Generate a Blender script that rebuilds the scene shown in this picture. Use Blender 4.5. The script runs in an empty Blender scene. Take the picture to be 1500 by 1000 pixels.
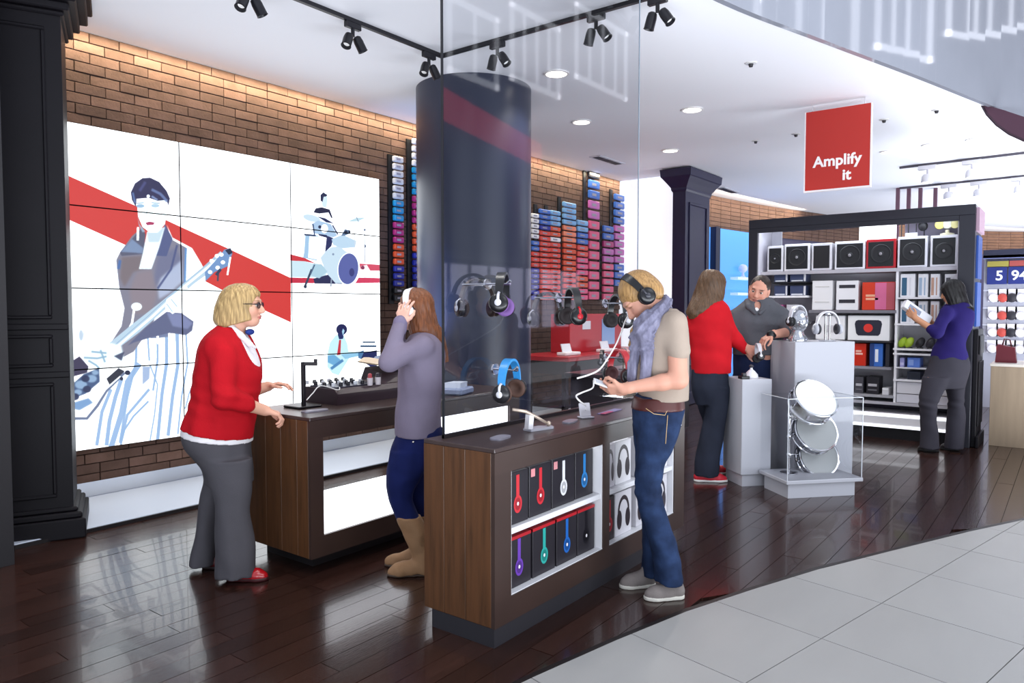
import bpy, bmesh, math, random
import numpy as np
from mathutils import Matrix, Vector
random.seed(7); rng = np.random.RandomState(7)
SC = bpy.context.scene; COL = SC.collection
# ---------------------------------------------------------------- camera, world, lights, exposure
F_PX, YAW, PITCH, CAM_H = 1076.7, math.radians(52.56), math.radians(-2.5946), 1.5
cd = bpy.data.cameras.new('camera'); cam = bpy.data.objects.new('camera', cd); COL.objects.link(cam)
cd.sensor_width = 36; cd.lens = F_PX*36/1500; cd.clip_end = 200; cd.clip_start = .05
cam.location = (0, 0, CAM_H); cam.rotation_euler = (math.pi/2+PITCH, 0, -YAW)
SC.camera = cam
vs = SC.view_settings; vs.view_transform = 'Standard'; vs.look = 'None'; vs.exposure = 0.14; vs.gamma = 1; vs.use_curve_mapping = False
SC.cycles.use_denoising = True
SC.cycles.max_bounces = 8; SC.cycles.transparent_max_bounces = 16; SC.cycles.sample_clamp_indirect = 6
W = bpy.data.worlds.new('world'); SC.world = W; W.use_nodes = True
W.node_tree.nodes['Background'].inputs[0].default_value = (.80, .87, 1, 1)
W.node_tree.nodes['Background'].inputs[1].default_value = .95
def area(name, loc, target, sx, sy, power, col=(1, 1, 1), spread=180):
    l = bpy.data.lights.new(name, 'AREA'); l.shape = 'RECTANGLE'; l.size = sx; l.size_y = sy; l.energy = power; l.color = col
    l.spread = math.radians(spread)
    o = bpy.data.objects.new(name, l); COL.objects.link(o); o.location = loc
    o.rotation_euler = (Vector(target)-Vector(loc)).to_track_quat('-Z', 'Y').to_euler(); return o
# unseen fill lamps added on the mall side, cove strip along the brick wall
area('added_overhead_fill', (3.5, -6, 9), (4.5, 3, .5), 9, 6, 420, (.93, .96, 1))  # overhead fill added behind the camera for soft light into the store
area('added_upright_fill', (3.0, -9, 1.2), (6, 5, 3.2), 18, 3.4, 320, (.90, .94, 1))  # unseen upright fill added to brighten ceiling and front faces
area('added_ceiling_fill', (1.0, -1.0, .03), (1.1, -.8, 4), 11, 1.0, 950, (.87, .925, 1))  # upward fill added low, out of view, to brighten the left ceiling
area('added_ceiling_fill', (15.5, -1.0, .03), (15.5, -.95, 4), 15, 1.0, 1200, (.87, .925, 1))  # second added upward fill, for the ceiling on the right
area('cove_strip', (6.3, 5.985, 3.6), (6.3, 6.15, 3.3), 9.2, .03, 75, (1, .86, .60), 150)
# ---------------------------------------------------------------- pixel -> world
fwv = np.array([math.cos(PITCH)*math.sin(YAW), math.cos(PITCH)*math.cos(YAW), math.sin(PITCH)])
rtv = np.array([math.cos(YAW), -math.sin(YAW), 0.]); upv = np.cross(rtv, fwv)
CAMP = np.array([0, 0, CAM_H])
FWD = np.array([math.sin(YAW), math.cos(YAW), 0.])      # horizontal view direction
def at(px, py, X=None, Y=None, z=None, d=None):
    r = fwv*F_PX + rtv*(px-750) - upv*(py-500)
    if X is not None: t = X/r[0]
    elif Y is not None: t = Y/r[1]
    elif z is not None: t = (z-CAM_H)/r[2]
    else: t = d/F_PX
    return CAMP + r*t
def depth(P): return float((np.asarray(P)-CAMP) @ fwv)
# ---------------------------------------------------------------- materials
def lin(c): return c/12.92 if c <= .04045 else ((c+.055)/1.055)**2.4
def rgb(h):
    if isinstance(h, (tuple, list)): return tuple(h)
    h = h.lstrip('#'); return tuple(lin(int(h[i:i+2], 16)/255) for i in (0, 2, 4))
MATS = {}
def mat(name, col='#808080', rough=.5, metal=0, emit=None, es=0, var=0, vs_=6, stretch=(1, 1, 1), bump=0, bs=60, coat=0, trans=0,
        objrand=0, objcol=False, vcol=None, spec=.5, ior=1.45, alpha=1, col2=None):
    if name in MATS: return MATS[name]
    m = bpy.data.materials.new(name); m.use_nodes = True; MATS[name] = m
    nt = m.node_tree; N = nt.nodes; L = nt.links; b = N['Principled BSDF']
    def S(k, v): b.inputs[k].default_value = v
    c = rgb(col); S('Base Color', (*c, 1)); S('Roughness', rough); S('Metallic', metal); S('Coat Weight', coat)
    S('Transmission Weight', trans); S('IOR', ior); S('Specular IOR Level', spec); S('Alpha', alpha)
    if emit: S('Emission Color', (*rgb(emit), 1)); S('Emission Strength', es)
    src = None
    if objcol: src = N.new('ShaderNodeObjectInfo').outputs['Color']
    if vcol: a = N.new('ShaderNodeAttribute'); a.attribute_name = vcol; src = a.outputs['Color']
    if var or bump:
        tc = N.new('ShaderNodeTexCoord'); mp = N.new('ShaderNodeMapping'); mp.inputs['Scale'].default_value = stretch
        L.new(tc.outputs['Object'], mp.inputs['Vector'])
        oi = N.new('ShaderNodeObjectInfo'); ad = N.new('ShaderNodeVectorMath'); ad.operation = 'ADD'
        sc = N.new('ShaderNodeMath'); sc.operation = 'MULTIPLY'; sc.inputs[1].default_value = 37.
        L.new(oi.outputs['Random'], sc.inputs[0]); L.new(mp.outputs[0], ad.inputs[0]); L.new(sc.outputs[0], ad.inputs[1]); vec = ad.outputs[0]
    if var:
        nz = N.new('ShaderNodeTexNoise'); nz.inputs['Scale'].default_value = vs_; nz.inputs['Detail'].default_value = 5
        L.new(vec, nz.inputs['Vector'])
        mr = N.new('ShaderNodeMapRange'); mr.inputs[1].default_value = .3; mr.inputs[2].default_value = .7
        mr.inputs[3].default_value = 1-var; mr.inputs[4].default_value = 1+var
        L.new(nz.outputs['Fac'], mr.inputs[0])
        if col2:
            mx = N.new('ShaderNodeMix'); mx.data_type = 'RGBA'; mx.inputs['A'].default_value = (*c, 1); mx.inputs['B'].default_value = (*rgb(col2), 1)
            L.new(nz.outputs['Fac'], mx.inputs['Factor']); src = mx.outputs['Result']
        mu = N.new('ShaderNodeMix'); mu.data_type = 'RGBA'; mu.blend_type = 'MULTIPLY'; mu.inputs['Factor'].default_value = 1
        if src: L.new(src, mu.inputs['A'])
        else: mu.inputs['A'].default_value = (*c, 1)
        L.new(mr.outputs[0], mu.inputs['B']); src = mu.outputs['Result']
    if objrand:
        oi = N.new('ShaderNodeObjectInfo'); mr = N.new('ShaderNodeMapRange'); mr.inputs[3].default_value = 1-objrand; mr.inputs[4].default_value = 1+objrand
        L.new(oi.outputs['Random'], mr.inputs[0])
        mu = N.new('ShaderNodeMix'); mu.data_type = 'RGBA'; mu.blend_type = 'MULTIPLY'; mu.inputs['Factor'].default_value = 1
        if src: L.new(src, mu.inputs['A'])
        else: mu.inputs['A'].default_value = (*c, 1)
        L.new(mr.outputs[0], mu.inputs['B']); src = mu.outputs['Result']
    if src: L.new(src, b.inputs['Base Color'])
    if bump:
        n2 = N.new('ShaderNodeTexNoise'); n2.inputs['Scale'].default_value = bs; n2.inputs['Detail'].default_value = 3; L.new(vec, n2.inputs['Vector'])
        bp = N.new('ShaderNodeBump'); bp.inputs['Strength'].default_value = bump; bp.inputs['Distance'].default_value = .01
        L.new(n2.outputs['Fac'], bp.inputs['Height']); L.new(bp.outputs[0], b.inputs['Normal'])
    return m
def P(h, rough=.5, **k):          # plain painted or plastic colour
    return mat('paint_%s_%d_%s' % (str(h).strip('#'), int(rough*100), '_'.join(f'{a}{b}' for a, b in k.items())), h, rough, **k)
# ---------------------------------------------------------------- mesh builder
class MB:
    def __init__(s): s.v = []; s.f = []; s.mi = []; s.M = Matrix(); s.m = 0
    def add(s, vs, fs):
        n = len(s.v); M = s.M
        s.v += [tuple(M @ Vector(v)) for v in vs]; s.f += [tuple(i+n for i in f) for f in fs]; s.mi += [s.m]*len(fs); return s
    def box(s, x0, x1, y0, y1, z0, z1, b=0):
        if b:
            b = min(b, (x1-x0)*.45, (y1-y0)*.45, (z1-z0)*.45); pts = []; idx = {}
            for ax in range(3):
                for sx in (0, 1):
                    for sy in (0, 1):
                        for sz in (0, 1):
                            c = [x0 if not sx else x1, y0 if not sy else y1, z0 if not sz else z1]; sg = [1-2*sx, 1-2*sy, 1-2*sz]
                            p = [c[k]+(0 if k == ax else b*sg[k]) for k in range(3)]; idx[(ax, sx, sy, sz)] = len(pts); pts.append(p)
            fs = []
            for ax in range(3):
                o = [k for k in range(3) if k != ax]
                for e in (0, 1):
                    q = []
                    for (p_, r_) in ((0, 0), (1, 0), (1, 1), (0, 1)):
                        k = [0, 0, 0]; k[ax] = e; k[o[0]] = p_; k[o[1]] = r_; q.append(idx[(ax, *k)])
                    fs.append(q if (e == 1) ^ (ax == 1) else q[::-1])
            for ax in range(3):          # edges along axis ax
                o = [k for k in range(3) if k != ax]
                for p_ in (0, 1):
                    for r_ in (0, 1):
                        def K(a, e):
                            k = [0, 0, 0]; k[ax] = e; k[o[0]] = p_; k[o[1]] = r_; return idx[(a, *k)]
                        q = [K(o[0], 0), K(o[0], 1), K(o[1], 1), K(o[1], 0)]
                        fs.append(q if (p_ ^ r_ ^ (ax == 1)) == 0 else q[::-1])
            for sx in (0, 1):
                for sy in (0, 1):
                    for sz in (0, 1):
                        q = [idx[(a, sx, sy, sz)] for a in range(3)]; fs.append(q if (sx+sy+sz) % 2 else q[::-1])
            return s.add(pts, fs)
        v = [(x0, y0, z0), (x1, y0, z0), (x1, y1, z0), (x0, y1, z0), (x0, y0, z1), (x1, y0, z1), (x1, y1, z1), (x0, y1, z1)]
        return s.add(v, [(0, 3, 2, 1), (4, 5, 6, 7), (0, 1, 5, 4), (1, 2, 6, 5), (2, 3, 7, 6), (3, 0, 4, 7)])
    def cbox(s, c, sx, sy, sz, b=0): return s.box(c[0]-sx/2, c[0]+sx/2, c[1]-sy/2, c[1]+sy/2, c[2]-sz/2, c[2]+sz/2, b)
    def tube(s, pts, r, n=8, cap=True):
        pts = [Vector(p) for p in pts]; rs = r if isinstance(r, (list, tuple)) else [r]*len(pts)
        V = []; Fc = []; prev = None
        for i, p in enumerate(pts):
            t = (pts[min(i+1, len(pts)-1)]-pts[max(i-1, 0)]).normalized()
            if prev is None: u = t.orthogonal().normalized()
            else: u = (prev-t*prev.dot(t)).normalized()
            prev = u; w = t.cross(u)
            for k in range(n):
                a = 2*math.pi*k/n; V.append(p+(u*math.cos(a)+w*math.sin(a))*rs[i])
        for i in range(len(pts)-1):
            for k in range(n): Fc.append((i*n+k, i*n+(k+1) % n, (i+1)*n+(k+1) % n, (i+1)*n+k))
        if cap: Fc += [tuple(range(n))[::-1], tuple((len(pts)-1)*n+k for k in range(n))]
        return s.add(V, Fc)
    def cyl(s, a, b, r, r2=None, n=16): return s.tube([a, b], [r, r if r2 is None else r2], n)
    def lathe(s, prof, n=24, axis=None, o=(0, 0, 0), cap=True):      # profile (r, h) about axis through o
        ax = Vector(axis or (0, 0, 1)).normalized(); u = ax.orthogonal().normalized(); w = ax.cross(u); o = Vector(o); V = []; Fc = []
        for r, h in prof:
            for k in range(n):
                a = 2*math.pi*k/n; V.append(o+ax*h+(u*math.cos(a)+w*math.sin(a))*max(r, 1e-4))
        for i in range(len(prof)-1):
            for k in range(n): Fc.append((i*n+k, i*n+(k+1) % n, (i+1)*n+(k+1) % n, (i+1)*n+k))
        if cap: Fc += [tuple(range(n))[::-1], tuple((len(prof)-1)*n+k for k in range(n))]
        else: Fc += [((len(prof)-1)*n+k, (len(prof)-1)*n+(k+1) % n, (k+1) % n, k) for k in range(n)]
        return s.add(V, Fc)
    def ell(s, c, rx, ry, rz, n=16, m=10):
        V = []; Fc = []
        for i in range(m+1):
            p = math.pi*i/m
            for k in range(n):
                a = 2*math.pi*k/n; V.append((c[0]+rx*math.sin(p)*math.cos(a), c[1]+ry*math.sin(p)*math.sin(a), c[2]-rz*math.cos(p)))
        for i in range(m):
            for k in range(n): Fc.append((i*n+k, i*n+(k+1) % n, (i+1)*n+(k+1) % n, (i+1)*n+k))
        return s.add(V, Fc)
    def prism(s, poly, d):          # polygon (3-D points) extruded by vector d
        n = len(poly); V = [Vector(p) for p in poly]+[Vector(p)+Vector(d) for p in poly]
        nrm = sum(((V[i]-V[0]).cross(V[(i+1) % n]-V[0]) for i in range(n)), Vector()); fl = nrm.dot(Vector(d)) > 0
        Fc = [tuple(range(n)), tuple(range(2*n-1, n-1, -1))]+[(i, i+n, (i+1) % n+n, (i+1) % n) for i in range(n)]
        if fl: Fc = [f[::-1] for f in Fc]
        return s.add(V, Fc)
    def build(s, name, m, parent=None, smooth=False, uv=None, auto=None):
        off = Vector()
        q = parent
        while q: off += q.location; q = q.parent
        me = bpy.data.meshes.new(name); me.from_pydata([(v[0]-off.x, v[1]-off.y, v[2]-off.z) for v in s.v], [], s.f)
        for k in (m if isinstance(m, (list, tuple)) else [m]): me.materials.append(k)
        if isinstance(m, (list, tuple)): me.polygons.foreach_set('material_index', s.mi)
        if smooth: me.shade_smooth()
        me.update()
        if smooth and auto: me.set_sharp_from_angle(angle=math.radians(auto))
        o = bpy.data.objects.new(name, me); COL.objects.link(o)
        if parent: o.parent = parent
        return o
def tag(o, label=None, cat=None, group=None, kind=None):
    if label: o['label'] = label
    if cat: o['category'] = cat
    if group: o['group'] = group
    if kind: o['kind'] = kind
    return o
def thing(name, label, cat, loc=(0, 0, 0), group=None):
    o = bpy.data.objects.new(name, None); COL.objects.link(o); o.location = tuple(loc); o.empty_display_size = .1
    return tag(o, label, cat, group)
def dup(o, delta=(0, 0, 0), label=None, group=None, parent=None):
    c = o.copy(); COL.objects.link(c)
    if parent is None: c.location = Vector(o.location)+Vector(delta)
    else: c.parent = parent
    if label: c['label'] = label
    if group: c['group'] = group
    for ch in list(o.children): dup(ch, parent=c)
    return c
def bx(name, m, parent, *a, b=0): return MB().box(*a, b=b).build(name, m, parent)
def basis(o, x, y, z):            # matrix with given axes
    M = Matrix.Identity(4)
    for i, a in enumerate((x, y, z)):
        for k in range(3): M[k][i] = a[k]
    for k in range(3): M[k][3] = o[k]
    return M

_up = bpy.data.lights.new('column_uplight', 'SPOT'); _up.energy = 260; _up.color = (.32, .52, 1); _up.spot_size = math.radians(42); _up.spot_blend = .9; _up.shadow_soft_size = .06
_uo = bpy.data.objects.new('column_uplight', _up); COL.objects.link(_uo); _uo.location = tuple(at(592, 600, d=5.9)); _uo.rotation_euler = (Vector((5.22, 5.12, 1.95))-_uo.location).to_track_quat('-Z', 'Y').to_euler()
# ================================================================ SETTING
CEIL, WALLY = 3.62, 6.10
ST = dict(kind='structure')
def struct(o): o['kind'] = 'structure'; return o
EDGE = [(-4, 2.05), (0., 1.98), (1.6, 1.86), (2.4, 1.72), (2.88, 1.62), (3.37, 1.50), (3.85, 1.34), (4.42, 1.13), (4.98, .88), (5.66, .58), (6.39, .22), (7.2, -.25), (8.2, -.95), (9.4, -1.9), (11, -3.4)]
EX = [e[0] for e in EDGE]; EY = [e[1] for e in EDGE]
M_PLANK = mat('dark_oak_plank', '#301d18', .2, var=.28, vs_=5, stretch=(1.2, 14, 1), objrand=.26, bump=.05, bs=14, coat=.2)
M_TILE = mat('pale_stone_tile', '#a09f9d', .42, var=.035, vs_=1.6, stretch=(1, 3, 1), objrand=.02)
M_CEIL = mat('white_ceiling_paint', '#e9e9ee', .75)
M_BLACKW = mat('black_painted_wood', '#141217', .5, var=.08, vs_=3, bump=.03, spec=.22)
M_NAVY = mat('navy_painted_wood', '#25223f', .4, var=.06)
# ---- floor: sub-slab, planks, tiles
floor = struct(bx('floor', P('#1d100c', .8), None, -4, 27, -4, 7, -.12, -.018))
def eyc(x): return float(np.interp(x, EX, EY))
def exc(y): return float(np.interp(-y, [-v for v in EY], EX))
cand = []
PW = .125
for r in range(-28, 49):
    y0 = r*PW; y1 = y0+PW-.003; x = -1.5+((r*.77) % 1.5)
    while x < 26:
        L = 1.15+.5*(((r*7+int(x*10)) % 10)/10); xa, xb = x, x+L-.003; x += L
        if y0 > 6.1: continue
        e0, e1 = exc(y0)+.02, exc(y1)+.02
        if xb < max(e0, e1): continue
        q = [(max(xa, e0), y0), (xb, y0), (xb, y1), (max(xa, e1), y1)]
        c = ((q[0][0]+q[1][0])/2, (y0+y1)/2)
        if c[1] > 5.2 and c[0] < 6: continue
        d = depth((c[0], c[1], 0)); lat = np.dot(np.array([c[0], c[1], 0]), rtv)
        vis = d > 1.2 and abs(lat/d) < .78 and (CAM_H/d*F_PX < 620) and not (c[1] > 5.3)
        cand.append((d if vis else d+100, q))
cand.sort(key=lambda t: t[0])
rest = MB()
def plank(mb, q, zt=0.0, zb=-.02, b=.002):
    mb.add([(x, y, zb) for x, y in q]+[(x, y, zt) for x, y in q], [(4, 5, 6, 7), (0, 1, 5, 4), (1, 2, 6, 5), (2, 3, 7, 6), (3, 0, 4, 7)])
for i, (_, q) in enumerate(cand):
    if i < 296: mb = MB(); plank(mb, q, random.uniform(-.0006, .0006)); mb.build('plank', M_PLANK, floor)
    else: plank(rest, q)
tag(rest.build('distant_planks', M_PLANK, floor), kind='stuff')
# tiles
ta = math.radians(-12.4); U = np.array([math.cos(ta), math.sin(ta)]); V2 = np.array([-math.sin(ta), math.cos(ta)]); T0 = np.array([3.455, .875]); TS = .622
def clip(poly, p, n):
    out = []
    for i in range(len(poly)):
        a, b = poly[i], poly[(i+1) % len(poly)]; da = np.dot(np.subtract(a, p), n); db = np.dot(np.subtract(b, p), n)
        if da >= 0: out.append(a)
        if da*db < 0: t = da/(da-db); out.append(tuple(np.add(a, np.multiply(np.subtract(b, a), t))))
    return out
for i in range(-6, 12):
    for j in range(-3, 4):
        g = .0022
        c = [T0+U*TS*(i+a)+V2*TS*(j+b) for a, b in ((0, 0), (1, 0), (1, 1), (0, 1))]
        c[0] = c[0]+U*g+V2*g; c[1] = c[1]-U*g+V2*g; c[2] = c[2]-U*g-V2*g; c[3] = c[3]+U*g-V2*g
        poly = [tuple(p) for p in c]
        m = np.mean(poly, axis=0)
        dd = depth((m[0], m[1], 0))
        if dd < .9 or np.dot(np.array([m[0], m[1], 0]), rtv)/dd > 1.1: continue
        for k in range(len(EDGE)-1):
            a = np.array(EDGE[k]); b = np.array(EDGE[k+1]); n = np.array([(b-a)[1], -(b-a)[0]]); n = n/np.linalg.norm(n)
            poly = clip(poly, tuple(a+n*.014), n)
            if len(poly) < 3: break
        if len(poly) < 3: continue
        mb = MB(); mb.prism([(x, y, .001+random.uniform(0, .0004)) for x, y in poly], (0, 0, -.018)); mb.build('tile', M_TILE, floor)
# dark metal strip between wood and stone
mb = MB()
for k in range(len(EDGE)-1):
    (a, b), (c, d) = EDGE[k], EDGE[k+1]; n = np.array([d-b, a-c]); n = n/np.linalg.norm(n)*.013
    mb.prism([(a-n[0], b-n[1], .002), (c-n[0], d-n[1], .002), (c+n[0], d+n[1], .002), (a+n[0], b+n[1], .002)], (0, 0, -.02))
mb.build('edge_strip', P('#17100f', .4), floor)
# ---- ceiling
cp = [(-3, 2.35), (2, 2.35), (3.6, 2.22), (4.97, 2.0), (6.16, 1.66), (7.63, 1.22), (9.71, .62), (12, -.2), (15, -1.5), (27, -7.5), (27, 7), (-3, 7)]
ceiling = struct(MB().prism([(x, y, CEIL) for x, y in cp], (0, 0, .12)).build('ceiling', M_CEIL))
# curved glossy fascia above the store line
M_FASC = mat('glossy_white_fascia', '#8f929c', .04, coat=.3, var=.06, vs_=1.2)
def curve_pts(pts, n=10):
    out = []
    for i in range(len(pts)-1):
        p0, p1, p2, p3 = (np.array(pts[max(0, min(len(pts)-1, k))]) for k in (i-1, i, i+1, i+2))
        for t in np.linspace(0, 1, n, endpoint=False): out.append(.5*((2*p1)+(-p0+p2)*t+(2*p0-5*p1+4*p2-p3)*t*t+(-p0+3*p1-3*p2+p3)*t**3))
    out.append(np.array(pts[-1], float)); return out
fc = curve_pts(cp[:9], 6); mb = MB()
for a, b in zip(fc[:-1], fc[1:]):
    n = np.array([b[1]-a[1], a[0]-b[0]]); n = n/np.linalg.norm(n)*.04
    mb.add([(a[0]+n[0], a[1]+n[1], CEIL-.02), (b[0]+n[0], b[1]+n[1], CEIL-.02), (b[0]+n[0], b[1]+n[1], 6.2), (a[0]+n[0], a[1]+n[1], 6.2), (a[0]-n[0]*.2, a[1]-n[1]*.2, CEIL-.02), (b[0]-n[0]*.2, b[1]-n[1]*.2, CEIL-.02)], [(0, 1, 2, 3), (4, 5, 1, 0)])
struct(mb.build('trim_1', M_FASC, smooth=True, auto=40))
# ---- brick wall
M_BRICK = mat('aged_brick', '#6d5040', .85, var=.28, vs_=7, objrand=.24, bump=.35, bs=45, col2='#56413a')
M_MORT = mat('dark_mortar', '#2f231f', .95)
wall = struct(bx('wall_back', M_MORT, None, 1.6, 11.2, WALLY+.012, WALLY+.2, 0, CEIL))
bme = MB().box(0, 1, 0, 1, 0, 1).v
BL, BH = .225, .0795
def brick_mesh(L):
    o = MB().box(0, L-.006, -.010, .02, 0, BH-.007, b=.003); return o
_bm = {}
def brick(x, z, L, parent):
    k = round(L, 3)
    if k not in _bm:
        o = brick_mesh(L).build('brick', M_BRICK, None); _bm[k] = o.data; bpy.data.objects.remove(o)
    o = bpy.data.objects.new('brick', _bm[k]); COL.objects.link(o); o.parent = parent
    o.location = (x, WALLY+.004+random.uniform(-.003, .004), z); return o
rest = MB(); nb = 0
for r in range(46):
    z = CEIL-(r+1)*BH+.004
    if z < .1: continue
    x = 2.15+(r % 2)*BL/2; 
    while x < 10.9:
        L = BL*(1 if random.random() > .12 else 1.5); zz = z+BH
        vis = (x < 6.15 and zz > 2.9) or (x < 3.5 and zz < .46) or (5.55 < x < 6.1 and zz > 1.75) or (x > 8.1 and zz > 3.18)
        hid = (2.3 < x and x+L < 5.55 and .42 < z and zz < 2.88) or (6.6 < x < 7.9)
        if vis and nb < 300: brick(x, z, L, wall); nb += 1
        elif not hid: rest.box(x, x+L-.008, WALLY-.006, WALLY+.02, z, z+BH-.009)
        x += L
tag(rest.build('bricks_behind_displays', M_BRICK, wall), kind='stuff')
# mirror skirting and pale platform
struct(bx('baseboard_back', mat('brushed_mirror', '#c9ccd2', .12, 1), None, 1.6, 10.9, WALLY-.03, WALLY+.012, .03, .145))
plat = struct(MB().box(1.7, 10.9, 5.21, WALLY-.03, 0, .03, b=.004).build('trim_2', mat('pale_platform', '#c2cbdb', .35)))
struct(bx('trim_3', P('#120d10', .5), None, 1.7, 10.9, 5.195, 5.21, 0, .024))
struct(bx('wall_left', P('#1c1a1e', .6), None, 1.45, 1.6, 4.9, 6.3, 0, CEIL))
# white wall at the end of the bay, its brightness put in as emission
struct(bx('wall_far', mat('white_wall_added_glow', '#f4f6fb', .6, emit='#f2f5ff', es=.75), None, 10.95, 11.05, 4.96, WALLY+.2, 0, CEIL-.003))
# curved back wall of the next bay: brick band over blue display glass
cb = curve_pts([(11.25, 5.62), (13.3, 5.50), (15.1, 5.2), (16.8, 4.78), (20.0, 3.85), (23.3, 2.5), (24.9, 1.2), (25.4, -.5), (25.5, -3)], 5)
wf = MB(); bk = MB(); s = 0
for a, b in zip(cb[:-1], cb[1:]):
    wf.prism([(a[0], a[1], 0), (b[0], b[1], 0), (b[0]+.1, b[1]+.15, 0), (a[0]+.1, a[1]+.15, 0)], (0, 0, CEIL))
    L = np.linalg.norm(b-a); t = (b-a)/L; n = np.array([t[1], -t[0]])
    if n[0]+n[1] > 0 and n[0] > 0: n = -n
    k = max(1, int(L/.24))
    for r in range(8):
        for i in range(k):
            p = a+t*(L/k*i+(r % 2)*.0); q = a+t*(L/k*(i+1)-.01)
            z0 = CEIL-(r+1)*.079
            bk.prism([(p[0]+n[0]*.02, p[1]+n[1]*.02, z0), (q[0]+n[0]*.02, q[1]+n[1]*.02, z0), (q[0], q[1], z0), (p[0], p[1], z0)], (0, 0, .07))
wr = struct(wf.build('wall_right', P('#433f57', .7))); tag(bk.build('distant_bricks', M_BRICK, wr), kind='stuff')
# warm cove strips of the far wall
for (p, q) in (((11.4, 5.3), (16.5, 4.6)), ((19.5, 3.7), (24.9, .6))):
    mid = (np.array(p)+q)/2; t = np.subtract(q, p); L = float(np.hypot(*t)); n = np.array([-t[1], t[0]])/L
    if n[1] < 0: n = -n
    o = area('cove_strip', (mid[0], mid[1], 3.57), (mid[0]+n[0], mid[1]+n[1], 3.1), L, .05, 6*L, (1, .86, .66), 150)
    z_ = -(Vector((n[0], n[1], -.47)).normalized()); x_ = Vector((t[0], t[1], 0)).normalized(); y_ = z_.cross(x_)
    o.matrix_world = basis((mid[0], mid[1], 3.57), x_, y_, z_)
# ---- left pilaster (storefront column, angled)
pd = np.array([-.911, .411]); pn = np.array([-.411, -.911])
c0 = np.array([2.045, 5.20]); M_ = basis((c0[0], c0[1], 0), (pd[0], pd[1], 0), (-pn[0], -pn[1], 0), (0, 0, 1))
def pb(name, m, *a, b=0): mb = MB(); mb.M = M_; mb.box(*a, b=b); return mb
pil = struct(pb('', 0, 0.0, 2.6, 0, .5, 0, CEIL).build('trim_4', M_BLACKW))
mb = MB(); mb.M = M_; mb.box(-.07, 2.6, -.07, .55, 0, .13, b=.008); mb.box(-.05, 2.6, -.05, .53, .13, .17, b=.01); mb.box(-.025, 2.6, -.025, .52, .17, .2, b=.01); mb.build('plinth', M_BLACKW, pil)
mb = MB(); mb.M = M_
for k, (e, z0, z1) in enumerate(((.02, 3.36, 3.39), (.05, 3.39, 3.44), (.09, 3.44, 3.50), (.14, 3.50, 3.57), (.17, 3.57, CEIL))): mb.box(-e, 2.6, -e, .55, z0, z1, b=.008)
mb.build('cornice', M_BLACKW, pil)
for z0, z1 in ((.27, 1.02), (1.12, 1.33), (1.43, 3.28)):
    mb = MB(); mb.M = M_; x0, x1 = .09, 2.2; w = .022
    mb.box(x0, x1, -.016, .002, z0, z0+w, b=.006); mb.box(x0, x1, -.016, .002, z1-w, z1, b=.006); mb.box(x0, x0+w, -.016, .002, z0+w, z1-w, b=.006); mb.box(x1-w, x1, -.016, .002, z0+w, z1-w, b=.006)
    mb.build('panel_moulding', M_BLACKW, pil)
mb = MB(); mb.M = M_
mb.box(0, 2.6, -.012, .002, 1.05, 1.09, b=.005); mb.box(0, 2.6, -.012, .002, 1.36, 1.4, b=.005); mb.build('rail', M_BLACKW, pil)
# ---- far navy pilaster with flared capital
nx, ny, nw, nd = 10.5, 4.73, .92, .21
np_ = struct(MB().box(nx, nx+nw, ny, ny+nd, 0, 3.3).build('trim_5', M_NAVY))
mb = MB(); pr = [(.005, 3.27), (.02, 3.30), (.022, 3.33), (.07, 3.40), (.125, 3.475), (.14, 3.49), (.145, 3.56), (.15, 3.6)]
for e, z in pr: mb.v += [(nx-e, ny-e, z), (nx+nw+e, ny-e, z), (nx+nw+e, ny+nd+e, z), (nx-e, ny+nd+e, z)]
for i in range(len(pr)-1):
    for k in range(4): mb.f.append((i*4+k, i*4+(k+1) % 4, i*4+4+(k+1) % 4, i*4+4+k)); mb.mi.append(0)
mb.f.append((31, 30, 29, 28)); mb.mi.append(0)
mb.build('capital', M_NAVY, np_)
mb = MB()
for a in ((nx+.12, nx+nw-.12, .35, .39), (nx+.12, nx+nw-.12, 3.08, 3.12)): mb.box(a[0], a[1], ny-.02, ny, a[2], a[3], b=.006)
mb.box(nx+.12, nx+.155, ny-.02, ny, .39, 3.08, b=.006); mb.box(nx+nw-.155, nx+nw-.12, ny-.02, ny, .39, 3.08, b=.006); mb.build('panel_moulding', M_NAVY, np_)
MB().box(nx-.03, nx+nw+.03, ny-.03, ny+nd+.03, 0, .2, b=.01).build('plinth', M_NAVY, np_)
# ---- round dark column
colc = np.array([5.55, 4.72])
prof = [(.57, 0), (.57, .12), (.56, .125), (.56, CEIL-.001)]
column = struct(MB().lathe(prof, 64, o=(colc[0], colc[1], 0)).build('trim_6', mat('dark_satin_column', '#20263b', .34, spec=.7), smooth=True, auto=30))
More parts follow.
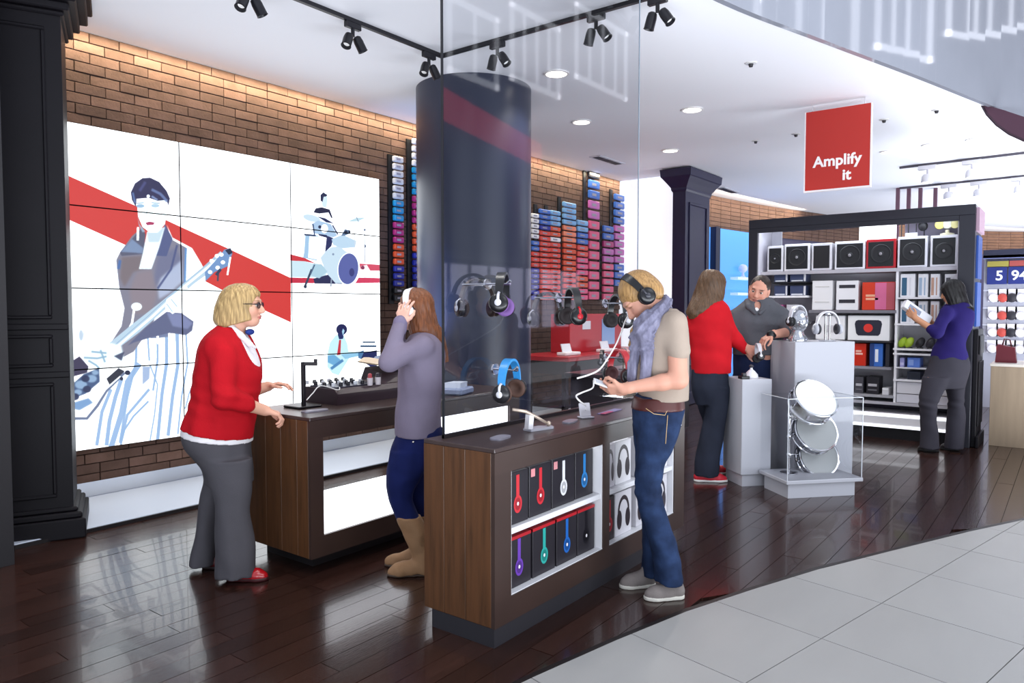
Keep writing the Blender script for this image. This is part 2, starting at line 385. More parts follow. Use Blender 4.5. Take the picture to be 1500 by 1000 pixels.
# ================================================================ VIDEO WALL (flat pictures on screens)
SY = 6.035
sx = [2.205]+[float(at(*q, Y=SY)[0]) for q in ((262, 215), (425, 243), (555.5, 265))]
sz = [.405, 1.03, 1.652, 2.278, 2.9]
RES = .0028; IW = int((sx[3]-sx[0])/RES); IH = int((sz[4]-sz[0])/RES); SS = 2
def px2img(p): q = at(p[0], p[1], Y=SY); return ((q[0]-sx[0])/RES*SS, (sz[4]-q[2])/RES*SS)
IMG = np.ones((IH*SS, IW*SS, 3), np.float32)*np.array([.965, .985, 1.], np.float32)
def blur(a, s):
    r = int(3*s); k = np.exp(-.5*(np.arange(-r, r+1)/s)**2); k /= k.sum()
    for ax in (0, 1): a = np.apply_along_axis(lambda m: np.convolve(np.pad(m, r, mode='edge'), k, 'valid'), ax, a)
    return a
def fill(poly, col, a=1., soft=0, img=None):
    P_ = np.array([px2img(p) for p in poly]); pad = int(3*soft*SS)+2
    x0, y0 = np.maximum(np.floor(P_.min(0)).astype(int)-pad, 0); x1, y1 = np.ceil(P_.max(0)).astype(int)+pad
    x1 = min(x1, IW*SS); y1 = min(y1, IH*SS)
    if x1 <= x0 or y1 <= y0: return
    X, Y = np.meshgrid(np.arange(x0, x1)+.5, np.arange(y0, y1)+.5); ins = np.zeros(X.shape, bool)
    for i in range(len(P_)):
        (ax, ay), (bx_, by) = P_[i], P_[(i+1) % len(P_)]
        if ay == by: continue
        c = ((ay > Y) != (by > Y)) & (X < (bx_-ax)*(Y-ay)/(by-ay)+ax); ins ^= c
    m = ins.astype(np.float32)
    if soft: m = blur(m, soft*SS)
    m = (m*a)[..., None]; c = np.array([int(col[i:i+2], 16)/255 for i in (1, 3, 5)], np.float32)
    R = IMG[y0:y1, x0:x1]; R[:] = R*(1-m)+c*m
def A(l): return [(90+u/4.546, 240+v/4.546) for u, v in l]
def B(l): return [(90+u/4.546, 440+v/4.546) for u, v in l]
def C(l): return [(420+u/5.88, 260+v/5.88) for u, v in l]
def D(l): return [(400+u/6.25, 460+v/6.25) for u, v in l]
def stroke(l, w, col, a=1, soft=0):
    L = [np.array(p, float) for p in l]; lt = []; rt = []
    for i, p in enumerate(L):
        t = L[min(i+1, len(L)-1)]-L[max(i-1, 0)]; t = t/np.linalg.norm(t); n = np.array([-t[1], t[0]])*w/2; lt.append(p+n); rt.append(p-n)
    fill(lt+rt[::-1], col, a, soft)
def oval(c, rx, ry, col, a=1, soft=0, n=28, rot=0):
    cr, sr = math.cos(rot), math.sin(rot)
    fill([(c[0]+rx*math.cos(t)*cr-ry*math.sin(t)*sr, c[1]+rx*math.cos(t)*sr+ry*math.sin(t)*cr) for t in np.linspace(0, 2*math.pi, n, endpoint=False)], col, a, soft)
# red band
fill([(90, 253), (97, 256), (200, 302), (262, 331), (330, 362), (426, 407), (426, 472), (380, 451), (330, 427), (262, 392), (180, 357), (97, 320), (88, 316)], '#cf3530')
# blouse sleeves, pale figure
fill(A([(380, 600), (300, 740), (200, 960), (170, 1000), (110, 1130), (100, 1240), (130, 1290), (260, 1250), (400, 1100), (430, 800)]), '#eef8ff', 1, 3)
fill(A([(700, 400), (740, 490), (870, 560), (930, 660), (960, 720), (960, 800), (820, 900), (780, 700)]), '#f4faff', 1, 1)
stroke(A([(330, 700), (240, 900), (180, 1040), (130, 1180)]), 2.5, '#cfe4f6', .8, 2)
fill(A([(800, 880), (900, 900), (960, 960), (820, 1000)]), '#dff0fb', .7, 5)
# skirt with stripes
fill(B([(430, 280), (560, 190), (700, 190), (830, 215), (900, 300), (930, 500), (900, 880), (80, 985), (240, 900), (330, 560)]), '#f3fafe', 1, 1)
for l, w in (([(520, 420), (440, 540), (400, 750), (330, 980)], 8), ([(400, 520), (360, 640), (320, 800), (300, 965)], 6), ([(590, 430), (640, 560), (620, 760), (590, 930)], 2),
             ([(700, 240), (700, 420), (670, 620), (640, 930)], 5), ([(770, 220), (775, 430), (740, 640), (710, 900)], 5), ([(830, 230), (840, 420), (800, 640), (775, 890)], 2.5), ([(640, 250), (640, 400), (610, 600)], 3),
             ([(500, 290), (495, 420), (440, 640), (390, 940)], 3.5), ([(585, 590), (500, 690), (440, 760), (390, 950)], 4), ([(580, 670), (480, 770), (420, 860), (395, 960)], 3), ([(330, 590), (270, 740), (235, 965)], 5), ([(575, 240), (585, 400)], 2.5), ([(890, 520), (850, 620), (825, 720)], 2)):
    stroke(B(l), w, '#8fb2dd', .9, .6)
fill(B([(590, 250), (640, 180), (690, 170), (740, 190), (720, 240), (640, 250)]), '#66739a', .9, 1)
for x in (640, 720): stroke(B([(x-5, 190), (x+5, 290)]), 3.5, '#f6fbff')
# vest
fill(A([(540, 420), (470, 480), (390, 590), (365, 640), (385, 820), (420, 960), (400, 1080), (330, 1190), (260, 1310), (330, 1330), (480, 1250), (600, 1080), (640, 980), (780, 880), (820, 800), (835, 560), (720, 495), (690, 400), (640, 560), (560, 560)]), '#7f7f92', 1, .8)
fill(A([(400, 620), (540, 610), (560, 700), (480, 720), (420, 820), (390, 760)]), '#75686c', .8, 3)
fill(A([(640, 620), (760, 560), (800, 640), (770, 720), (680, 740), (600, 860)]), '#6a6f90', .8, 4)
fill(A([(500, 720), (600, 700), (640, 860), (600, 1000), (480, 1000), (450, 850)]), '#8b8089', .8, 4)
fill(A([(660, 760), (800, 640), (810, 780), (720, 860), (650, 900), (640, 820)]), '#b9c8e4', .8, 3)
fill(A([(390, 590), (540, 420), (560, 470), (545, 600), (400, 612)]), '#55586f', 1, .8)
fill(A([(395, 585), (470, 500), (545, 560), (540, 595)]), '#7d93b8', .9, 1.5)
fill(A([(690, 400), (740, 500), (700, 615), (625, 610), (660, 520)]), '#4f5a86', 1, .8)
stroke(A([(770, 540), (730, 700), (640, 830)]), 3, '#46507e', .9, 1); stroke(A([(390, 640), (380, 700)]), 4, '#3b67b0', .8, 1.5); stroke(A([(828, 560), (822, 790)]), 3, '#5f92d0', .9, 1)
# neck, shirt, face, hair
fill(A([(570, 450), (690, 420), (650, 560), (600, 700), (515, 700), (540, 600)]), '#dff0f8', 1, 1)
fill(A([(500, 240), (510, 350), (540, 420), (590, 458), (640, 455), (690, 400), (705, 280), (690, 240)]), '#eafaff', 1, .5)
fill(A([(505, 330), (520, 400), (560, 450), (540, 455), (515, 410)]), '#a9c4dc', .8, 1.2)
fill(A([(570, 455), (640, 458), (690, 410), (650, 520), (580, 520)]), '#bcd6e6', .7, 2)
oval(A([(525, 280)])[0], 6, 2.6, '#8fb6d8', .9, .8); oval(A([(625, 278)])[0], 6, 2.6, '#a9cbe4', .9, .8)
stroke(A([(500, 262), (550, 258)]), 1.5, '#7fa0c8', .7, .6); stroke(A([(600, 258), (655, 262)]), 1.5, '#7fa0c8', .7, .6)
stroke(A([(575, 290), (565, 340), (590, 350)]), 1.2, '#c4dcec', .9, .6)
fill(A([(560, 392), (585, 384), (620, 390), (612, 405), (570, 408)]), '#a8335c', 1, .4)
fill(A([(495, 285), (470, 240), (462, 190), (490, 130), (540, 95), (590, 92), (650, 120), (700, 180), (722, 230), (712, 275), (700, 240), (640, 245), (580, 225), (500, 232)]), '#27264f', 1, .6)
stroke(A([(600, 170), (660, 200), (705, 250)]), 4, '#6f86b8', .8, 1.2); stroke(A([(600, 215), (640, 240)]), 3, '#8fa8d4', .8, 1); stroke(A([(520, 180), (560, 120)]), 4, '#4a4f86', .8, 1.5); stroke(A([(475, 190), (490, 260)]), 3, '#5f80b8', .8, 1)
oval(A([(578, 215)])[0], 2.5, 2.5, '#dff0fb'); stroke(A([(510, 420), (508, 510)]), 3.5, '#eaf6fd', 1, .6)
# hands, cord, bass guitar
stroke(A([(490, 930), (470, 1060), (410, 1170), (370, 1240)]), 3.4, '#f3fbff', 1, .5)
oval(A([(500, 950)])[0], 8, 6, '#e4f3fc', 1, 1)
fill(B([(560, 180), (700, 75), (800, 85), (880, 140), (870, 200), (830, 230), (720, 215), (580, 250), (480, 280), (440, 300)]), '#5d6486', 1, 1)
fill(B([(700, 80), (800, 88), (875, 150), (840, 190), (740, 170)]), '#848db8', .8, 2)
fill(A([(1060, 580), (1100, 640), (880, 800), (700, 960), (520, 1120), (400, 1210), (340, 1240), (320, 1190), (480, 1060), (660, 920), (820, 790), (960, 670)]), '#b9d2e6', 1, .5)
stroke(A([(1060, 620), (820, 815), (600, 1020), (360, 1225)]), 3.6, '#e6f3fb', .9, .6); stroke(A([(1040, 612), (800, 805), (580, 1010), (350, 1210)]), 1, '#8aa8c8', .8)
fill(A([(1085, 570), (1125, 560), (1140, 590), (1110, 680), (1020, 720), (960, 780), (955, 720), (1020, 650)]), '#6f93c4', 1, .5); fill(A([(1090, 575), (1125, 560), (1140, 592), (1115, 605)]), '#1c2440')
for q in ((1035, 612), (1065, 604), (1000, 645), (1075, 655), (1040, 690), (990, 720)): oval(A([q])[0], 3.2, 2.8, '#eef7fd', 1, .4)
stroke(A([(1125, 620), (1105, 740)]), 2.5, '#f6fbff'); stroke(A([(1045, 720), (1040, 780)]), 2.5, '#3b3f55'); stroke(A([(1030, 740), (1060, 700)]), 4, '#2a3050')
fill(A([(700, 900), (760, 860), (830, 800), (850, 850), (800, 890), (800, 960), (740, 1000), (690, 960)]), '#e9f6fd', 1, .8); stroke(A([(730, 900), (770, 950)]), 1.5, '#9fc0dc', .8, .6); stroke(A([(700, 930), (740, 985)]), 1.5, '#9fc0dc', .8, .6)
fill(B([(120, 290), (220, 330), (330, 280), (400, 300), (420, 400), (250, 450), (140, 400)]), '#dcf0f8', 1, 2)
for l in ([(150, 380), (240, 385), (300, 372)], [(180, 400), (230, 430), (250, 450)], [(200, 340), (300, 350)], [(260, 330), (290, 410)]): stroke(B(l), 2.5, '#86abc8', .8, .8)
fill(B([(60, 410), (120, 372), (180, 440), (170, 480), (60, 510)]), '#3a3552', 1, .8)
fill(B([(70, 560), (150, 490), (250, 450), (255, 540), (160, 620), (80, 650)]), '#3f567f', 1, 1.2)
for q, r_ in (((130, 560), 9), ((200, 520), 8), ((110, 610), 6), ((225, 480), 5)): oval(B([q])[0], r_, r_*.7, '#9fc0e0', .8, 1.5)
for q in ((170, 590), (90, 640), (160, 520)): oval(B([q])[0], 6, 5, '#1e2a50', .9, 1)
fill(B([(80, 680), (180, 650), (210, 680), (120, 730), (80, 720)]), '#6a94c8', .9, 1.5)
stroke(B([(70, 785), (170, 785), (240, 700), (300, 600), (420, 480)]), 4, '#5c6a8c', .9, .8); stroke(B([(70, 760), (160, 760), (230, 680), (290, 590), (390, 500)]), 4, '#eef8fd', 1, .6)
fill(B([(300, 520), (380, 450), (420, 470), (390, 500), (320, 560)]), '#262a3c', 1, .6); oval(B([(440, 480)])[0], 4, 3.5, '#1a2240'); oval(B([(400, 520)])[0], 2.6, 2.6, '#1a2240'); fill(B([(350, 370), (420, 340), (400, 400)]), '#3c4260', .9, 1)
fill(B([(540, 440), (590, 440), (585, 520), (540, 560)]), '#9bb2d8', .9, 1)
oval(B([(130, 230)])[0], 3, 8, '#a9c0d8', .7, 2)
# drummer
fill(C([(30, 660), (150, 690), (250, 740), (150, 720), (30, 715)]), '#c8303a'); fill(C([(30, 860), (200, 865), (350, 870), (350, 910), (30, 908)]), '#c22a44')
fill(C([(590, 910), (620, 860), (800, 865), (800, 905)]), '#cf3a5c'); fill(C([(620, 740), (800, 750), (800, 802), (640, 800)]), '#cf4560')
fill(C([(30, 715), (150, 720), (250, 745), (350, 800), (330, 862), (30, 858)]), '#c9e2ee', 1, .6)
fill(C([(230, 870), (380, 830), (480, 915), (240, 912)]), '#23264f', 1, .5)
fill(C([(160, 495), (150, 640), (140, 690), (260, 715), (270, 500)]), '#9fc3e2', 1, .4); fill(C([(195, 505), (185, 690), (262, 705), (268, 510)]), '#f0f8fd', 1, .5); stroke(C([(150, 490), (250, 500)]), 2.5, '#2c3a5c')
fill(C([(345, 500), (400, 520), (385, 590), (330, 640)]), '#22285a')
fill(C([(300, 720), (290, 690), (330, 640), (380, 600), (450, 590), (530, 650), (470, 720), (440, 830), (480, 910), (420, 910), (340, 820)]), '#c6dcec', 1, .4); oval(C([(400, 660)])[0], 1.6, 1.6, '#7f93b0')
oval(C([(533, 785)])[0], 16.4, 24.4, '#dfeaf6', rot=.1); oval(C([(530, 785)])[0], 14.6, 22.6, '#5560a2', rot=.1); oval(C([(560, 815)])[0], 3.8, 6, '#353a76')
fill(C([(230, 740), (300, 745), (350, 810), (280, 868), (200, 840), (210, 790)]), '#aacbdc', 1, .8); stroke(C([(215, 790), (180, 880), (155, 940)]), 3, '#2f4058'); stroke(C([(240, 750), (205, 830)]), 2, '#48607e'); stroke(C([(385, 870), (380, 940)]), 2, '#8a98ac'); oval(C([(160, 938)])[0], 2.4, 2.6, '#2a3850')
fill(C([(230, 300), (250, 265), (300, 255), (370, 275), (395, 345), (380, 350), (360, 300), (280, 310)]), '#1d1f40'); fill(C([(265, 320), (300, 310), (360, 300), (385, 350), (390, 390), (330, 400), (280, 370)]), '#e6f0fa', 1, .4)
fill(C([(300, 160), (305, 240), (315, 256), (345, 256), (352, 170), (330, 140)]), '#cfe6f6', 1, .4); fill(C([(292, 200), (290, 150), (315, 127), (352, 150), (340, 162), (318, 165), (308, 210)]), '#20264a')
fill(C([(265, 335), (330, 350), (405, 395), (340, 385)]), '#1f2450'); oval(C([(215, 350)])[0], 13, 5, '#c8e0f0', 1, .4, rot=.25)
fill(C([(215, 400), (270, 370), (380, 400), (435, 500), (400, 515), (340, 500), (280, 490), (240, 480)]), '#a9c6e4', 1, .6); oval(C([(325, 440)])[0], 5, 6.5, '#f2f9fe'); oval(C([(285, 425)])[0], 2.4, 2.4, '#20284a'); fill(C([(270, 485), (345, 495), (350, 520), (280, 500)]), '#262c52'); stroke(C([(395, 410), (440, 490)]), 2, '#38446c')
stroke(C([(225, 400), (240, 500)]), 2, '#3c4e74')
fill(C([(385, 530), (480, 490), (600, 545), (590, 600), (480, 610), (400, 580)]), '#b6d2e8', .95, 1); fill(C([(470, 500), (500, 445), (545, 455), (545, 480), (500, 500)]), '#5d7596', 1, .5); oval(C([(510, 470)])[0], 2.5, 2.5, '#16223a'); oval(C([(540, 468)])[0], 1.6, 2.6, '#16223a')
fill(C([(530, 375), (600, 345), (680, 345), (620, 375), (560, 380)]), '#bcdae6', 1, .4); stroke(C([(600, 340), (620, 385)]), 1.4, '#8ca0b4'); stroke(C([(670, 440), (672, 740)]), 1.2, '#a4b0c2'); oval(C([(672, 450)])[0], 1.5, 1.5, '#50607c'); oval(C([(676, 590)])[0], 1.5, 2.2, '#6a7890'); stroke(C([(580, 400), (590, 620)]), 1.2, '#ccd8e4')
fill(C([(640, 760), (690, 750), (720, 800), (760, 860), (650, 860), (640, 800)]), '#f4eaf0', .9, .6); oval(C([(655, 775)])[0], 2.6, 2.8, '#7c2a50')
# keyboard player
fill(D([(575, 190), (520, 260), (500, 350), (495, 480), (540, 540), (600, 560), (700, 400), (780, 350), (690, 340), (680, 270), (650, 200)]), '#c4ecf6', 1, .8); fill(D([(500, 380), (560, 370), (620, 420), (560, 470), (500, 440)]), '#5fa0d0', .9, 1); stroke(D([(530, 500), (640, 420)]), 4, '#3f78b0', .9, .8); fill(D([(620, 370), (760, 345), (820, 340), (800, 380), (660, 410)]), '#8fc4e4', 1, .8)
oval(D([(628, 140)])[0], 8, 8, '#181c50'); fill(D([(590, 180), (650, 180), (640, 225), (605, 230)]), '#1a2660'); fill(D([(640, 130), (655, 150), (640, 200), (630, 160)]), '#a4d0ea', 1, .4); fill(D([(605, 235), (622, 235), (616, 370), (585, 375)]), '#c23340')
stroke(D([(820, 256), (935, 256)]), 2.4, '#50647c', .9, .4); stroke(D([(800, 293), (945, 293)]), 3, '#36506e', .9, .4); fill(D([(780, 350), (830, 330), (830, 420), (780, 400)]), '#3a6a9c', .9, .6); fill(D([(830, 350), (950, 330), (950, 520), (800, 420)]), '#1b2458')
small = IMG.reshape(IH, SS, IW, SS, 3).mean((1, 3)); small = np.clip(small, 0, 1); wgt = np.clip((small.min(2)-.80)/.16, 0, 1); wgt = wgt*wgt*(3-2*wgt); L_ = np.where(small <= .04045, small/12.92, ((small+.055)/1.055)**2.4)*(.417+.583*wgt)[..., None]; small = np.where(L_ <= .0031308, L_*12.92, 1.055*L_**(1/2.4)-.055)
im = bpy.data.images.new('band_pictures', IW, IH); buf = np.ones((IH, IW, 4), np.float32); buf[..., :3] = small[::-1]; im.pixels.foreach_set(buf.ravel()); im.update()
m = bpy.data.materials.new('screen_picture'); m.use_nodes = True; nt = m.node_tree; tx = nt.nodes.new('ShaderNodeTexImage'); tx.image = im; tx.extension = 'EXTEND'; b = nt.nodes['Principled BSDF']
b.inputs['Base Color'].default_value = (.02, .02, .02, 1); b.inputs['Roughness'].default_value = .35
nt.links.new(tx.outputs[0], b.inputs['Emission Color']); b.inputs['Emission Strength'].default_value = 2.4
SCR = m; M_BEZ = P('#2c2a38', .5)
vw = thing('video_wall', 'large lit video wall of screens showing three musicians and a red band on the brick wall', 'video wall', ((sx[0]+sx[3])/2, WALLY, sz[0]))
for i in range(3):
    for j in range(4):
        g = .005; x0, x1, z0, z1 = sx[i]+g, sx[i+1]-g, sz[j]+g, sz[j+1]-g
        mb = MB(); mb.add([(x0, SY, z0), (x1, SY, z0), (x1, SY, z1), (x0, SY, z1)], [(0, 1, 2, 3)]); mb.m = 1
        mb.box(x0, x1, SY+.0005, WALLY-.012, z0, z1); o = mb.build('screen_panel', [SCR, M_BEZ], vw)
        uv = o.data.uv_layers.new(name='uv'); 
        for k, (u, v) in enumerate(((x0, z0), (x1, z0), (x1, z1), (x0, z1))): uv.data[k].uv = ((u-sx[0])/(sx[3]-sx[0]), (v-sz[0])/(sz[4]-sz[0]))
bx('backing', P('#08080c', .7), vw, sx[0], sx[3], WALLY-.0115, WALLY-.01, sz[0], sz[4])
# ================================================================ COUNTERS
M_WAL = mat('walnut_panel', '#6a4427', .42, var=.45, vs_=4, stretch=(9, 9, .8), bump=.08, bs=20, col2='#3c2413')
M_BRN = mat('dark_brown_lacquer', '#3a2b26', .35, var=.10, vs_=3)
M_TOP = mat('dark_counter_top', '#3d302e', .3, var=.12, vs_=4, stretch=(.6, 4, 1))
M_TOE = P('#29282d', .45)
M_WHITE = mat('white_laminate', '#e6e6ea', .4)
M_LIT = mat('backlit_white_panel', '#ffffff', .5, emit='#f6f8ff', es=1.8)
def plate(label, c, sx_, sy_, rot=0, h=.008):
    t = thing('display_plate', label, 'plate', c); mb = MB(); mb.M = Matrix.Translation(c) @ Matrix.Rotation(rot, 4, 'Z')
    mb.prism([(sx_*.5*(abs(math.cos(a))**.6)*(1 if math.cos(a) > 0 else -1), sy_*.5*(abs(math.sin(a))**.6)*(1 if math.sin(a) > 0 else -1), .0005) for a in np.linspace(0, 2*math.pi, 24, endpoint=False)], (0, 0, h)); mb.build('plate_body', P('#9c99a6', .3, metal=.3), t); return t
CX0, CX1, CY0, CY1, CZ0, CZ1 = 2.475, 4.44, 1.99, 2.42, .085, .886
fcn = thing('display_counter', 'walnut display counter with two lit shelf windows standing nearest the camera', 'counter', ((CX0+CX1)/2, (CY0+CY1)/2, 0))
bx('toe_kick', M_TOE, fcn, CX0+.0, CX1-.18, CY0-.0+.004, CY1-.05, 0, CZ0)
for k, (a, c) in enumerate(((CY0+.022, CY0+.17), (CY0+.172, CY0+.30), (CY0+.302, CY1))): bx('end_board', M_WAL, fcn, CX0, CX0+.03, a, c, CZ0, CZ1-.02, b=.002)
bx('top', M_TOP, fcn, CX0, CX1, CY0+.0, CY1, CZ1-.02, CZ1, b=.003)
bx('end_panel', M_BRN, fcn, CX1-.03, CX1, CY0+.02, CY1, CZ0, CZ1-.02)
bx('back_panel', M_BRN, fcn, CX0+.03, CX1-.03, CY1-.02, CY1, CZ0, CZ1-.02)
W1, W2, WZ0, WZ1 = (2.594, 3.41), (3.475, 4.295), .2, .77
for a in ((CX0, CX1, CZ0, WZ0), (CX0, CX1, WZ1, CZ1-.02), (CX0, W1[0], WZ0, WZ1), (W1[1], W2[0], WZ0, WZ1), (W2[1], CX1, WZ0, WZ1)): bx('front_frame', M_BRN, fcn, a[0], a[1], CY0, CY0+.02, a[2], a[3])
for (a, c) in (W1, W2):
    bx('shelf', M_WHITE, fcn, a, c, CY0+.012, CY1-.03, .474, .502, b=.003)
    bx('niche_floor', M_WHITE, fcn, a, c, CY0+.006, CY1-.03, .19, .204)
    bx('niche_back', P('#b9b9c2', .6), fcn, a, c, CY1-.03, CY1-.021, .2, .77)
    for x in (a, c-.012): bx('niche_side', M_WHITE, fcn, x, x+.012, CY0+.008, CY1-.03, .204, .77)
    bx('strip_light', M_LIT, fcn, a+.02, c-.02, CY0+.05, CY0+.07, .762, .7695)
# headphone cartons in the niches
def decal(mb, x, z, y, s=1):
    mb.add([(x-.012*s, y, z+.0*s), (x+.012*s, y, z), (x+.012*s, y, z+.12*s), (x-.012*s, y, z+.12*s)], [(0, 1, 2, 3)])
    n = 20; mb.add([(x+.032*s*math.cos(2*math.pi*k/n), y-.0004, z-.02*s+.043*s*math.sin(2*math.pi*k/n)) for k in range(n)], [tuple(range(n))])
def carton(name, label, x0, x1, y0, z0, h, body, print_col, dep=.16, lid=None, tagc=None, group=None, kind=0):
    t = thing(name, label, 'box', ((x0+x1)/2, y0+dep/2, z0), group)
    bx('carton', P(body, .35), t, x0, x1, y0, y0+dep, z0+.0005, z0+h, b=.002)
    xc = (x0+x1)/2; mb = MB()
    if kind == 0: decal(mb, xc, z0+h*.45, y0-.0008, h/.25)
    else:
        w2 = (x1-x0)*.36; EL = lambda cx, cz, rx, rz, dy: mb.add([(cx+rx*math.cos(a), y0-dy, cz+rz*math.sin(a)) for a in np.linspace(0, 2*math.pi, 20, endpoint=False)], [tuple(range(20))])
        mb.add([(xc+w2*c_*s_, y0-.0008, z0+h*(.52)+h*.38*s2*s_) for s_ in (1., .74) for c_, s2 in [(math.cos(a), math.sin(a)) for a in np.linspace(0, math.pi, 13)]], [(i, i+1, i+14, i+13) for i in range(12)])
        EL(xc-w2*.72, z0+h*.36, w2*.42, h*.22, .0010); EL(xc+w2*.72, z0+h*.36, w2*.42, h*.22, .0010)
    mb.build('printed_headphone', P(print_col, .3), t)
    if kind == 0:
        mb = MB(); n = 20; s_ = h/.25; mb.add([(xc+.022*s_*math.cos(2*math.pi*k/n), y0-.0015, z0+h*.45-.02*s_+.030*s_*math.sin(2*math.pi*k/n)) for k in range(n)], [tuple(range(n))]); cc_ = tuple(v*.55 for v in rgb(print_col)); mb.build('printed_cup', mat('print_dark_'+print_col, cc_, .3), t)
        mb = MB(); n = 14; r = .0075; mb.add([(xc+r*math.cos(2*math.pi*k/n), y0-.0018, z0+h*.45-.018+r*1.2*math.sin(2*math.pi*k/n)) for k in range(n)], [tuple(range(n))]); mb.build('printed_emblem', P('#e8e4e8', .3), t)
    if lid: bx('carton_lid', P(lid, .35), t, x0, x1, y0-.0003, y0+dep, z0+h-.014, z0+h+.001)
    if tagc: mb = MB(); mb.add([(x0+.012, y0-.0012, z0+h-.05), (x0+.045, y0-.0012, z0+h-.05), (x0+.045, y0-.0012, z0+h-.012), (x0+.012, y0-.0012, z0+h-.012)], [(0, 1, 2, 3)]); mb.build('price_sticker', P(tagc, .5), t)
    return t
BKC = '#27242a'
up = ((2.612, 2.778, '#c8313a', 'red', None), (2.792, 2.975, '#c42c36', 'deeper red', '#d98a8f'), (2.99, 3.195, '#d6d6da', 'white', '#c9888c'), (3.21, 3.385, '#2f7fc4', 'bright blue', None))
for k, (a, c, col, nm, tg) in enumerate(up): carton('headphone_box', 'black box printed with %s headphones%s, upper shelf of left counter window' % (nm if k != 1 else 'red', ' and pink sticker' if k == 1 else ''), a, c, CY0+.04+.004*k, .502, .245, BKC, col, tagc=tg, group='headphone boxes in the counter')
lo_ = ((2.612, 2.80, '#6a3fa8', 'purple'), (2.815, 3.005, '#2fa39a', 'teal'), (3.02, 3.205, '#2563b4', 'dark blue'), (3.215, 3.385, '#15131a', 'black'))
for k, (a, c, col, nm) in enumerate(lo_): carton('headphone_box', 'red-lidded black box printed with %s headphones, lower shelf of left counter window' % nm, a, c, CY0+.04, .2045, .24, BKC, col, lid='#b3202a', group='headphone boxes in the counter')
rt = ((3.50, 3.60, .502, .24, '#c9c5cc', '#3a3138', 'narrow pale box printed with dark headphones, upper shelf of right counter window', 1), (3.61, 3.79, .502, .245, '#d9d8dc', '#2a242b', 'wide pale box printed with black headphones, upper shelf of right counter window', 1), (3.49, 3.60, .2045, .245, '#231d22', '#a8202c', 'black box printed with red headphones, lower shelf of right counter window', 0), (3.612, 3.80, .2045, .25, '#d2d0d6', '#2b2229', 'pale box printed with dark headphones beside the red printed one, lower shelf', 1), (4.09, 4.27, .2045, .25, '#d6d4da', '#2c2530', 'pale box at the far right of the lower counter shelf', 1), (4.09, 4.27, .502, .24, '#dad9de', '#3c3640', 'pale box at the far right of the upper counter shelf', 1), (3.86, 4.05, .502, .24, '#c4c2c8', '#30282f', 'grey box behind the standing customer on the upper counter shelf', 1), (3.86, 4.05, .2045, .24, '#c4c2c8', '#30282f', 'grey box behind the standing customer on the lower counter shelf', 1))
for a, c, z, h, bc, pc, lb, kd in rt: carton('headphone_box', lb, a, c, CY0+.04, z, h, bc, pc, group='headphone boxes in the counter', kind=kd)
# ---- back counter (open frame with lit panels)
BX0, BX1, BY0, BY1, BZ0, BZ1 = 2.54, 4.48, 3.36, 3.98, .09, .89
bcn = thing('display_counter', 'dark walnut counter with a glowing white front panel under the music mixer', 'counter', ((BX0+BX1)/2, (BY0+BY1)/2, 0))
bx('toe_kick', P('#1c191c', .5), bcn, BX0+.1, BX1-.1, BY0+.12, BY1-.05, 0, BZ0)
for a, c in ((BY0+.022, BY0+.12), (BY0+.122, BY0+.27), (BY0+.272, BY0+.42), (BY0+.422, BY1)): bx('end_board', M_WAL, bcn, BX0, BX0+.03, a, c, BZ0, BZ1-.02, b=.002)
bx('top', M_TOP, bcn, BX0, BX1, BY0, BY1, BZ1-.02, BZ1, b=.003)
bx('end_panel', M_BRN, bcn, BX1-.03, BX1, BY0+.02, BY1, BZ0, BZ1-.02)
OX0, OX1, OZ0, OZ1 = 2.63, 4.365, .21, .77
for a in ((BX0, BX1, BZ0, OZ0), (BX0, BX1, OZ1, BZ1-.02), (BX0, OX0, OZ0, OZ1), (OX1, BX1, OZ0, OZ1)): bx('front_frame', M_BRN, bcn, a[0], a[1], BY0, BY0+.02, a[2], a[3])
bx('floor_board', M_BRN, bcn, BX0+.03, BX1-.03, BY0+.02, BY1, BZ0, OZ0-.01)
bx('under_top', M_BRN, bcn, BX0+.03, BX1-.03, BY0+.02, BY1, OZ1, BZ1-.02)
bx('light_panel', M_LIT, bcn, OX0, 3.36, BY0+.024, BY0+.05, OZ0-.01, .452); bx('light_panel', M_LIT, bcn, 3.36, OX1, BY0+.024, BY0+.05, OZ0-.01, OZ1)
# ---- glass screen on the front counter
M_GLASS = mat('clear_glass_pane', '#f2f7f8', .02, trans=1, ior=1.12)
def glass_mat(nm='thin_glass', ior=1.5, tint=(.90, .92, .95, 1)):
    m = bpy.data.materials.new(nm); m.use_nodes = True; nt = m.node_tree; N = nt.nodes; N.remove(N['Principled BSDF'])
    tr = N.new('ShaderNodeBsdfTransparent'); tr.inputs[0].default_value = tint; gl = N.new('ShaderNodeBsdfGlossy'); gl.inputs['Roughness'].default_value = .03
    fr = N.new('ShaderNodeFresnel'); fr.inputs[0].default_value = ior; mx = N.new('ShaderNodeMixShader'); L = nt.links
    L.new(fr.outputs[0], mx.inputs[0]); L.new(tr.outputs[0], mx.inputs[1]); L.new(gl.outputs[0], mx.inputs[2]); L.new(mx.outputs[0], N['Material Output'].inputs[0]); return m
M_THIN = glass_mat()
GX0, GX1, GY = 2.535, 4.465, 2.35
gp = thing('glass_screen', 'tall clear glass screen rising from the front counter to the ceiling', 'glass', ((GX0+GX1)/2, GY, CZ1))
mb = MB(); mb.add([(GX0+.006, GY, CZ1), (GX1-.004, GY, CZ1), (GX1-.004, GY, CEIL), (GX0+.006, GY, CEIL)], [(0, 1, 2, 3)]); mb.build('pane', M_THIN, gp)
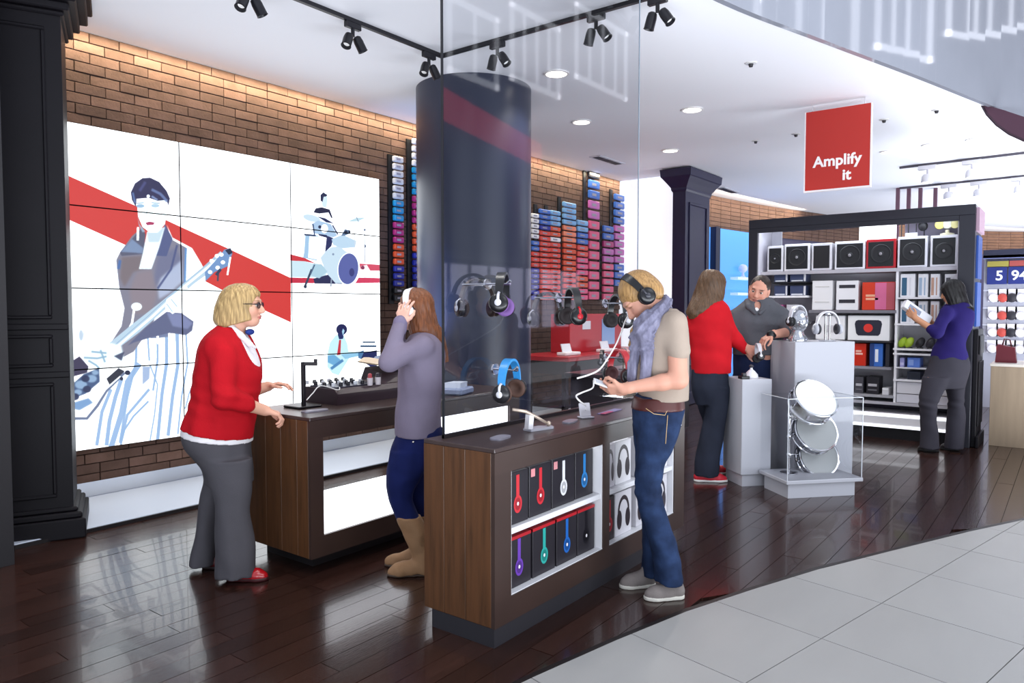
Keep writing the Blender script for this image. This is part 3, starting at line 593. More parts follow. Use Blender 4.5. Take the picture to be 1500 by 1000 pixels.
tag(bx('edge_strip', P('#14161c', .3), gp, GX0, GX0+.006, GY-.006, GY+.006, CZ1, CEIL), 'dark polished edge'); bx('edge_trim', P('#8d98a4', .3), gp, GX1-.003, GX1, GY-.004, GY+.004, CZ1, CEIL)
bx('foot_channel', P('#3b3638', .3, metal=.6), gp, GX0, CX1-.02, GY-.009, GY+.009, CZ1, CZ1+.018)
# ---- headphones
def headphone(name, label, M, band='#17171a', cup='#17171a', pad='#0d0d0f', accent=None, s=1., group=None, cat='headphones', open_=1., bust=False):
    o = M.to_translation(); t = thing(name, label, cat, o, group)
    S = M @ Matrix.Scale(s, 4); R = .078*open_
    mb = MB(); mb.M = S; n = 22; pts = [(R*math.cos(a), 0, .02+.093*math.sin(a)) for a in np.linspace(-.12, math.pi+.12, n)]
    V = []; Fc = []
    for i, p in enumerate(pts):
        a = -.12+(math.pi+.24)*i/(n-1); nx_, nz_ = math.cos(a), math.sin(a); w = .0135+.004*math.sin(max(0, min(math.pi, a)))
        th = .0045
        for (du, dv) in ((-w, -th), (w, -th), (w*1.05, 0), (w, th), (-w, th), (-w*1.05, 0)): V.append((p[0]+nx_*dv, du, p[2]+nz_*dv))
    for i in range(n-1):
        for k in range(6): Fc.append((i*6+k, i*6+(k+1) % 6, (i+1)*6+(k+1) % 6, (i+1)*6+k))
    Fc += [tuple(range(6))[::-1], tuple((n-1)*6+k for k in range(6))]
    mb.add(V, Fc); mb.build('headband', P(band, .3), t, smooth=True, auto=50)
    for sd in (-1, 1):
        mb = MB(); mb.M = S; cx = sd*R
        prof = [(.001, .024), (.014, .0235), (.026, .021), (.034, .016), (.037, .008), (.036, 0), (.033, -.004)]
        mb.lathe([(r, h) for r, h in prof], 24, axis=(sd, 0, 0), o=(cx, 0, -.008)); c = mb.build('ear_cup', P(cup, .28), t, smooth=True, auto=50)
        mb = MB(); mb.M = S; mb.lathe([(.014, -.004), (.030, -.004), (.037, -.009), (.037, -.016), (.031, -.021), (.02, -.019), (.014, -.01)], 22, axis=(sd, 0, 0), o=(cx, 0, -.008)); mb.build('ear_pad', P(pad, .7), t, smooth=True)
        mb = MB(); mb.M = S; mb.tube([(cx+sd*.004, .0, .03), (cx+sd*.019, .0, .018), (cx+sd*.022, 0, 0)], .006, 8); mb.build('yoke', P(accent or band, .25), t, smooth=True)
        if accent: mb = MB(); mb.M = S; mb.lathe([(.001, .0262), (.012, .0258), (.013, .0235)], 18, axis=(sd, 0, 0), o=(cx, 0, -.008)); mb.build('cup_emblem', P(accent, .3), c, smooth=True)
    return t
def hpM(pos, yaw=0, tilt=0, roll=0): return Matrix.Translation(pos) @ Matrix.Rotation(yaw, 4, 'Z') @ Matrix.Rotation(tilt, 4, 'X') @ Matrix.Rotation(roll, 4, 'Y')
mounts = [('upper left', 2.86, 1.56, '#1a1a1d', '#101013', '#6b4a86', '#c9c9d2'), ('upper right', 3.50, 1.50, '#1a181b', '#141316', '#241c1e', '#b9202c'), ('lower left', 2.92, 1.13, '#2f88c9', '#1a191c', '#4a3228', '#d6d6dc'), ('lower right', 4.04, 1.13, '#b3222c', '#151418', '#3a1418', '#b3222c'), ('rightmost upper', 4.02, 1.47, '#17161a', '#121115', '#1a1416', '#c9c9d2')]
for k, (nm, x, z, bc, cc, pc, ac) in enumerate(mounts):
    t = thing('headphone_mount', 'metal headphone bracket fixed to the glass screen, %s one' % nm, 'bracket', (x, GY, z), 'brackets on the glass screen')
    mb = MB(); mb.cyl((x, GY+(.16 if k < 2 else .002), z+.06), (x, GY-.15, z+.06), .006, n=10); mb.cyl((x, GY-.13, z+.06), (x, GY-.15, z+.075), .008, n=10); mb.build('arm', P('#b8b8c0', .2, metal=1), t)
    mb = MB(); mb.cyl((x, GY-.001, z+.06), (x, GY-.012, z+.06), .028, n=20); mb.build('mount_disc', P('#c4c4cc', .25, metal=1), t)
    headphone('headphones', 'black headphones on the glass screen bracket, %s one' % nm if k != 2 else 'black headphones with bright blue headband on the lower left glass bracket', hpM((x, GY-.10, z-.035), yaw=(.5, .9, .25, 1.1, 1.0)[k], roll=(.1, 0, -.05, 0, 0)[k]), bc, cc, pc, ac, s=1.3, group='headphones on the glass screen')
    if k in (0, 1): headphone('headphones', 'second black headphones on the far side of the %s glass bracket' % nm, hpM((x+.085, GY+.13, z-.05), yaw=-.35), '#1a1a1d', '#101013', '#2a1a16', '#bdbdc8', s=1.25, group='headphones on the glass screen')
def cable(label, pts, r=.004, col='#e4e2e0', n=6, nm='cable', group=None, cat='cable'):
    q = curve_pts([tuple(p) for p in pts], 8); o = MB().tube(q, r, n).build(nm, P(col, .4), None, smooth=True); return tag(o, label, cat, group)
# things on the front counter top
zt = CZ1
for (p, lb, a, b_) in (((733, 642), 'grey display plate lying nearest the corner of the front counter', .13, .07), ((835, 618), 'grey display plate on the front counter beside the hanging tag', .13, .06)):
    c = at(*p, z=zt); plate(lb, c, a, b_, .2)
c = at(783, 630, z=zt)
t = thing('alarm_stand', 'tilted white alarm stand with folded arm on the front counter', 'stand', c)
mb = MB(); mb.M = Matrix.Translation(c) @ Matrix.Rotation(-.2, 4, 'Z'); mb.prism([(-.05, -.03, .001), (.10, -.035, .001), (.12, 0, .001), (.06, .035, .001), (-.05, .03, .001)], (0, 0, .012)); mb.build('base', P('#b7b6c0', .3), t)
mb = MB(); mb.M = Matrix.Translation(c) @ Matrix.Rotation(-.2, 4, 'Z'); mb.prism([(-.06, -.02, .013), (-.03, -.02, .013), (-.022, -.02, .075), (-.052, -.02, .085)], (0, .03, 0)); mb.build('pedestal', P('#d8d6da', .35), t)
mb = MB(); mb.M = Matrix.Translation(c) @ Matrix.Rotation(-.2, 4, 'Z'); mb.tube([(-.13, .02, .115), (-.06, .0, .10), (.02, -.01, .06), (.085, -.01, .025)], [.008, .009, .008, .007], 8); mb.ell((.088, -.01, .026), .014, .014, .014, 10, 8); mb.build('arm', P('#c9b7a6', .25, metal=.6), t, smooth=True)
c = at(858, 612, z=zt)
t = thing('tag_holder', 'white tilted tag holder standing on the front counter beside the customer', 'holder', c)
mb = MB(); mb.M = Matrix.Translation(c) @ Matrix.Rotation(-.5, 4, 'Z') @ Matrix.Rotation(-.25, 4, 'X'); mb.box(-.035, .035, -.006, .006, .008, .085, b=.004); mb.build('card', P('#d9d7de', .3), t)
mb = MB(); mb.M = Matrix.Translation(c) @ Matrix.Rotation(-.5, 4, 'Z'); mb.box(-.04, .04, -.03, .03, .0005, .01, b=.003); mb.build('base', P('#bdbbc4', .35), t)
c = at(895, 603, z=zt)
t = thing('leaflet', 'pink and lilac leaflet lying on the front counter beside the customer', 'leaflet', c); mb = MB(); mb.M = Matrix.Translation(c) @ Matrix.Rotation(.1, 4, 'Z'); mb.box(-.13, .12, -.02, .03, .0005, .004); mb.build('cover', P('#8d86b0', .4), t); mb = MB(); mb.M = Matrix.Translation(c) @ Matrix.Rotation(.1, 4, 'Z'); mb.box(-.14, -.02, -.025, .005, .0042, .0075); mb.build('inner_page', P('#c24a72', .4), t)
# ---- equipment on the back counter
zt = BZ1
M_MAR = mat('maroon_black_casing', '#33242b', .4, var=.05)
P0 = at(494.4, 594, z=zt); x1 = float(at(600, 581, Y=P0[1])[0])+.25; PL = at(408, 582, X=P0[0])
dx0, dy0 = float(P0[0]), float(P0[1]); dy1 = min(float(PL[1]), BY1-.01)
t = thing('music_mixer', 'large dark maroon music mixer console with knobs on the back counter', 'mixer', (dx0+.4, (dy0+dy1)/2, zt))
H_ = .10
mb = MB(); mb.prism([(dx0, dy0, zt+.0005), (dx0, dy1, zt+.0005), (dx0, dy1, zt+H_), (dx0, dy0+.03, zt+H_), (dx0, dy0, zt+H_-.03)], (x1-dx0, 0, 0)); mb.build('console', M_MAR, t)
bx('control_panel', P('#2b2a3a', .35), t, dx0+.02, dx0+.40, dy0+.06, dy1-.02, zt+H_, zt+H_+.008)
for i in range(6):
    for j in range(4):
        kx, ky = dx0+.05+i*.06, dy0+.10+j*.09; mb = MB(); mb.lathe([(.013, 0), (.012, .022), (.009, .024)], 12, o=(kx, ky, zt+H_+.008)); mb.build('knob', P(['#1a1a22', '#cfd4dc'][(i+j) % 3 == 0], .3), t, smooth=True, auto=40)
mb = MB(); mb.prism([(dx0+.44, dy0+.08, zt+H_), (dx0+.44, dy1-.02, zt+H_), (dx0+.47, dy1-.04, zt+H_+.10), (dx0+.50, dy0+.14, zt+H_+.06)], (.40, 0, 0)); mb.build('raised_deck', M_MAR, t)
for lb, dx_, col in (('slim red-capped marker pot on the mixer', .30, '#a8424a'), ('slim dark-capped marker pot on the mixer', .37, '#2c2630')):
    q = (dx0+dx_, dy0+.035, zt+H_); tt = thing('marker_pot', lb, 'pot', q); mb = MB(); mb.lathe([(.017, .0005), (.019, .05)], 14, o=q); mb.build('pot', P('#cdc6cc', .35), tt, smooth=True, auto=40); mb = MB(); mb.lathe([(.015, .05), (.013, .075), (.004, .08)], 14, o=q); mb.build('cap', P(col, .4), tt, smooth=True, auto=40)
q = (dx0+.62, dy0+.22, zt+H_+.115)
t = thing('open_magazine', 'open magazine resting on the raised deck of the mixer', 'magazine', q)
for sd, c in ((-1, '#d6c2a8'), (1, '#8090ac')):
    mb = MB(); mb.M = Matrix.Translation(q) @ Matrix.Rotation(.35, 4, 'Z') @ Matrix.Rotation(.12, 4, 'X'); pr = [(0, 0, .010), (sd*.05, 0, .034), (sd*.12, 0, .038), (sd*.20, 0, .016)]
    V = []; 
    for p in pr: V += [(p[0], -.12, p[2]), (p[0], .12, p[2]), (p[0], -.12, p[2]-.008), (p[0], .12, p[2]-.008)]
    Fc = []
    for i in range(3): a = i*4; b_ = a+4; Fc += [(a, b_, b_+1, a+1), (a+2, a+3, b_+3, b_+2), (a, a+2, b_+2, b_), (a+1, b_+1, b_+3, a+3)]
    mb.add(V, Fc); mb.build('page', P(c, .5), t, smooth=True, auto=60)
# monitor post
q = at(445, 597, z=zt)
t = thing('microphone_post', 'black upright post with a bent arm on the back counter beside the shop assistant', 'stand', q)
zt2 = float(at(445, 530, Y=q[1])[2]); ax = rtv
mb = MB(); mb.M = Matrix.Translation(q); mb.box(-.011, .011, -.011, .011, .012, zt2-zt, b=.002); mb.build('post', P('#17131a', .4), t)
mb = MB(); mb.M = basis(q, rtv, np.cross((0, 0, 1), rtv), (0, 0, 1)); mb.box(-.011, .085, -.009, .009, zt2-zt-.022, zt2-zt, b=.002); mb.box(.066, .085, -.009, .009, zt2-zt, zt2-zt+.018, b=.002); mb.build('arm', P('#17131a', .4), t)
mb = MB(); mb.M = Matrix.Translation(q) @ Matrix.Rotation(.0, 4, 'Z'); mb.box(-.07, .10, -.05, .11, .0005, .014, b=.004); mb.build('base', P('#15131a', .35), t)
c = at(466, 603, z=zt); plate('grey display plate on the back counter in front of the mixer', c+np.array([0, .03, 0]), .17, .07, -.1)
cable('thin white cable hanging over the mixer edge', [at(449, 586, Y=dy0-.03), at(458, 576, Y=dy0-.02), at(470, 565, Y=dy0-.006), (dx0+.0, dy0-.004, zt+.10), (dx0+.05, dy0+.04, zt+.108)], .0032)
# clear bag and box behind the glass on the back counter
q = at(672, 572, z=zt+.02); q = np.array([BX1-.55, BY0+.25, zt])
q = at(668, 577, z=zt)
tt = thing('wrapped_parcel', 'pale blue parcel in clear wrap seen through the glass screen', 'parcel', q); mb = MB(); mb.M = Matrix.Translation(q) @ Matrix.Rotation(.3, 4, 'Z'); mb.box(-.10, .12, -.09, .09, .0005, .05, b=.012); mb.build('wrapper', P('#8d9ab8', .25), tt); mb = MB(); mb.M = Matrix.Translation(q) @ Matrix.Rotation(.3, 4, 'Z'); mb.prism([(-.06, -.06, .05), (.08, -.05, .05), (.06, .05, .05), (-.07, .06, .05)], (.01, 0, .035)); mb.build('paper_sheet', P('#d2dae8', .35), tt)
# ================================================================ GOODS ALONG THE BRICK WALL
M_CASE = mat('coloured_case', '#888888', .35, objcol=True)
def peg_strip(x, z0, z1, lb): t = thing('display_rail', lb, 'rail', (x, WALLY, z0), 'black hanging rails'); bx('rail', P('#0d0d12', .5), t, x-.06, x+.015, WALLY-.03, WALLY-.009, z0, z1); return t
_cm = {}
def case_mesh(w, h, d):
    k = (round(w, 3), round(h, 3), round(d, 3))
    if k not in _cm:
        mb = MB(); mb.box(-w/2, w/2, -d, 0, -h/2, h/2, b=min(.012, d*.3)); mb.m = 1; mb.box(-w*.30, w*.12, -d-.002, -d, -h*.2, h*.12); o = mb.build('phone_case', [M_CASE, P('#9a98a8', .4)]); _cm[k] = o.data; bpy.data.objects.remove(o)
    return _cm[k]
def case(px_, pz, w, h, d, col, lb, group, y=WALLY-.031):
    o = bpy.data.objects.new('phone_case', case_mesh(w, h, d)); COL.objects.link(o); o.location = (px_, y, pz); o.color = (*rgb(col), 1); tag(o, lb, 'phone case', group); return o
cn = {'#d7d7dd': 'white', '#1e8fc4': 'turquoise', '#b02a74': 'magenta', '#e0532c': 'orange', '#2730a0': 'dark blue', '#202028': 'black', '#e34a3c': 'red', '#f08a68': 'salmon', '#e85a86': 'pink', '#c86ab8': 'lilac', '#3f6fc8': 'blue', '#7fb4e4': 'light blue', '#f2f2f4': 'pale'}
peg_strip(5.74, 1.55, 3.20, 'black hanging rail on brick right beside the video wall'); peg_strip(6.03, 1.4, 3.42, 'black hanging rail on brick touching the round column')
ORD = 'first second third fourth fifth sixth seventh eighth ninth tenth eleventh twelfth thirteenth fourteenth fifteenth sixteenth seventeenth eighteenth nineteenth twentieth twenty-first twenty-second'.split()
seq = ['#d7d7dd']*6+['#1e8fc4']*3+['#b02a74']*3+['#e0532c']*3+['#2730a0']*3+['#202028']*2
for i, c in enumerate(seq): case(5.80, 3.155-i*.081, .145, .066, .05, c, '%s phone case, %s from top of the rail right beside the video wall' % (cn[c], ORD[i]), 'cases on the rail beside the video wall')
seq = ['#d7d7dd']*4+['#1e8fc4']*4+['#b02a74']*4+['#e0532c']*4+['#2730a0']*5
for i, c in enumerate(seq): case(6.10, 3.40-i*.081, .145, .066, .05, c, '%s phone case, %s from top of the rail touching the round column' % (cn[c], ORD[i]), 'cases on the rail touching the column')
# right-hand display: columns of cases on rails (pixel columns give x on the wall)
WMAX = {782.5: .17, 783: .17, 797: .26, 812: .26, 833: .34, 852: .30, 869: .30, 890: .32, 907: .36}
def colm(pxl, ytop, ybot, cols, w, nm, rail=True, ph=None, outs=.05):
    x = float(at(pxl, 350, Y=WALLY-.05)[0]); zt_, zb = float(at(pxl, ytop, Y=WALLY-.05)[2]), float(at(pxl, ybot, Y=WALLY-.05)[2])
    n = len(cols); st = (zt_-zb)/n
    if rail: peg_strip(x-w*.5, zb, zt_+.05, 'black hanging rail behind the %s of cases' % nm)
    for i, c in enumerate(cols): case(x, zt_-st*(i+.5), min(w, WMAX.get(pxl, w)), st*.78, outs, c, '%s phone case, %s from top of the %s' % (cn[c], ORD[i], nm), 'cases in the %s' % nm)
colm(782.5, 312, 350, ['#f2f2f4']*5, .22, 'narrow pale case column touching the round column'); colm(783, 352, 440, ['#3f6fc8']*2+['#e34a3c']*3+['#2730a0']*6, .20, 'lower case column touching the round column', False)
colm(797, 306, 440, ['#3f6fc8']*3+['#2730a0']+['#e34a3c']*13, .30, 'red case column nearest the round column')
colm(812, 308, 440, ['#7fb4e4']*3+['#e0532c']*2+['#f2f2f4']+['#e34a3c']*11, .30, 'orange red case column behind the glass')
colm(833, 296, 440, ['#7fb4e4']*4+['#f08a68']*3+['#e0532c']*5+['#e34a3c']*5, .38, 'salmon case column behind the glass')
colm(852, 322, 440, ['#7fb4e4']*2+['#3f6fc8']*2+['#e34a3c']*2+['#e85a86']*3+['#e0532c']*2+['#e85a86']*2, .34, 'short mixed case column behind the glass')
colm(869, 248, 440, ['#202028']+['#3f6fc8']*2+['#c86ab8']*2+['#e85a86']*8, .40, 'tallest pink case column behind the glass')
colm(890, 330, 440, ['#3f6fc8']*2+['#b02a74']+['#c86ab8']*2+['#e85a86']*5, .36, 'lilac case column behind the glass')
colm(907, 284, 420, ['#3f6fc8']*4+['#c86ab8']*5+['#3f6fc8']*3, .42, 'blue case column at the wall end')
# red display desk and dark tables against the wall
def P3(px_, py_, z): return at(px_, py_, z=z)
q0 = np.array([8.2, 5.10, 0])
t = thing('display_table', 'red-topped display table against the brick wall behind the glass', 'table', (8.9, 5.2, 0))
bx('tabletop', P('#a8222c', .3), t, 7.3, 9.9, 4.75, 5.55, .86, .92, b=.006); bx('apron', P('#3a2a2c', .4), t, 7.38, 9.82, 4.83, 5.47, .70, .86)
for a, b_ in ((7.4, 4.85), (9.74, 4.85), (7.4, 5.39), (9.74, 5.39)): bx('leg', P('#2c2428', .4), t, a, a+.06, b_, b_+.06, 0, .70)
bx('lower_shelf', P('#332a2e', .4), t, 7.4, 9.8, 4.87, 5.43, .28, .32)
t = thing('display_case', 'bright red upright display case on the red-topped table', 'display case', (8.2, 5.25, .92)); bx('case_body', P('#b3242e', .35), t, 7.95, 9.3, 5.15, 5.45, .9205, 1.42, b=.006)
bx('window', P('#7fa0d0', .2), t, 8.75, 9.1, 5.144, 5.15, 1.0, 1.35); bx('window', P('#d8dae2', .3), t, 8.25, 8.45, 5.144, 5.15, 1.22, 1.33)
for lb, x in (('white charging dock at the left of the red-topped table', 7.62), ('white charging dock in front of the red display case', 8.55)):
    t = thing('charging_dock', lb, 'dock', (x, 4.95, .92)); bx('base', P('#e8e4e6', .35), t, x-.17, x+.17, 4.88, 5.02, .9205, .96, b=.008); mb = MB(); mb.prism([(x-.1, 4.97, .96), (x+.1, 4.97, .96), (x+.1, 5.0, 1.06), (x-.1, 5.0, 1.06)], (0, .012, 0)); mb.build('cradle', P('#dedce2', .3), t)
t = thing('display_table', 'long dark display table between the counters behind the glass', 'table', (5.6, 3.9, 0))
ax0, ax1, ay0, ay1 = 6.3, 8.2, 3.55, 4.15
bx('tabletop', P('#3b343a', .3), t, ax0, ax1, ay0, ay1, .80, .84, b=.005); bx('front_panel', P('#2d282e', .4), t, ax0+.05, ax1-.05, ay0+.05, ay0+.08, .1, .80); bx('side_panel', P('#2d282e', .4), t, ax0+.05, ax0+.08, ay0+.08, ay1-.05, .1, .8); bx('side_panel', P('#2d282e', .4), t, ax1-.08, ax1-.05, ay0+.08, ay1-.05, .1, .8); bx('plinth', P('#1d1a1e', .5), t, ax0+.1, ax1-.1, ay0+.1, ay1-.08, 0, .1)
for k, x in enumerate((6.55, 7.0, 7.5, 7.95)):
    lb = ['first', 'second', 'third', 'fourth'][k]
    headphone('headphones', '%s pair of black headphones along the dark table behind the glass' % lb, hpM((x, 3.85, .84+.115), yaw=.4+.5*k), '#1c1b1f', '#141418', '#0c0c0e', '#8d8d98', s=1., group='headphones on the dark table')
    t = thing('headphone_stand', 'small dark stand under the %s pair of headphones on the dark table' % lb, 'stand', (x, 3.85, .84)); mb = MB(); mb.lathe([(.05, .0005), (.05, .008), (.008, .012), (.007, .2), (.016, .212)], 16, o=(x, 3.85, .84)); mb.build('post', P('#2a282e', .3), t, smooth=True, auto=40)
# ================================================================ SHELF UNIT
def text(name, s, size, M, m, parent, ext=.002, off=.0, align='CENTER'):
    cu = bpy.data.curves.new(name, 'FONT'); cu.body = s; cu.size = size; cu.extrude = ext; cu.offset = off; cu.align_x = align; cu.align_y = 'CENTER'; cu.resolution_u = 4
    o = bpy.data.objects.new(name, cu); COL.objects.link(o); bpy.context.view_layer.update()
    me = bpy.data.meshes.new_from_object(o.evaluated_get(bpy.context.evaluated_depsgraph_get())); bpy.data.objects.remove(o); bpy.data.curves.remove(cu)
    me.name = name; me.materials.clear(); me.materials.append(m)
    o = bpy.data.objects.new(name, me); COL.objects.link(o)
    if parent:
        off_ = Vector(); q = parent
        while q: off_ += q.location; q = q.parent
        M = Matrix.Translation(-off_) @ M; o.parent = parent
    o.data.transform(M); return o
FX = 9.18; XI = 9.33; XB = 9.72
yL, yR = float(at(1097, 322, X=FX)[1]), float(at(1430, 293, X=FX)[1]); zT = 2.60
M_FRM = mat('dark_slate_frame', '#22222b', .35, var=.05); M_SH = mat('white_shelf_laminate', '#eceaee', .35); M_GRY = P('#b5b2ba', .5)
su = thing('shelf_unit', 'big dark framed shelf unit filled with speakers and boxes behind the white plinth', 'shelf', (FX+.3, (yL+yR)/2, 0))
def sb(nm, m, *a, b=0, par=su): return bx(nm, m, par, *a, b=b)
sb('frame_top', M_FRM, FX, XB+.1, yR, yL, zT-.11, zT, b=.004)
sb('frame_post', M_FRM, FX, XB+.1, yL-.11, yL, 0, zT-.11, b=.004); sb('frame_post', M_FRM, FX, XB+.1, yR, yR+.15, 0, zT-.11, b=.004)
iy0, iy1 = yR+.15, yL-.11
sb('side_lining', P('#cfccd6', .5), FX+.03, XB, iy1-.012, iy1, .12, zT-.11); sb('side_lining', P('#cfccd6', .5), FX+.03, XB, iy0, iy0+.012, .12, zT-.11)
zsp = float(at(1290, 394, X=XI)[2]); zb_ = float(at(1300, 588, X=XI)[2])
sb('back_board', P('#c3c1c8', .55), XB-.02, XB, iy0+.012, iy1-.012, zb_, float(at(1290, 356, X=XB)[2]))
yM = float(at(1314, 450, X=XI)[1])
sb('back_board', P('#a9a3b8', .55), XB-.02, XB, iy0+.012, yM, float(at(1290, 356, X=XB)[2]), zT-.11)
sb('divider', M_SH, XI-.03, XB-.02, yM-.012, yM+.012, zb_, zsp)
sb('lit_screen', mat('lit_header', '#ffffff', .5, emit='#f2fbff', es=1.5), XB-.06, XB-.04, float(at(1313, 330, X=XB-.06)[1]), float(at(1259, 330, X=XB-.06)[1]), float(at(1290, 352, X=XB-.06)[2]), zT-.115)
sb('added_glow_strip', mat('shelf_fill_glow', '#ffffff', .5, emit='#e8f2ff', es=15), FX+.06, FX+.12, iy0+.1, iy1-.1, zT-.125, zT-.111)  # glowing strip added behind the lip to brighten the shelf goods
sb('frame_lip', M_FRM, FX, FX+.03, iy0, iy1, zT-.165, zT-.11)
sb('back_board', P('#d3d2dc', .5), XB-.02, XB, float(at(1146, 350, X=XB)[1]), iy1-.012, float(at(1290, 356, X=XB)[2]), zT-.11)
sb('bottom_board', M_GRY, XI-.06, XB, iy0+.012, iy1-.012, zb_-.03, zb_)
sb('base_plinth', M_SH, FX+.08, XB, iy0, iy1, .13, .30, b=.004); sb('base_light', mat('lit_base', '#ffffff', .5, emit='#f4f8ff', es=1.1), FX+.072, FX+.079, iy0+.02, iy1-.02, .26, .295); sb('base_light', MATS['lit_base'], FX+.072, FX+.079, iy0+.02, iy1-.02, .135, .165); sb('toe_kick', P('#17151a', .5), FX+.14, XB, iy0, iy1, 0, .13)
sb('kick_mirror', P('#34303f', .15), XB-.04, XB-.01, iy0, iy1, .30, zb_-.03)
# end face: pedestal, blue banners
sb('end_pedestal', M_BLACKW, FX+.1, XB+.12, yR-.045, yR-.001, .0, 1.27, b=.006); sb('pedestal_moulding', M_BLACKW, FX+.16, XB+.06, yR-.06, yR-.046, 1.0, 1.2, b=.004); sb('pedestal_moulding', M_BLACKW, FX+.16, XB+.06, yR-.06, yR-.046, .22, .92, b=.004); sb('pedestal_base', M_BLACKW, FX+.06, XB+.15, yR-.075, yR-.046, 0, .12, b=.004)
sb('blue_banner', P('#2a4f9e', .4), FX+.14, XB+.0, yR-.02, yR-.001, 1.3, 1.78); sb('blue_banner', P('#254894', .4), FX+.14, XB+.0, yR-.02, yR-.001, 1.82, 2.28); sb('fabric_header', P('#a98b9c', .6), FX+.06, XB+.08, yR-.03, yR-.001, 2.32, 2.57)
def shelfz(px, py): return float(at(px, py, X=XI)[2])
def rect(x0, y0, x1, y1, zbase=None):
    a = at(x0, y0, X=XI); b = at(x1, y1, X=XI); z0 = zbase if zbase is not None else float(at((x0+x1)/2, y1, X=XI)[2])
    return float(b[1]), float(a[1]), z0, float(at((x0+x1)/2, y0, X=XI)[2])
def shelf(px0, px1, py, m=None, th=.025, x0=None):
    z = shelfz((px0+px1)/2, py); ya, yb = float(at(px1, py, X=XI)[1]), float(at(px0, py, X=XI)[1])
    sb('shelf', m or M_SH, (x0 or XI-.04), XB-.02, max(ya, iy0+.012), min(yb, iy1-.012), z-th, z); return z
# speakers
zs = shelf(1100, 1425, 394, M_GRY, .04)
def speaker(lb, x0, y0, x1, body, face, cone=True):
    a, b, z0, z1 = rect(x0, y0, x1, 393, zs); a = max(a, iy0+.02); z1 = z0+.33 if z1-z0 > .4 else z1
    t = thing('speaker', lb, 'speaker', (XI+.12, (a+b)/2, zs), 'speakers on the top shelf'); bx('cabinet', P(body, .3), t, XI, XI+.28, a+.002, b-.002, z0+.0005, z1, b=.006)
    w = min(.025, (b-a)*.12); bx('grille', P(face, .5), t, XI-.006, XI+.001, a+w, b-w, z0+.025, z1-.03, b=.002)
    yc, zc, r = (a+b)/2, (z0+z1)/2, min((b-a)/2-w, (z1-z0)/2)*.82
    if cone: mb = MB(); mb.lathe([(r, .006), (r*.96, .009), (r*.6, .002), (r*.3, .004), (r*.25, .011), (.001, .014)], 24, axis=(-1, 0, 0), o=(XI-.001, yc, zc)); mb.build('cone', P('#1d1d21', .4), t, smooth=True, auto=40); mb = MB(); mb.ell((XI-.016, yc, zc), .004, r*.16, r*.16, 10, 8); mb.build('dust_cap', P('#8d8a90', .3), t, smooth=True)
speaker('narrow white speaker at the left end of the top shelf', 1124, 360, 1147, '#dcdbe2', '#101015'); speaker('white speaker with broad black front, second from the left on the top shelf', 1149, 357, 1186, '#e2e1e6', '#12131a'); speaker('slim white speaker, third from the left on the top shelf', 1189, 356, 1218, '#d5d3da', '#17151a', False); speaker('white speaker left of the red one on the top shelf', 1223, 353, 1267, '#dfdee4', '#12131a'); speaker('red speaker in the middle of the top shelf', 1269, 350, 1312, '#b01a26', '#14161a'); speaker('white speaker right of the red one on the top shelf', 1315, 346, 1358, '#d9d8e0', '#17171b'); speaker('white speaker at the right end of the top shelf', 1363, 344, 1408, '#dad9e0', '#15171b')
ztop = float(at(1336, 346, X=XI)[2])
q = (XI+.12, float(at(1335, 340, X=XI)[1]), ztop)
t = thing('metal_rack', 'dark metal display rack standing on the speaker right of the red one', 'rack', q); h = .16
for dy in (-.11, -.03, .05, .12): mb = MB(); mb.cyl((q[0], q[1]+dy, q[2]), (q[0], q[1]+dy, q[2]+h), .006, n=8); mb.build('post', P('#1c1a22', .4), t)
bx('top_plate', P('#1c1a22', .4), t, q[0]-.05, q[0]+.05, q[1]-.14, q[1]+.14, q[2]+h, q[2]+h+.015); mb = MB(); mb.ell((q[0]-.02, q[1]-.10, q[2]+h-.045), .04, .05, .055, 12, 8); mb.build('hanging_lamp', P('#15141a', .5), t, smooth=True); bx('white_card', P('#dedbe2', .5), t, q[0]-.06, q[0]-.04, q[1]-.05, q[1]+.07, q[2], q[2]+.045)
q = (XI+.12, max(float(at(1393, 335, X=XI)[1]), iy0+.14), ztop)
t = thing('yellow_trophy', 'pale yellow headphone ornament standing on the speaker at the right end', 'ornament', q)
mb = MB(); mb.lathe([(.07, .0005), (.07, .02), (.02, .03), (.02, .06)], 16, o=q); mb.build('foot', P('#d9d3b4', .3), t, smooth=True, auto=40)
for dy in (-.075, 0, .075): mb = MB(); mb.lathe([(.045, -.02), (.05, 0), (.045, .02), (.02, .024)], 16, axis=(-1, 0, 0), o=(q[0], q[1]+dy, q[2]+.12)); mb.build('disc', P(['#e6dc9a', '#d8d6c8', '#e8d878'][int(dy/.075)+1], .3), t, smooth=True, auto=40)
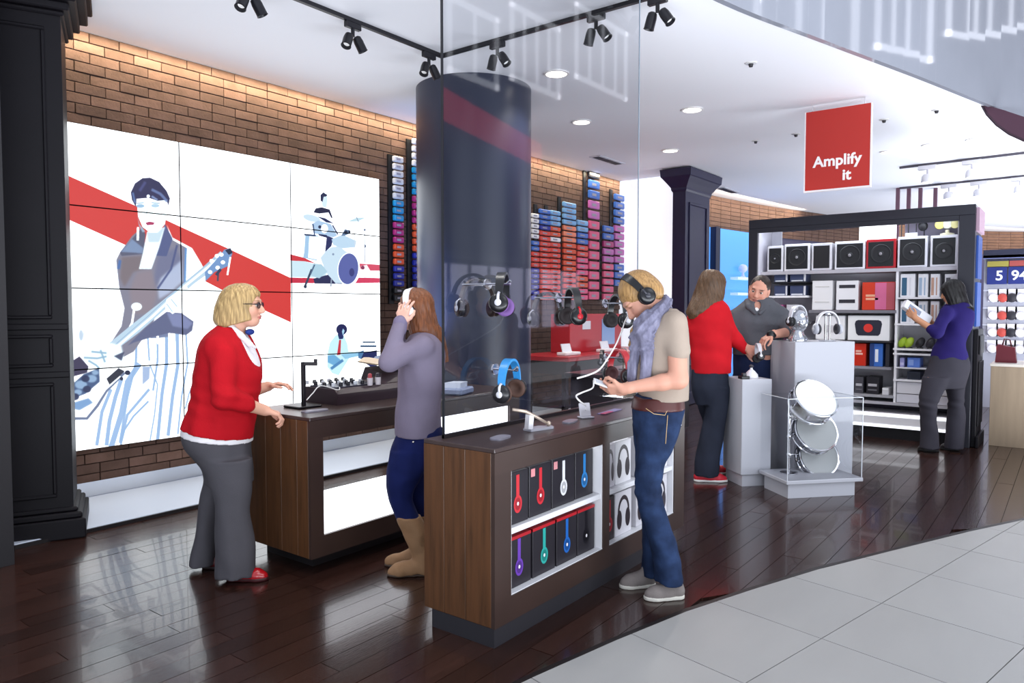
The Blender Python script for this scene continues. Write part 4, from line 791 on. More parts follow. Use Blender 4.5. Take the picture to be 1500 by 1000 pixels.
# rows of boxes: (name,label,px0,py0,px1,py1,colour,decor)
def sbox(lb, x0, y0, x1, z, py0, col, decor=(), dep=.24, name='product_box', group='boxes on the shelf unit', cat='box', xo=0.):
    a, b, z0, z1 = rect(x0, py0, x1, 400, z); a = max(a, iy0+.016); b = min(b, iy1-.016); t = thing(name, lb, cat, (XI+dep/2+xo, (a+b)/2, z), group)
    bx('carton', P(col, .4), t, XI+xo, XI+xo+dep, a+.002, b-.002, z+.0005, z1, b=.003)
    for nm, u0, u1, v0, v1, c in decor:      # u from image left, v from bottom
        bx(nm, P(c, .4), t, XI+xo-.004, XI+xo+.001, b+(a-b)*u1, b+(a-b)*u0, z+(z1-z)*v0, z+(z1-z)*v1, b=.001)
    return t, a, b, z, z1
z2 = shelf(1186, 1314, 454, P('#77757d', .4), .035)
sbox('white box with faint grey print on the middle shelf', 1190, 0, 1220, z2, 411, '#e9e8ea', (('print_band', .15, .85, .78, .82, '#d4d2d2'), ('print_band', .15, .85, .26, .30, '#d4d2d2')))
sbox('white box printed with two black bar speakers', 1225, 0, 1258, z2, 411, '#ebeaed', (('bar_print', .14, .86, .75, .86, '#34323a'), ('bar_print', .14, .86, .24, .36, '#34323a')))
sbox('red and pink box on the middle shelf', 1263, 0, 1312, z2, 413, '#d43a1c', (('pink_panel', .40, .74, 0.02, .98, '#d66a94'), ('rose_panel', .74, .99, .02, .98, '#b5525c'), ('print_band', .12, .5, .36, .44, '#f0b090'), ('print_band', .12, .42, .48, .56, '#f0b090')))
zc = shelf(1128, 1184, 433, M_SH, .025)
zc2 = shelf(1132, 1182, 413, P('#1a191f', .4), .018)
for lb, x0, x1, z, y0 in (('upper left boxed music player in the black crate', 1134, 1154, zc2, 399), ('upper right boxed music player in the black crate', 1157, 1181, zc2, 399), ('lower left boxed music player in the black crate', 1134, 1154, zc, 418), ('lower right boxed music player in the black crate', 1157, 1181, zc, 418)):
    sbox(lb, x0, 0, x1, z, y0, '#3c4566', (('white_label', .1, .8, .05, .2, '#cfd2dc'), ('white_edge', .86, .98, 0.05, .95, '#d6d6dc')), dep=.2)
z3 = shelf(1186, 1306, 498, P('#2b282c', .4), .02)
t, a, b, zz, z1 = sbox('white box printed with a black rounded speaker and red disc', 1242, 0, 1305, z3, 462, '#efeeef', ()); yc = (a+b)/2; h = z1-zz; w = b-a
mb = MB(); mb.prism([(XI-.0005, yc+w*.30*s_, zz+h*v) for s_, v in ((-1.0, .78), (-1.08, .66), (-.95, .28), (-.8, .2), (.8, .2), (.95, .28), (1.08, .66), (1.0, .78), (.8, .82), (-.8, .82))], (-.004, 0, 0)); mb.build('speaker_print', P('#2a2a38', .35), t)
mb = MB(); mb.lathe([(h*.17, 0), (h*.17, .003)], 20, axis=(-1, 0, 0), o=(XI-.004, yc, zz+h*.5)); mb.build('red_disc_print', P('#d8352c', .4), t)
t, a, b, zz, z1 = sbox('white box beside the one with the red disc', 1195, 0, 1239, z3, 462, '#ecebee', (('print_band', .3, .7, .3, .6, '#c9c7cc'),))
z4 = shelf(1186, 1306, 535, P('#8e8c96', .4), .03)
sbox('bright red box below the speaker box', 1250, 0, 1271, z4, 503, '#c9280f', (('white_print', .2, .75, .50, .58, '#f0c0b0'), ('white_print', .2, .65, .62, .70, '#f0c0b0')))
sbox('blue box printed with a white figure', 1274, 0, 1296, z4, 503, '#3a6cc0', (('dark_panel', 0.02, .35, .02, .98, '#24407c'), ('figure_print', .42, .66, .2, .75, '#e6eaf2')))
sbox('black tall pouch at the end of the red and blue boxes', 1297, 0, 1306, z4, 503, '#2b2a32', ())
z5 = shelf(1186, 1310, 575, P('#a3a2a8', .4), .03)
for lb, x0, x1, c in (('grey portable radio on the bottom shelf', 1252, 1268, '#4a4850'), ('black portable radio with white slot on the bottom shelf', 1269, 1291, '#232128')):
    sbox(lb, x0, 0, x1, z5, 552, c, (('slot', .15, .85, .45, .6, '#b9b7bd'), ('slot', .15, .85, .2, .28, '#6d6b72')), name='portable_radio', group='radios on the bottom shelf', cat='radio')
sbox('white angled tray at the end of the bottom shelf', 1292, 0, 1306, z5, 568, '#d9d8dc', (('tray_lip', .05, .95, .7, .95, '#f2f2f4'),))
sbox('white box on the bottom shelf behind the plinth', 1195, 0, 1245, z5, 548, '#bfbdc4', (('print_band', .2, .8, .3, .6, '#8d8b94'),))
# left bay lower shelves (mostly behind people)
for py, c in ((470, '#8f8d98'), (512, '#8f8d98'), (552, '#8f8d98')):
    z = shelf(1110, 1186, py, P(c, .4), .025)
    for k, x in enumerate((1130, 1152)): sbox('small %s box on the left bay shelf %s' % (('pink', 'grey')[k], {470: 'just below the crate', 512: 'at waist height', 552: 'near the bottom'}[py]), x, 0, x+18, z, py-24, ('#b0588c', '#c4c2ca')[k], (('print_band', .2, .8, .4, .6, '#e2e0e6'),), dep=.18)
# right bay: white packs
zA = shelf(1314, 1408, 435, M_SH, .02); zB = shelf(1311, 1408, 474, M_SH, .02); zC = shelf(1309, 1408, 511, M_SH, .02); shelf(1309, 1408, 518, M_SH, .02); zD = shelf(1312, 1408, 539, M_SH, .014); zE = shelf(1309, 1408, 557, M_SH, .022)
for rw, z, y0, nm in ((0, zA, 401, 'upper'), (1, zB, 441, 'lower')):
    for x0, x1, c, lb in ((1319, 1341, '#2f5a78', 'blue window'), (1345, 1360, '#9fb4cc', 'pale blue stripes'), (1363, 1377, '#c49a86', 'copper stripes'), (1384, 1405, '#55525a', 'grey figure')):
        sbox('white pack with %s on the %s rack of the right bay' % (lb, nm), x0, 0, x1, z, y0, '#e9e8ec', (('window', .12, .45 if x1-x0 > 18 else .4, .08, .84, c), ('stripe', .62, .74, .08, .84, c if x1-x0 < 18 else '#dad8de')), dep=.2, group='white packs in the right bay', name='product_pack', cat='pack')
for k, (x, c, nm) in enumerate(((1321, '#9ab82a', 'lime green'), (1331, '#a4c034', 'second lime green'), (1347, '#26242a', 'black'), (1362, '#34323a', 'second black'))):
    y_ = float(at(x, 503, X=XI)[1]); t = thing('round_speaker', '%s little capsule speaker on the right bay shelf' % nm, 'speaker', (XI+.06, y_, zC), 'capsule speakers in the right bay'); mb = MB(); mb.M = Matrix.Translation((XI+.05, y_, zC+.066)) @ Matrix.Rotation(.5, 4, 'X'); mb.ell((0, 0, 0), .05, .042, .066, 16, 10); mb.build('body', P(c, .35), t, smooth=True); mb = MB(); mb.lathe([(.035, .0005), (.03, .012), (.012, .016)], 14, o=(XI+.05, y_, zC)); mb.build('foot', P('#3a3a40', .4), t, smooth=True, auto=40)
sbox('blue flat box on the lower right bay shelf', 1329, 0, 1351, zD, 524, '#5c82d6', (('print_band', .1, .5, .2, .8, '#8aa6e4'),)); sbox('lilac flat box beside the blue one in the right bay', 1318, 0, 1328, zD, 524, '#9a98cc', (('print_band', .1, .9, .2, .5, '#c4c2e4'),))
sbox('dark bar speaker on the lowest right bay shelf', 1329, 0, 1352, zE, 544, '#262c3e', (('bar_grille', .05, .95, .2, .8, '#1c202e'),), name='bar_speaker', group='boxes on the shelf unit', cat='speaker')
sb('lower_drawer', P('#d2d0d8', .4), XI-.02, XB-.02, iy0+.02, yM-.02, zb_+.004, zb_+.10, b=.003); sb('lower_drawer', P('#dad8de', .4), XI-.02, XB-.02, iy0+.02, yM-.02, zb_+.108, zE-.03, b=.003)
# ================================================================ WHITE PLINTH WITH DRUMS
A0 = np.array([5.88, 1.76]); e1 = np.array([.742, -.670]); e2 = np.array([.670, .742])
MP = basis((A0[0], A0[1], 0), (e1[0], e1[1], 0), (e2[0], e2[1], 0), (0, 0, 1))
M_PLW = mat('white_satin_plinth', '#b9bac2', .4)
def lp(mb=None): mb = mb or MB(); mb.M = MP; return mb
pl = thing('display_plinth', 'stepped white plinth with a clear case of drums in front of the shelf unit', 'plinth', (A0[0], A0[1], 0))
lp().box(0, .585, 0, .36, 0, .115).build('base', M_PLW, pl); lp().box(-.03, .64, -.03, .40, .115, .145, b=.004).build('base_slab', M_PLW, pl)
K = None
for s in np.linspace(0, .3, 61):
    p = A0+e1*s+e2*.40; r = np.array([p[0], p[1], 1.2])-CAMP; u = 750+F_PX*(r@rtv)/(r@fwv)
    if u >= 1165: K = s; break
TZ = 1.215
lp().box(K, K+.56, .405, .80, .0, TZ, b=.004).build('tall_block', M_PLW, pl)
LZ = .905
lp().box(-.185, min(.085, K-.004), .41, .74, .10, LZ, b=.004).build('low_block', M_PLW, pl); lp().box(-.165, min(.065, K-.02), .43, .72, 0, .10).build('low_base', M_PLW, pl)
mb = lp(); gt = .79
for f in ([(-.02, -.02), (.63, -.02)], [(.63, -.02), (.63, .395)], [(-.02, .395), (-.02, -.02)]): mb.add([(*f[0], .146), (*f[1], .146), (*f[1], gt), (*f[0], gt)], [(0, 1, 2, 3)])
mb.add([(-.02, -.02, gt), (.63, -.02, gt), (.63, .395, gt), (-.02, .395, gt)], [(0, 1, 2, 3)]); tag(mb.build('glass_cover', glass_mat('cover_glass', 1.16, (.96, .97, .98, 1)), pl), 'clear glass box cover')
mb = lp(); P_ = lambda a, b_: mb.tube([a, b_], .0035, 4)
for a, b_ in (((-.02, -.02, gt), (.63, -.02, gt)), ((.63, -.02, gt), (.63, .395, gt)), ((-.02, .395, gt), (-.02, -.02, gt)), ((.63, -.02, .146), (.63, -.02, gt)), ((-.02, -.02, .146), (-.02, -.02, gt)), ((.63, .395, .146), (.63, .395, gt))): P_(a, b_)
mb.build('cover_edges', P('#dfe4ea', .15), pl)
M_CHR = mat('chrome', '#d8d8dc', .12, 1)
toc = -fwv
def drum(lb, c, nrm, head, r=.175, dep=.12):
    n = Vector(nrm).normalized(); t = thing('snare_drum', lb, 'drum', c, 'snare drums in the clear case'); c = Vector(c)
    mb = MB(); mb.lathe([(r-.004, -dep), (r-.004, -.006)], 36, axis=n, o=c); mb.build('shell', mat('brushed_drum_shell', '#9c9ca2', .25, 1), t, smooth=True, auto=40)
    mb = MB(); mb.lathe([(.001, .002), (r*.7, .0025), (r-.006, .002), (r-.004, -.004)], 36, axis=n, o=c); mb.build('drum_head', P(head, .45), t, smooth=True, auto=40)
    for h in (0, -dep+.012):
        mb = MB(); mb.lathe([(r-.006, h-.012), (r+.009, h-.012), (r+.010, h+.004), (r+.004, h+.008), (r-.006, h+.006)], 36, axis=n, o=c, cap=False); mb.build('hoop', M_CHR, t, smooth=True, auto=40)
    u = n.orthogonal().normalized(); w = n.cross(u)
    for k in range(8):
        a = k*math.pi/4+.2; d = u*math.cos(a)+w*math.sin(a); q = c+d*(r+.006); mb = MB(); mb.tube([q-n*.002, q-n*(dep-.006)], .004, 6); mb.tube([q-n*dep*.38, q-n*dep*.62], .011, 8); mb.build('lug', M_CHR, t)
ctr = lambda px, py, b_: at(px, py, d=b_)
dd0 = depth((A0[0]+e1[0]*.3+e2[0]*.15, A0[1]+e1[1]*.3+e2[1]*.15, .6))
upz = np.array([0, 0, 1.])
drum('top snare drum with a bright white head, tilted most', at(1195, 583, d=dd0-.07), -fwv*.72+upz*.62+rtv*.16, '#eef0ea'); drum('middle snare drum with a grey head under the top one', at(1196, 630, d=dd0+.03), -fwv*.86+upz*.44+rtv*.1, '#a6a8a8', dep=.09); drum('bottom snare drum with a grey head near the case floor', at(1200, 668, d=dd0+.13), -fwv*.93+upz*.34+rtv*.12, '#a9abab', r=.165, dep=.08)
q = at(1157, 600, d=dd0+.04); t = thing('drum_stand', 'chrome drum stand holding the three snare drums', 'stand', (q[0], q[1], .146))
mb = MB(); mb.cyl((q[0], q[1], .147), (q[0], q[1], .76), .010, n=12); mb.build('post', M_CHR, t)
mb = MB(); mb.lathe([(.07, .1465), (.07, .155), (.02, .165)], 20, o=(q[0], q[1], 0)); mb.build('foot', M_CHR, t, smooth=True, auto=40)
for z in (.30, .45, .62): mb = MB(); mb.ell((q[0], q[1], z), .022, .022, .026, 12, 8); mb.tube([(q[0], q[1], z), tuple(np.array([q[0], q[1], z])+rtv*.09+fwv*.04)], .007, 8); mb.build('clamp', M_CHR, t, smooth=True)
# crystal busts with headphones on the tall block
M_CRY = mat('clear_crystal', '#dfe3e8', .06, trans=.75, ior=1.3)
def onp(a, b_, z): p = A0+e1*a+e2*b_; return np.array([p[0], p[1], z])
q = onp(K+.08, .50, TZ)
t = thing('crystal_bust', 'clear crystal head bust with headphones at the left of the tall plinth', 'bust', q)
mb = MB(); mb.M = Matrix.Translation(q); mb.lathe([(.075, .0005), (.08, .03), (.05, .07), (.045, .10)], 20); mb.ell((0, 0, .175), .072, .085, .10, 20, 14); mb.ell((-.06, -.04, .16), .02, .02, .03, 10, 8); mb.build('head', mat('silver_crystal', '#b9bcc4', .12, .75), t, smooth=True, auto=60)
headphone('headphones', 'silver and black headphones worn by the crystal bust', hpM((q[0], q[1], q[2]+.18), yaw=-.5), '#c9c9d0', '#1d1c20', '#131316', '#d0d0d6', s=1.12, group='headphones on the white plinth')
q = onp(K+.36, .50, TZ)
t = thing('headphone_stand', 'clear double post headphone stand at the right of the tall plinth', 'stand', q)
mb = MB(); mb.M = Matrix.Translation(q); mb.lathe([(.07, .0005), (.07, .012)], 20); mb.build('foot', M_CRY, t, smooth=True, auto=40)
for s in (-.02, .02): mb = MB(); mb.cyl((q[0]+e1[0]*s, q[1]+e1[1]*s, q[2]+.012), (q[0]+e1[0]*s, q[1]+e1[1]*s, q[2]+.22), .009, n=10); mb.build('post', M_CHR, t, smooth=True, auto=40)
mb = MB(); mb.ell((q[0], q[1], q[2]+.235), .03, .03, .02, 12, 8); mb.build('cradle', M_CHR, t, smooth=True)
headphone('headphones', 'chrome headphones hanging on the clear double post', hpM((q[0], q[1], q[2]+.115), yaw=-.85), '#d4d4da', '#b4b4bc', '#3a3a40', '#e6e6ea', s=1.25, group='headphones on the white plinth')
q = onp(-.04, .53, LZ)
t = thing('headphone_stand', 'small white headphone stand on the low plinth block', 'stand', q); mb = MB(); mb.M = Matrix.Translation(q); mb.lathe([(.06, .0005), (.055, .03), (.03, .06), (.012, .075), (.01, .09)], 20); mb.build('post', P('#e6e5ea', .3), t, smooth=True, auto=40); mb = MB(); mb.ell((q[0], q[1], q[2]+.10), .02, .02, .014, 12, 8); mb.build('cradle', P('#34343a', .3), t, smooth=True)
q = onp(-.14, .46, LZ); t = thing('black_dock', 'small black dock at the left edge of the low plinth block', 'dock', q); mb = MB(); mb.M = MP; mb.box(-.18, -.105, .43, .50, LZ+.0005, LZ+.025, b=.004); mb.build('dock_body', P('#1a191d', .35), t); mb = MB(); mb.M = MP; mb.box(-.16, -.125, .45, .48, LZ+.025, LZ+.05, b=.003); mb.build('plug', P('#2c2b31', .35), t)
# ================================================================ SIGN
SX = 8.1; a, b = at(1181, 165, X=SX), at(1276, 156, X=SX); zt_, zb2 = float(a[2]), float(at(1177, 280, X=SX)[2])
sg = thing('hanging_sign', 'red hanging sign with white lettering under the ceiling', 'sign', (SX, (a[1]+b[1])/2, zb2))
bx('panel', P('#b22a22', .45), sg, SX, SX+.03, b[1], a[1], zb2, zt_)
for nm, y0, y1, z0, z1 in (('border', b[1]-.012, b[1]-.0005, zb2-.02, zt_), ('border', a[1]+.0005, a[1]+.012, zb2-.02, zt_), ('border', b[1], a[1], zb2-.02, zb2-.0005)): bx(nm, P('#e8dfe0', .4), sg, SX-.002, SX+.032, y0, y1, z0, z1)
yc = (a[1]+b[1])/2
MT = lambda y, z: basis((SX-.003, y, z), (0, -1, 0), (0, 0, 1), (-1, 0, 0))
zA_ = float(at(1226, 235, X=SX)[2]); zI_ = float(at(1240, 256, X=SX)[2]); wy = float(at(1193, 235, X=SX)[1]-at(1260, 235, X=SX)[1])
text('lettering', 'Amplify', .152, MT(float(at(1226, 235, X=SX)[1]), zA_), P('#f4eeee', .4), sg, .003, .004); text('lettering', 'it', .152, MT(float(at(1240, 256, X=SX)[1]), zI_), P('#f4eeee', .4), sg, .003, .004)
for y in (a[1]-.06, b[1]+.06): mb = MB(); mb.cyl((SX+.015, y, zt_), (SX+.015, y, CEIL-.001), .004, n=8); mb.build('hanger', P('#c9c9cf', .3), sg)
# ================================================================ CEILING FITTINGS
def downlight(px, py, lb, r=.095, power=28):
    q = at(px, py, z=CEIL); t = thing('ceiling_light', lb, 'light', (q[0], q[1], CEIL), 'round ceiling lights')
    mb = MB(); mb.lathe([(r*1.18, -.001), (r*1.2, -.012), (r, -.014), (r*.98, -.002)], 28, o=(q[0], q[1], CEIL), cap=False); mb.build('trim_ring', P('#e8e4e2', .4), t, smooth=True, auto=40)
    mb = MB(); mb.lathe([(.001, -.006), (r*.98, -.006), (r*.98, -.002)], 28, o=(q[0], q[1], CEIL)); mb.build('diffuser', mat('lamp_diffuser', '#ffffff', .5, emit='#fff6ea', es=6), t)
    if power:
        l = bpy.data.lights.new('ceiling_lamp', 'SPOT'); l.energy = power; l.spot_size = math.radians(130); l.spot_blend = .8; l.shadow_soft_size = r; l.color = (1, .95, .88)
        o = bpy.data.objects.new('ceiling_lamp', l); COL.objects.link(o); o.location = (q[0], q[1], CEIL-.03)
for px, py, lb in ((815, 107, 'round ceiling light right of the dark column'), (852, 178, 'round ceiling light seen through the glass above the hanging cases'), (1014, 160, 'round ceiling light left of the red sign'), (982, 220, 'flat round ceiling light over the navy pilaster'), (1300, 222, 'first small ceiling light right of the red sign'), (1362, 212, 'second small ceiling light right of the red sign'), (1427, 204, 'small ceiling light farthest right')):
    downlight(px, py, lb, .095 if px < 1100 else .08, {1014: 210, 982: 60, 815: 120}.get(px, 28))
for k, (x, y) in enumerate(((2.2, 3.2), (3.6, 5.0), (3.0, 2.7))):
    l = bpy.data.lights.new('ceiling_lamp', 'SPOT'); l.energy = 45; l.spot_size = math.radians(130); l.spot_blend = .8; l.shadow_soft_size = .12; l.color = (1, .96, .9); o = bpy.data.objects.new('ceiling_lamp', l); COL.objects.link(o); o.location = (x, y, CEIL-.05)
for px, py, lb in ((1100, 92, 'small dark ceiling sensor above the red sign'), (1166, 196, 'small dark ceiling sensor left of the sign edge'), (1107, 206, 'second small dark sensor left of the sign'), (1372, 161, 'small dark ceiling sensor right of the sign'), (1295, 175, 'pale ring sensor just right of the sign')):
    q = at(px, py, z=CEIL); t = thing('ceiling_sensor', lb, 'sensor', (q[0], q[1], CEIL), 'ceiling sensors'); mb = MB(); mb.lathe([(.05, -.001), (.048, -.008), (.02, -.01)], 18, o=(q[0], q[1], CEIL)); mb.build('plate', P('#d8d6d4', .4), t, smooth=True, auto=40); mb = MB(); mb.lathe([(.022, -.0101), (.016, -.035), (.001, -.038)], 14, o=(q[0], q[1], CEIL)); mb.build('sensor_head', P('#2c2a2e', .4), t, smooth=True, auto=40)
for px, py, lb in ((890, 234, 'slotted ceiling vent above the hanging cases'), (1066, 278, 'slotted ceiling vent above the far brick band')):
    q = at(px, py, z=CEIL); t = thing('ceiling_vent', lb, 'vent', (q[0], q[1], CEIL)); bx('frame', P('#c9c9d0', .4), t, q[0]-.36, q[0]+.36, q[1]-.09, q[1]+.09, CEIL-.014, CEIL-.001, b=.003)
    for k in range(3): bx('slot', P('#17171c', .6), t, q[0]-.33+k*.225, q[0]-.33+k*.225+.2, q[1]-.05, q[1]+.05, CEIL-.018, CEIL-.0142)
# ---- track with spotlights
tr = thing('light_track', 'black lighting track turning a corner above the glass screen', 'track', (4.65, 4.3, CEIL))
M_TRK = P('#14131a', .4); c1 = at(647, 83, z=CEIL-.02)
tx, ty = float(c1[0]), float(c1[1])
bx('rail', M_TRK, tr, 1.6, tx+.015, ty-.015, ty+.015, CEIL-.03, CEIL-.001); bx('rail', M_TRK, tr, tx-.015, tx+.015, 1.9, ty-.0155, CEIL-.03, CEIL-.001)
def twin(x, y, lb, aim=0, along=(1, 0)):
    q = np.array([x, y, CEIL-.03]); t = thing('track_spotlight', lb, 'spotlight', q, 'twin spotlights on the track')
    ax = np.array([along[0], along[1], 0.])
    mb = MB(); mb.M = basis(q, ax, np.cross((0, 0, 1), ax), (0, 0, 1)); mb.box(-.07, .07, -.018, .018, -.045, -.0005, b=.004); mb.build('adapter', M_TRK, t)
    mb = MB(); mb.cyl(q+np.array([0, 0, -.045]), q+np.array([0, 0, -.10]), .014, n=10); mb.build('stem', M_TRK, t)
    for s in (-1, 1):
        d = Vector(ax*.5*s)+Vector((0, -.2, -1)); d.normalize(); o = Vector(q)+Vector((0, 0, -.10))+Vector(ax)*s*.035
        mb = MB(); mb.lathe([(.016, -.01), (.030, 0), (.035, .03), (.035, .10), (.038, .105), (.032, .107), (.026, .085), (.001, .078)], 18, axis=d, o=o); h = mb.build('lamp_head', M_TRK, t, smooth=True, auto=40)
        mb = MB(); mb.lathe([(.001, .0785), (.024, .084)], 14, axis=d, o=o); mb.build('lens', mat('dim_lens', '#ffffff', .3, emit='#fff2e0', es=.12), h)
for px, lb in ((365, 'twin black spotlight nearest the left pilaster on the track'), (516, 'twin black spotlight over the drummer on the track'), (628, 'twin black spotlight left of the track corner')):
    z = CEIL-.02
    for X in np.linspace(2, 4.7, 271):
        r = np.array([X, ty, z])-CAMP; u = 750+F_PX*(r@rtv)/(r@fwv)
        if u >= px: twin(X, ty, lb); break
for px, lb in ((728, 'twin black spotlight right of the track corner'), (873, 'twin black spotlight above the glass seen right of the column'), (962, 'twin black spotlight at the near end of the track')):
    for Y in np.linspace(4.3, 1.9, 241):
        r = np.array([tx, Y, CEIL-.02])-CAMP; u = 750+F_PX*(r@rtv)/(r@fwv)
        if u >= px: twin(tx, Y, lb, along=(0, 1)); break
# white tracks near the shelf unit
def wtrack(lb, p, q, spots, z=CEIL):
    a = at(*p, z=z-.02); b = at(*q, z=z-.02); t = thing('light_track', lb, 'track', tuple((a+b)/2)); d = (b-a)/np.linalg.norm(b-a); mb = MB(); mb.M = basis(a, d, np.cross((0, 0, 1), d), (0, 0, 1)); L = float(np.linalg.norm(b-a)); mb.box(0, L, -.02, .02, -.012, .0195); mb.build('rail', P('#4a4650', .4), t)
    for k, s in enumerate(spots):
        o = a+d*L*s; tt = thing('track_spotlight', 'small white spotlight, %s along the %s' % (('first', 'second', 'third')[k], lb), 'spotlight', tuple(o), 'white spotlights'); mb = MB(); mb.M = basis(o, d, np.cross((0, 0, 1), d), (0, 0, 1)); mb.box(-.12, .12, -.035, .035, -.07, -.0125, b=.004); mb.build('adapter', P('#d6d3d8', .4), tt)
        mb = MB(); mb.cyl(o+np.array([0, 0, -.07]), o+np.array([0, 0, -.14]), .012, n=8); mb.build('stem', P('#c4c0c8', .4), tt)
        mb = MB(); mb.lathe([(.05, -.14), (.075, -.17), (.08, -.25), (.07, -.26)], 18, o=tuple(o)); mb.build('lamp_head', P('#dedce0', .4), tt, smooth=True, auto=40); mb = MB(); mb.lathe([(.001, -.262), (.068, -.262), (.068, -.2605)], 16, o=tuple(o)); mb.build('lens', mat('lamp_diffuser', '#ffffff'), tt)
wtrack('front white lighting track right of the sign', (1318, 246), (1502, 224), (.24, .6)); wtrack('rear white lighting track above the shelf unit', (1318, 276), (1500, 258), (.42, .66, .97))
# slim dark hanging rods and grey header behind the shelf unit
for k, px in enumerate((1315, 1331, 1348, 1370)):
    q = at(px, 300, d=13.0); o = MB().box(q[0]-.03, q[0]+.03, q[1]-.03, q[1]+.03, 2.3, CEIL-.001).build('hanging_rod', P('#6b4a5a', .5), None); tag(o, 'slim plum hanging rod above the shelf unit, %s from the left' % ('first', 'second', 'third', 'fourth')[k], 'rod', 'plum rods above the shelf unit')
q = at(1472, 190, d=7.6)
t = thing('curved_fascia', 'dark plum curved fascia piece at the ceiling edge at the far right', 'fascia', tuple(q))
pts = [(1437, 152), (1470, 161), (1500, 171), (1530, 182), (1560, 196), (1560, 226), (1530, 216), (1500, 206), (1478, 196), (1460, 183), (1446, 168)]
mb = MB(); mb.prism([tuple(at(a_, b_, X=float(q[0]))) for a_, b_ in pts], (.06, 0, 0)); mb.build('panel', P('#4a2c3c', .4), t)
mb = MB(); mb.tube([tuple(at(a_, b_, X=float(q[0]))) for a_, b_ in pts[5:]]+[tuple(at(*pts[0], X=float(q[0])))], .012, 6); mb.build('rim', P('#33202c', .4), t, smooth=True)
# ================================================================ FAR RIGHT DISPLAY
wc = thing('wood_counter', 'pale wooden counter at the right edge beside the shelf unit', 'counter', (9.9, .3, 0)); w0 = at(1448, 652, z=0)
wx, wy0 = float(w0[0]), float(w0[1]); M_LW = mat('pale_oak', '#96836d', .5, var=.12, vs_=3, stretch=(6, 6, .6)); wz = float(at(1452, 532, X=wx)[2])
for k in range(3): bx('front_board', M_LW, wc, wx, wx+.03, wy0-.42*(k+1)+.004, wy0-.42*k, 0, wz-.03, b=.002)
bx('side_board', M_LW, wc, wx+.03, wx+.7, wy0-.03, wy0, 0, wz-.03); bx('top', P('#d8cfc4', .35), wc, wx-.01, wx+.72, wy0-1.27, wy0+.01, wz-.03, wz, b=.004)
o = thing('red_bag', 'dark red bag at the left end of the pale wooden counter', 'bag', (wx+.3, wy0-.12, wz)); mb = MB(); mb.prism([(wx+.2, wy0-.22, wz+.0005), (wx+.2, wy0-.02, wz+.0005), (wx+.2, wy0-.04, wz+.2), (wx+.2, wy0-.2, wz+.17)], (.14, 0, 0)); mb.build('body', P('#6e1f2c', .5), o); mb = MB(); mb.tube([(wx+.27, wy0-.08, wz+.18), (wx+.27, wy0-.1, wz+.26), (wx+.27, wy0-.15, wz+.25), (wx+.27, wy0-.17, wz+.16)], .008, 6); mb.build('strap', P('#55161f', .5), o, smooth=True)
PX_ = 13.2
def fy(px): return float(at(px, 450, X=PX_)[1])
def fz(py): return float(at(1480, py, X=PX_)[2])
pw = struct(bx('wall_right_display', P('#a9aab8', .5), None, PX_, PX_+.15, fy(1560), fy(1440), 0, fz(378)))
bx('ledge', P('#1f2238', .5), pw, PX_-.2, PX_+.15, fy(1560), fy(1440), fz(378), fz(366)); bx('ledge_strip', P('#6d76a8', .5), pw, PX_-.2, PX_-.19, fy(1560), fy(1440), fz(379), fz(374))
for lb, s, x0, x1 in (('left navy number sign reading 5, under the yellow strip', '5', 1445, 1474), ('right navy number sign reading 94, under the red strip', '94', 1476, 1512)):
    t = thing('number_sign', lb, 'sign', (PX_-.05, fy((x0+x1)/2), fz(416)), 'number signs'); bx('panel', P('#1c2a72', .4), t, PX_-.06, PX_-.0005, fy(x1), fy(x0), fz(416), fz(391)); text('digits', s, .2, basis((PX_-.063, fy(1463 if s == '5' else 1492), fz(404)), (0, -1, 0), (0, 0, 1), (-1, 0, 0)), P('#e6e8f4', .4), t, .003, .004)
for lb, x0, x1, c in (('yellow header strip on the far right display', 1445, 1476, '#a89c4a'), ('red header strip on the far right display', 1477, 1540, '#b0524e')): t = thing('header_strip', lb, 'sign', (PX_-.04, fy((x0+x1)/2), fz(390)), 'header strips'); bx('panel', P(c, .5), t, PX_-.05, PX_-.0005, fy(x1), fy(x0), fz(390), fz(382)); bx('edge', P('#3a3a52', .5), t, PX_-.055, PX_-.0005, fy(x1), fy(x0), fz(381.8), fz(380))
cols = [('#e6e4ea', 'white'), ('#b8473f', 'red'), ('#26242c', 'black'), ('#dddbe2', 'pale'), ('#4a4850', 'grey')]; rows = [(436, 'top'), (462, 'second'), (487, 'third'), (511, 'lowest')]
for py, rn in rows:
    bx('hook_rail', P('#c6c8d6', .4), pw, PX_-.02, PX_, fy(1560), fy(1440), fz(py-10), fz(py-12))
    for k, (c, nm) in enumerate(cols):
        y = fy(1455+k*13.5); z = fz(py); t = thing('headphone_pack', '%s headphone pack on the %s row of the far right display' % (nm, rn), 'pack', (PX_-.06, y, z), 'headphone packs on the far right display')
        mb = MB(); mb.lathe([(.064, 0), (.069, .03), (.055, .06), (.001, .07)], 16, axis=(-1, 0, 0), o=(PX_-.0205, y, z-.0)); mb.build('ear_cup', P(c, .4), t, smooth=True, auto=40); bx('card', P('#eceaf0', .5), t, PX_-.0205, PX_-.012, y-.068, y+.068, z-.06, z+.13)
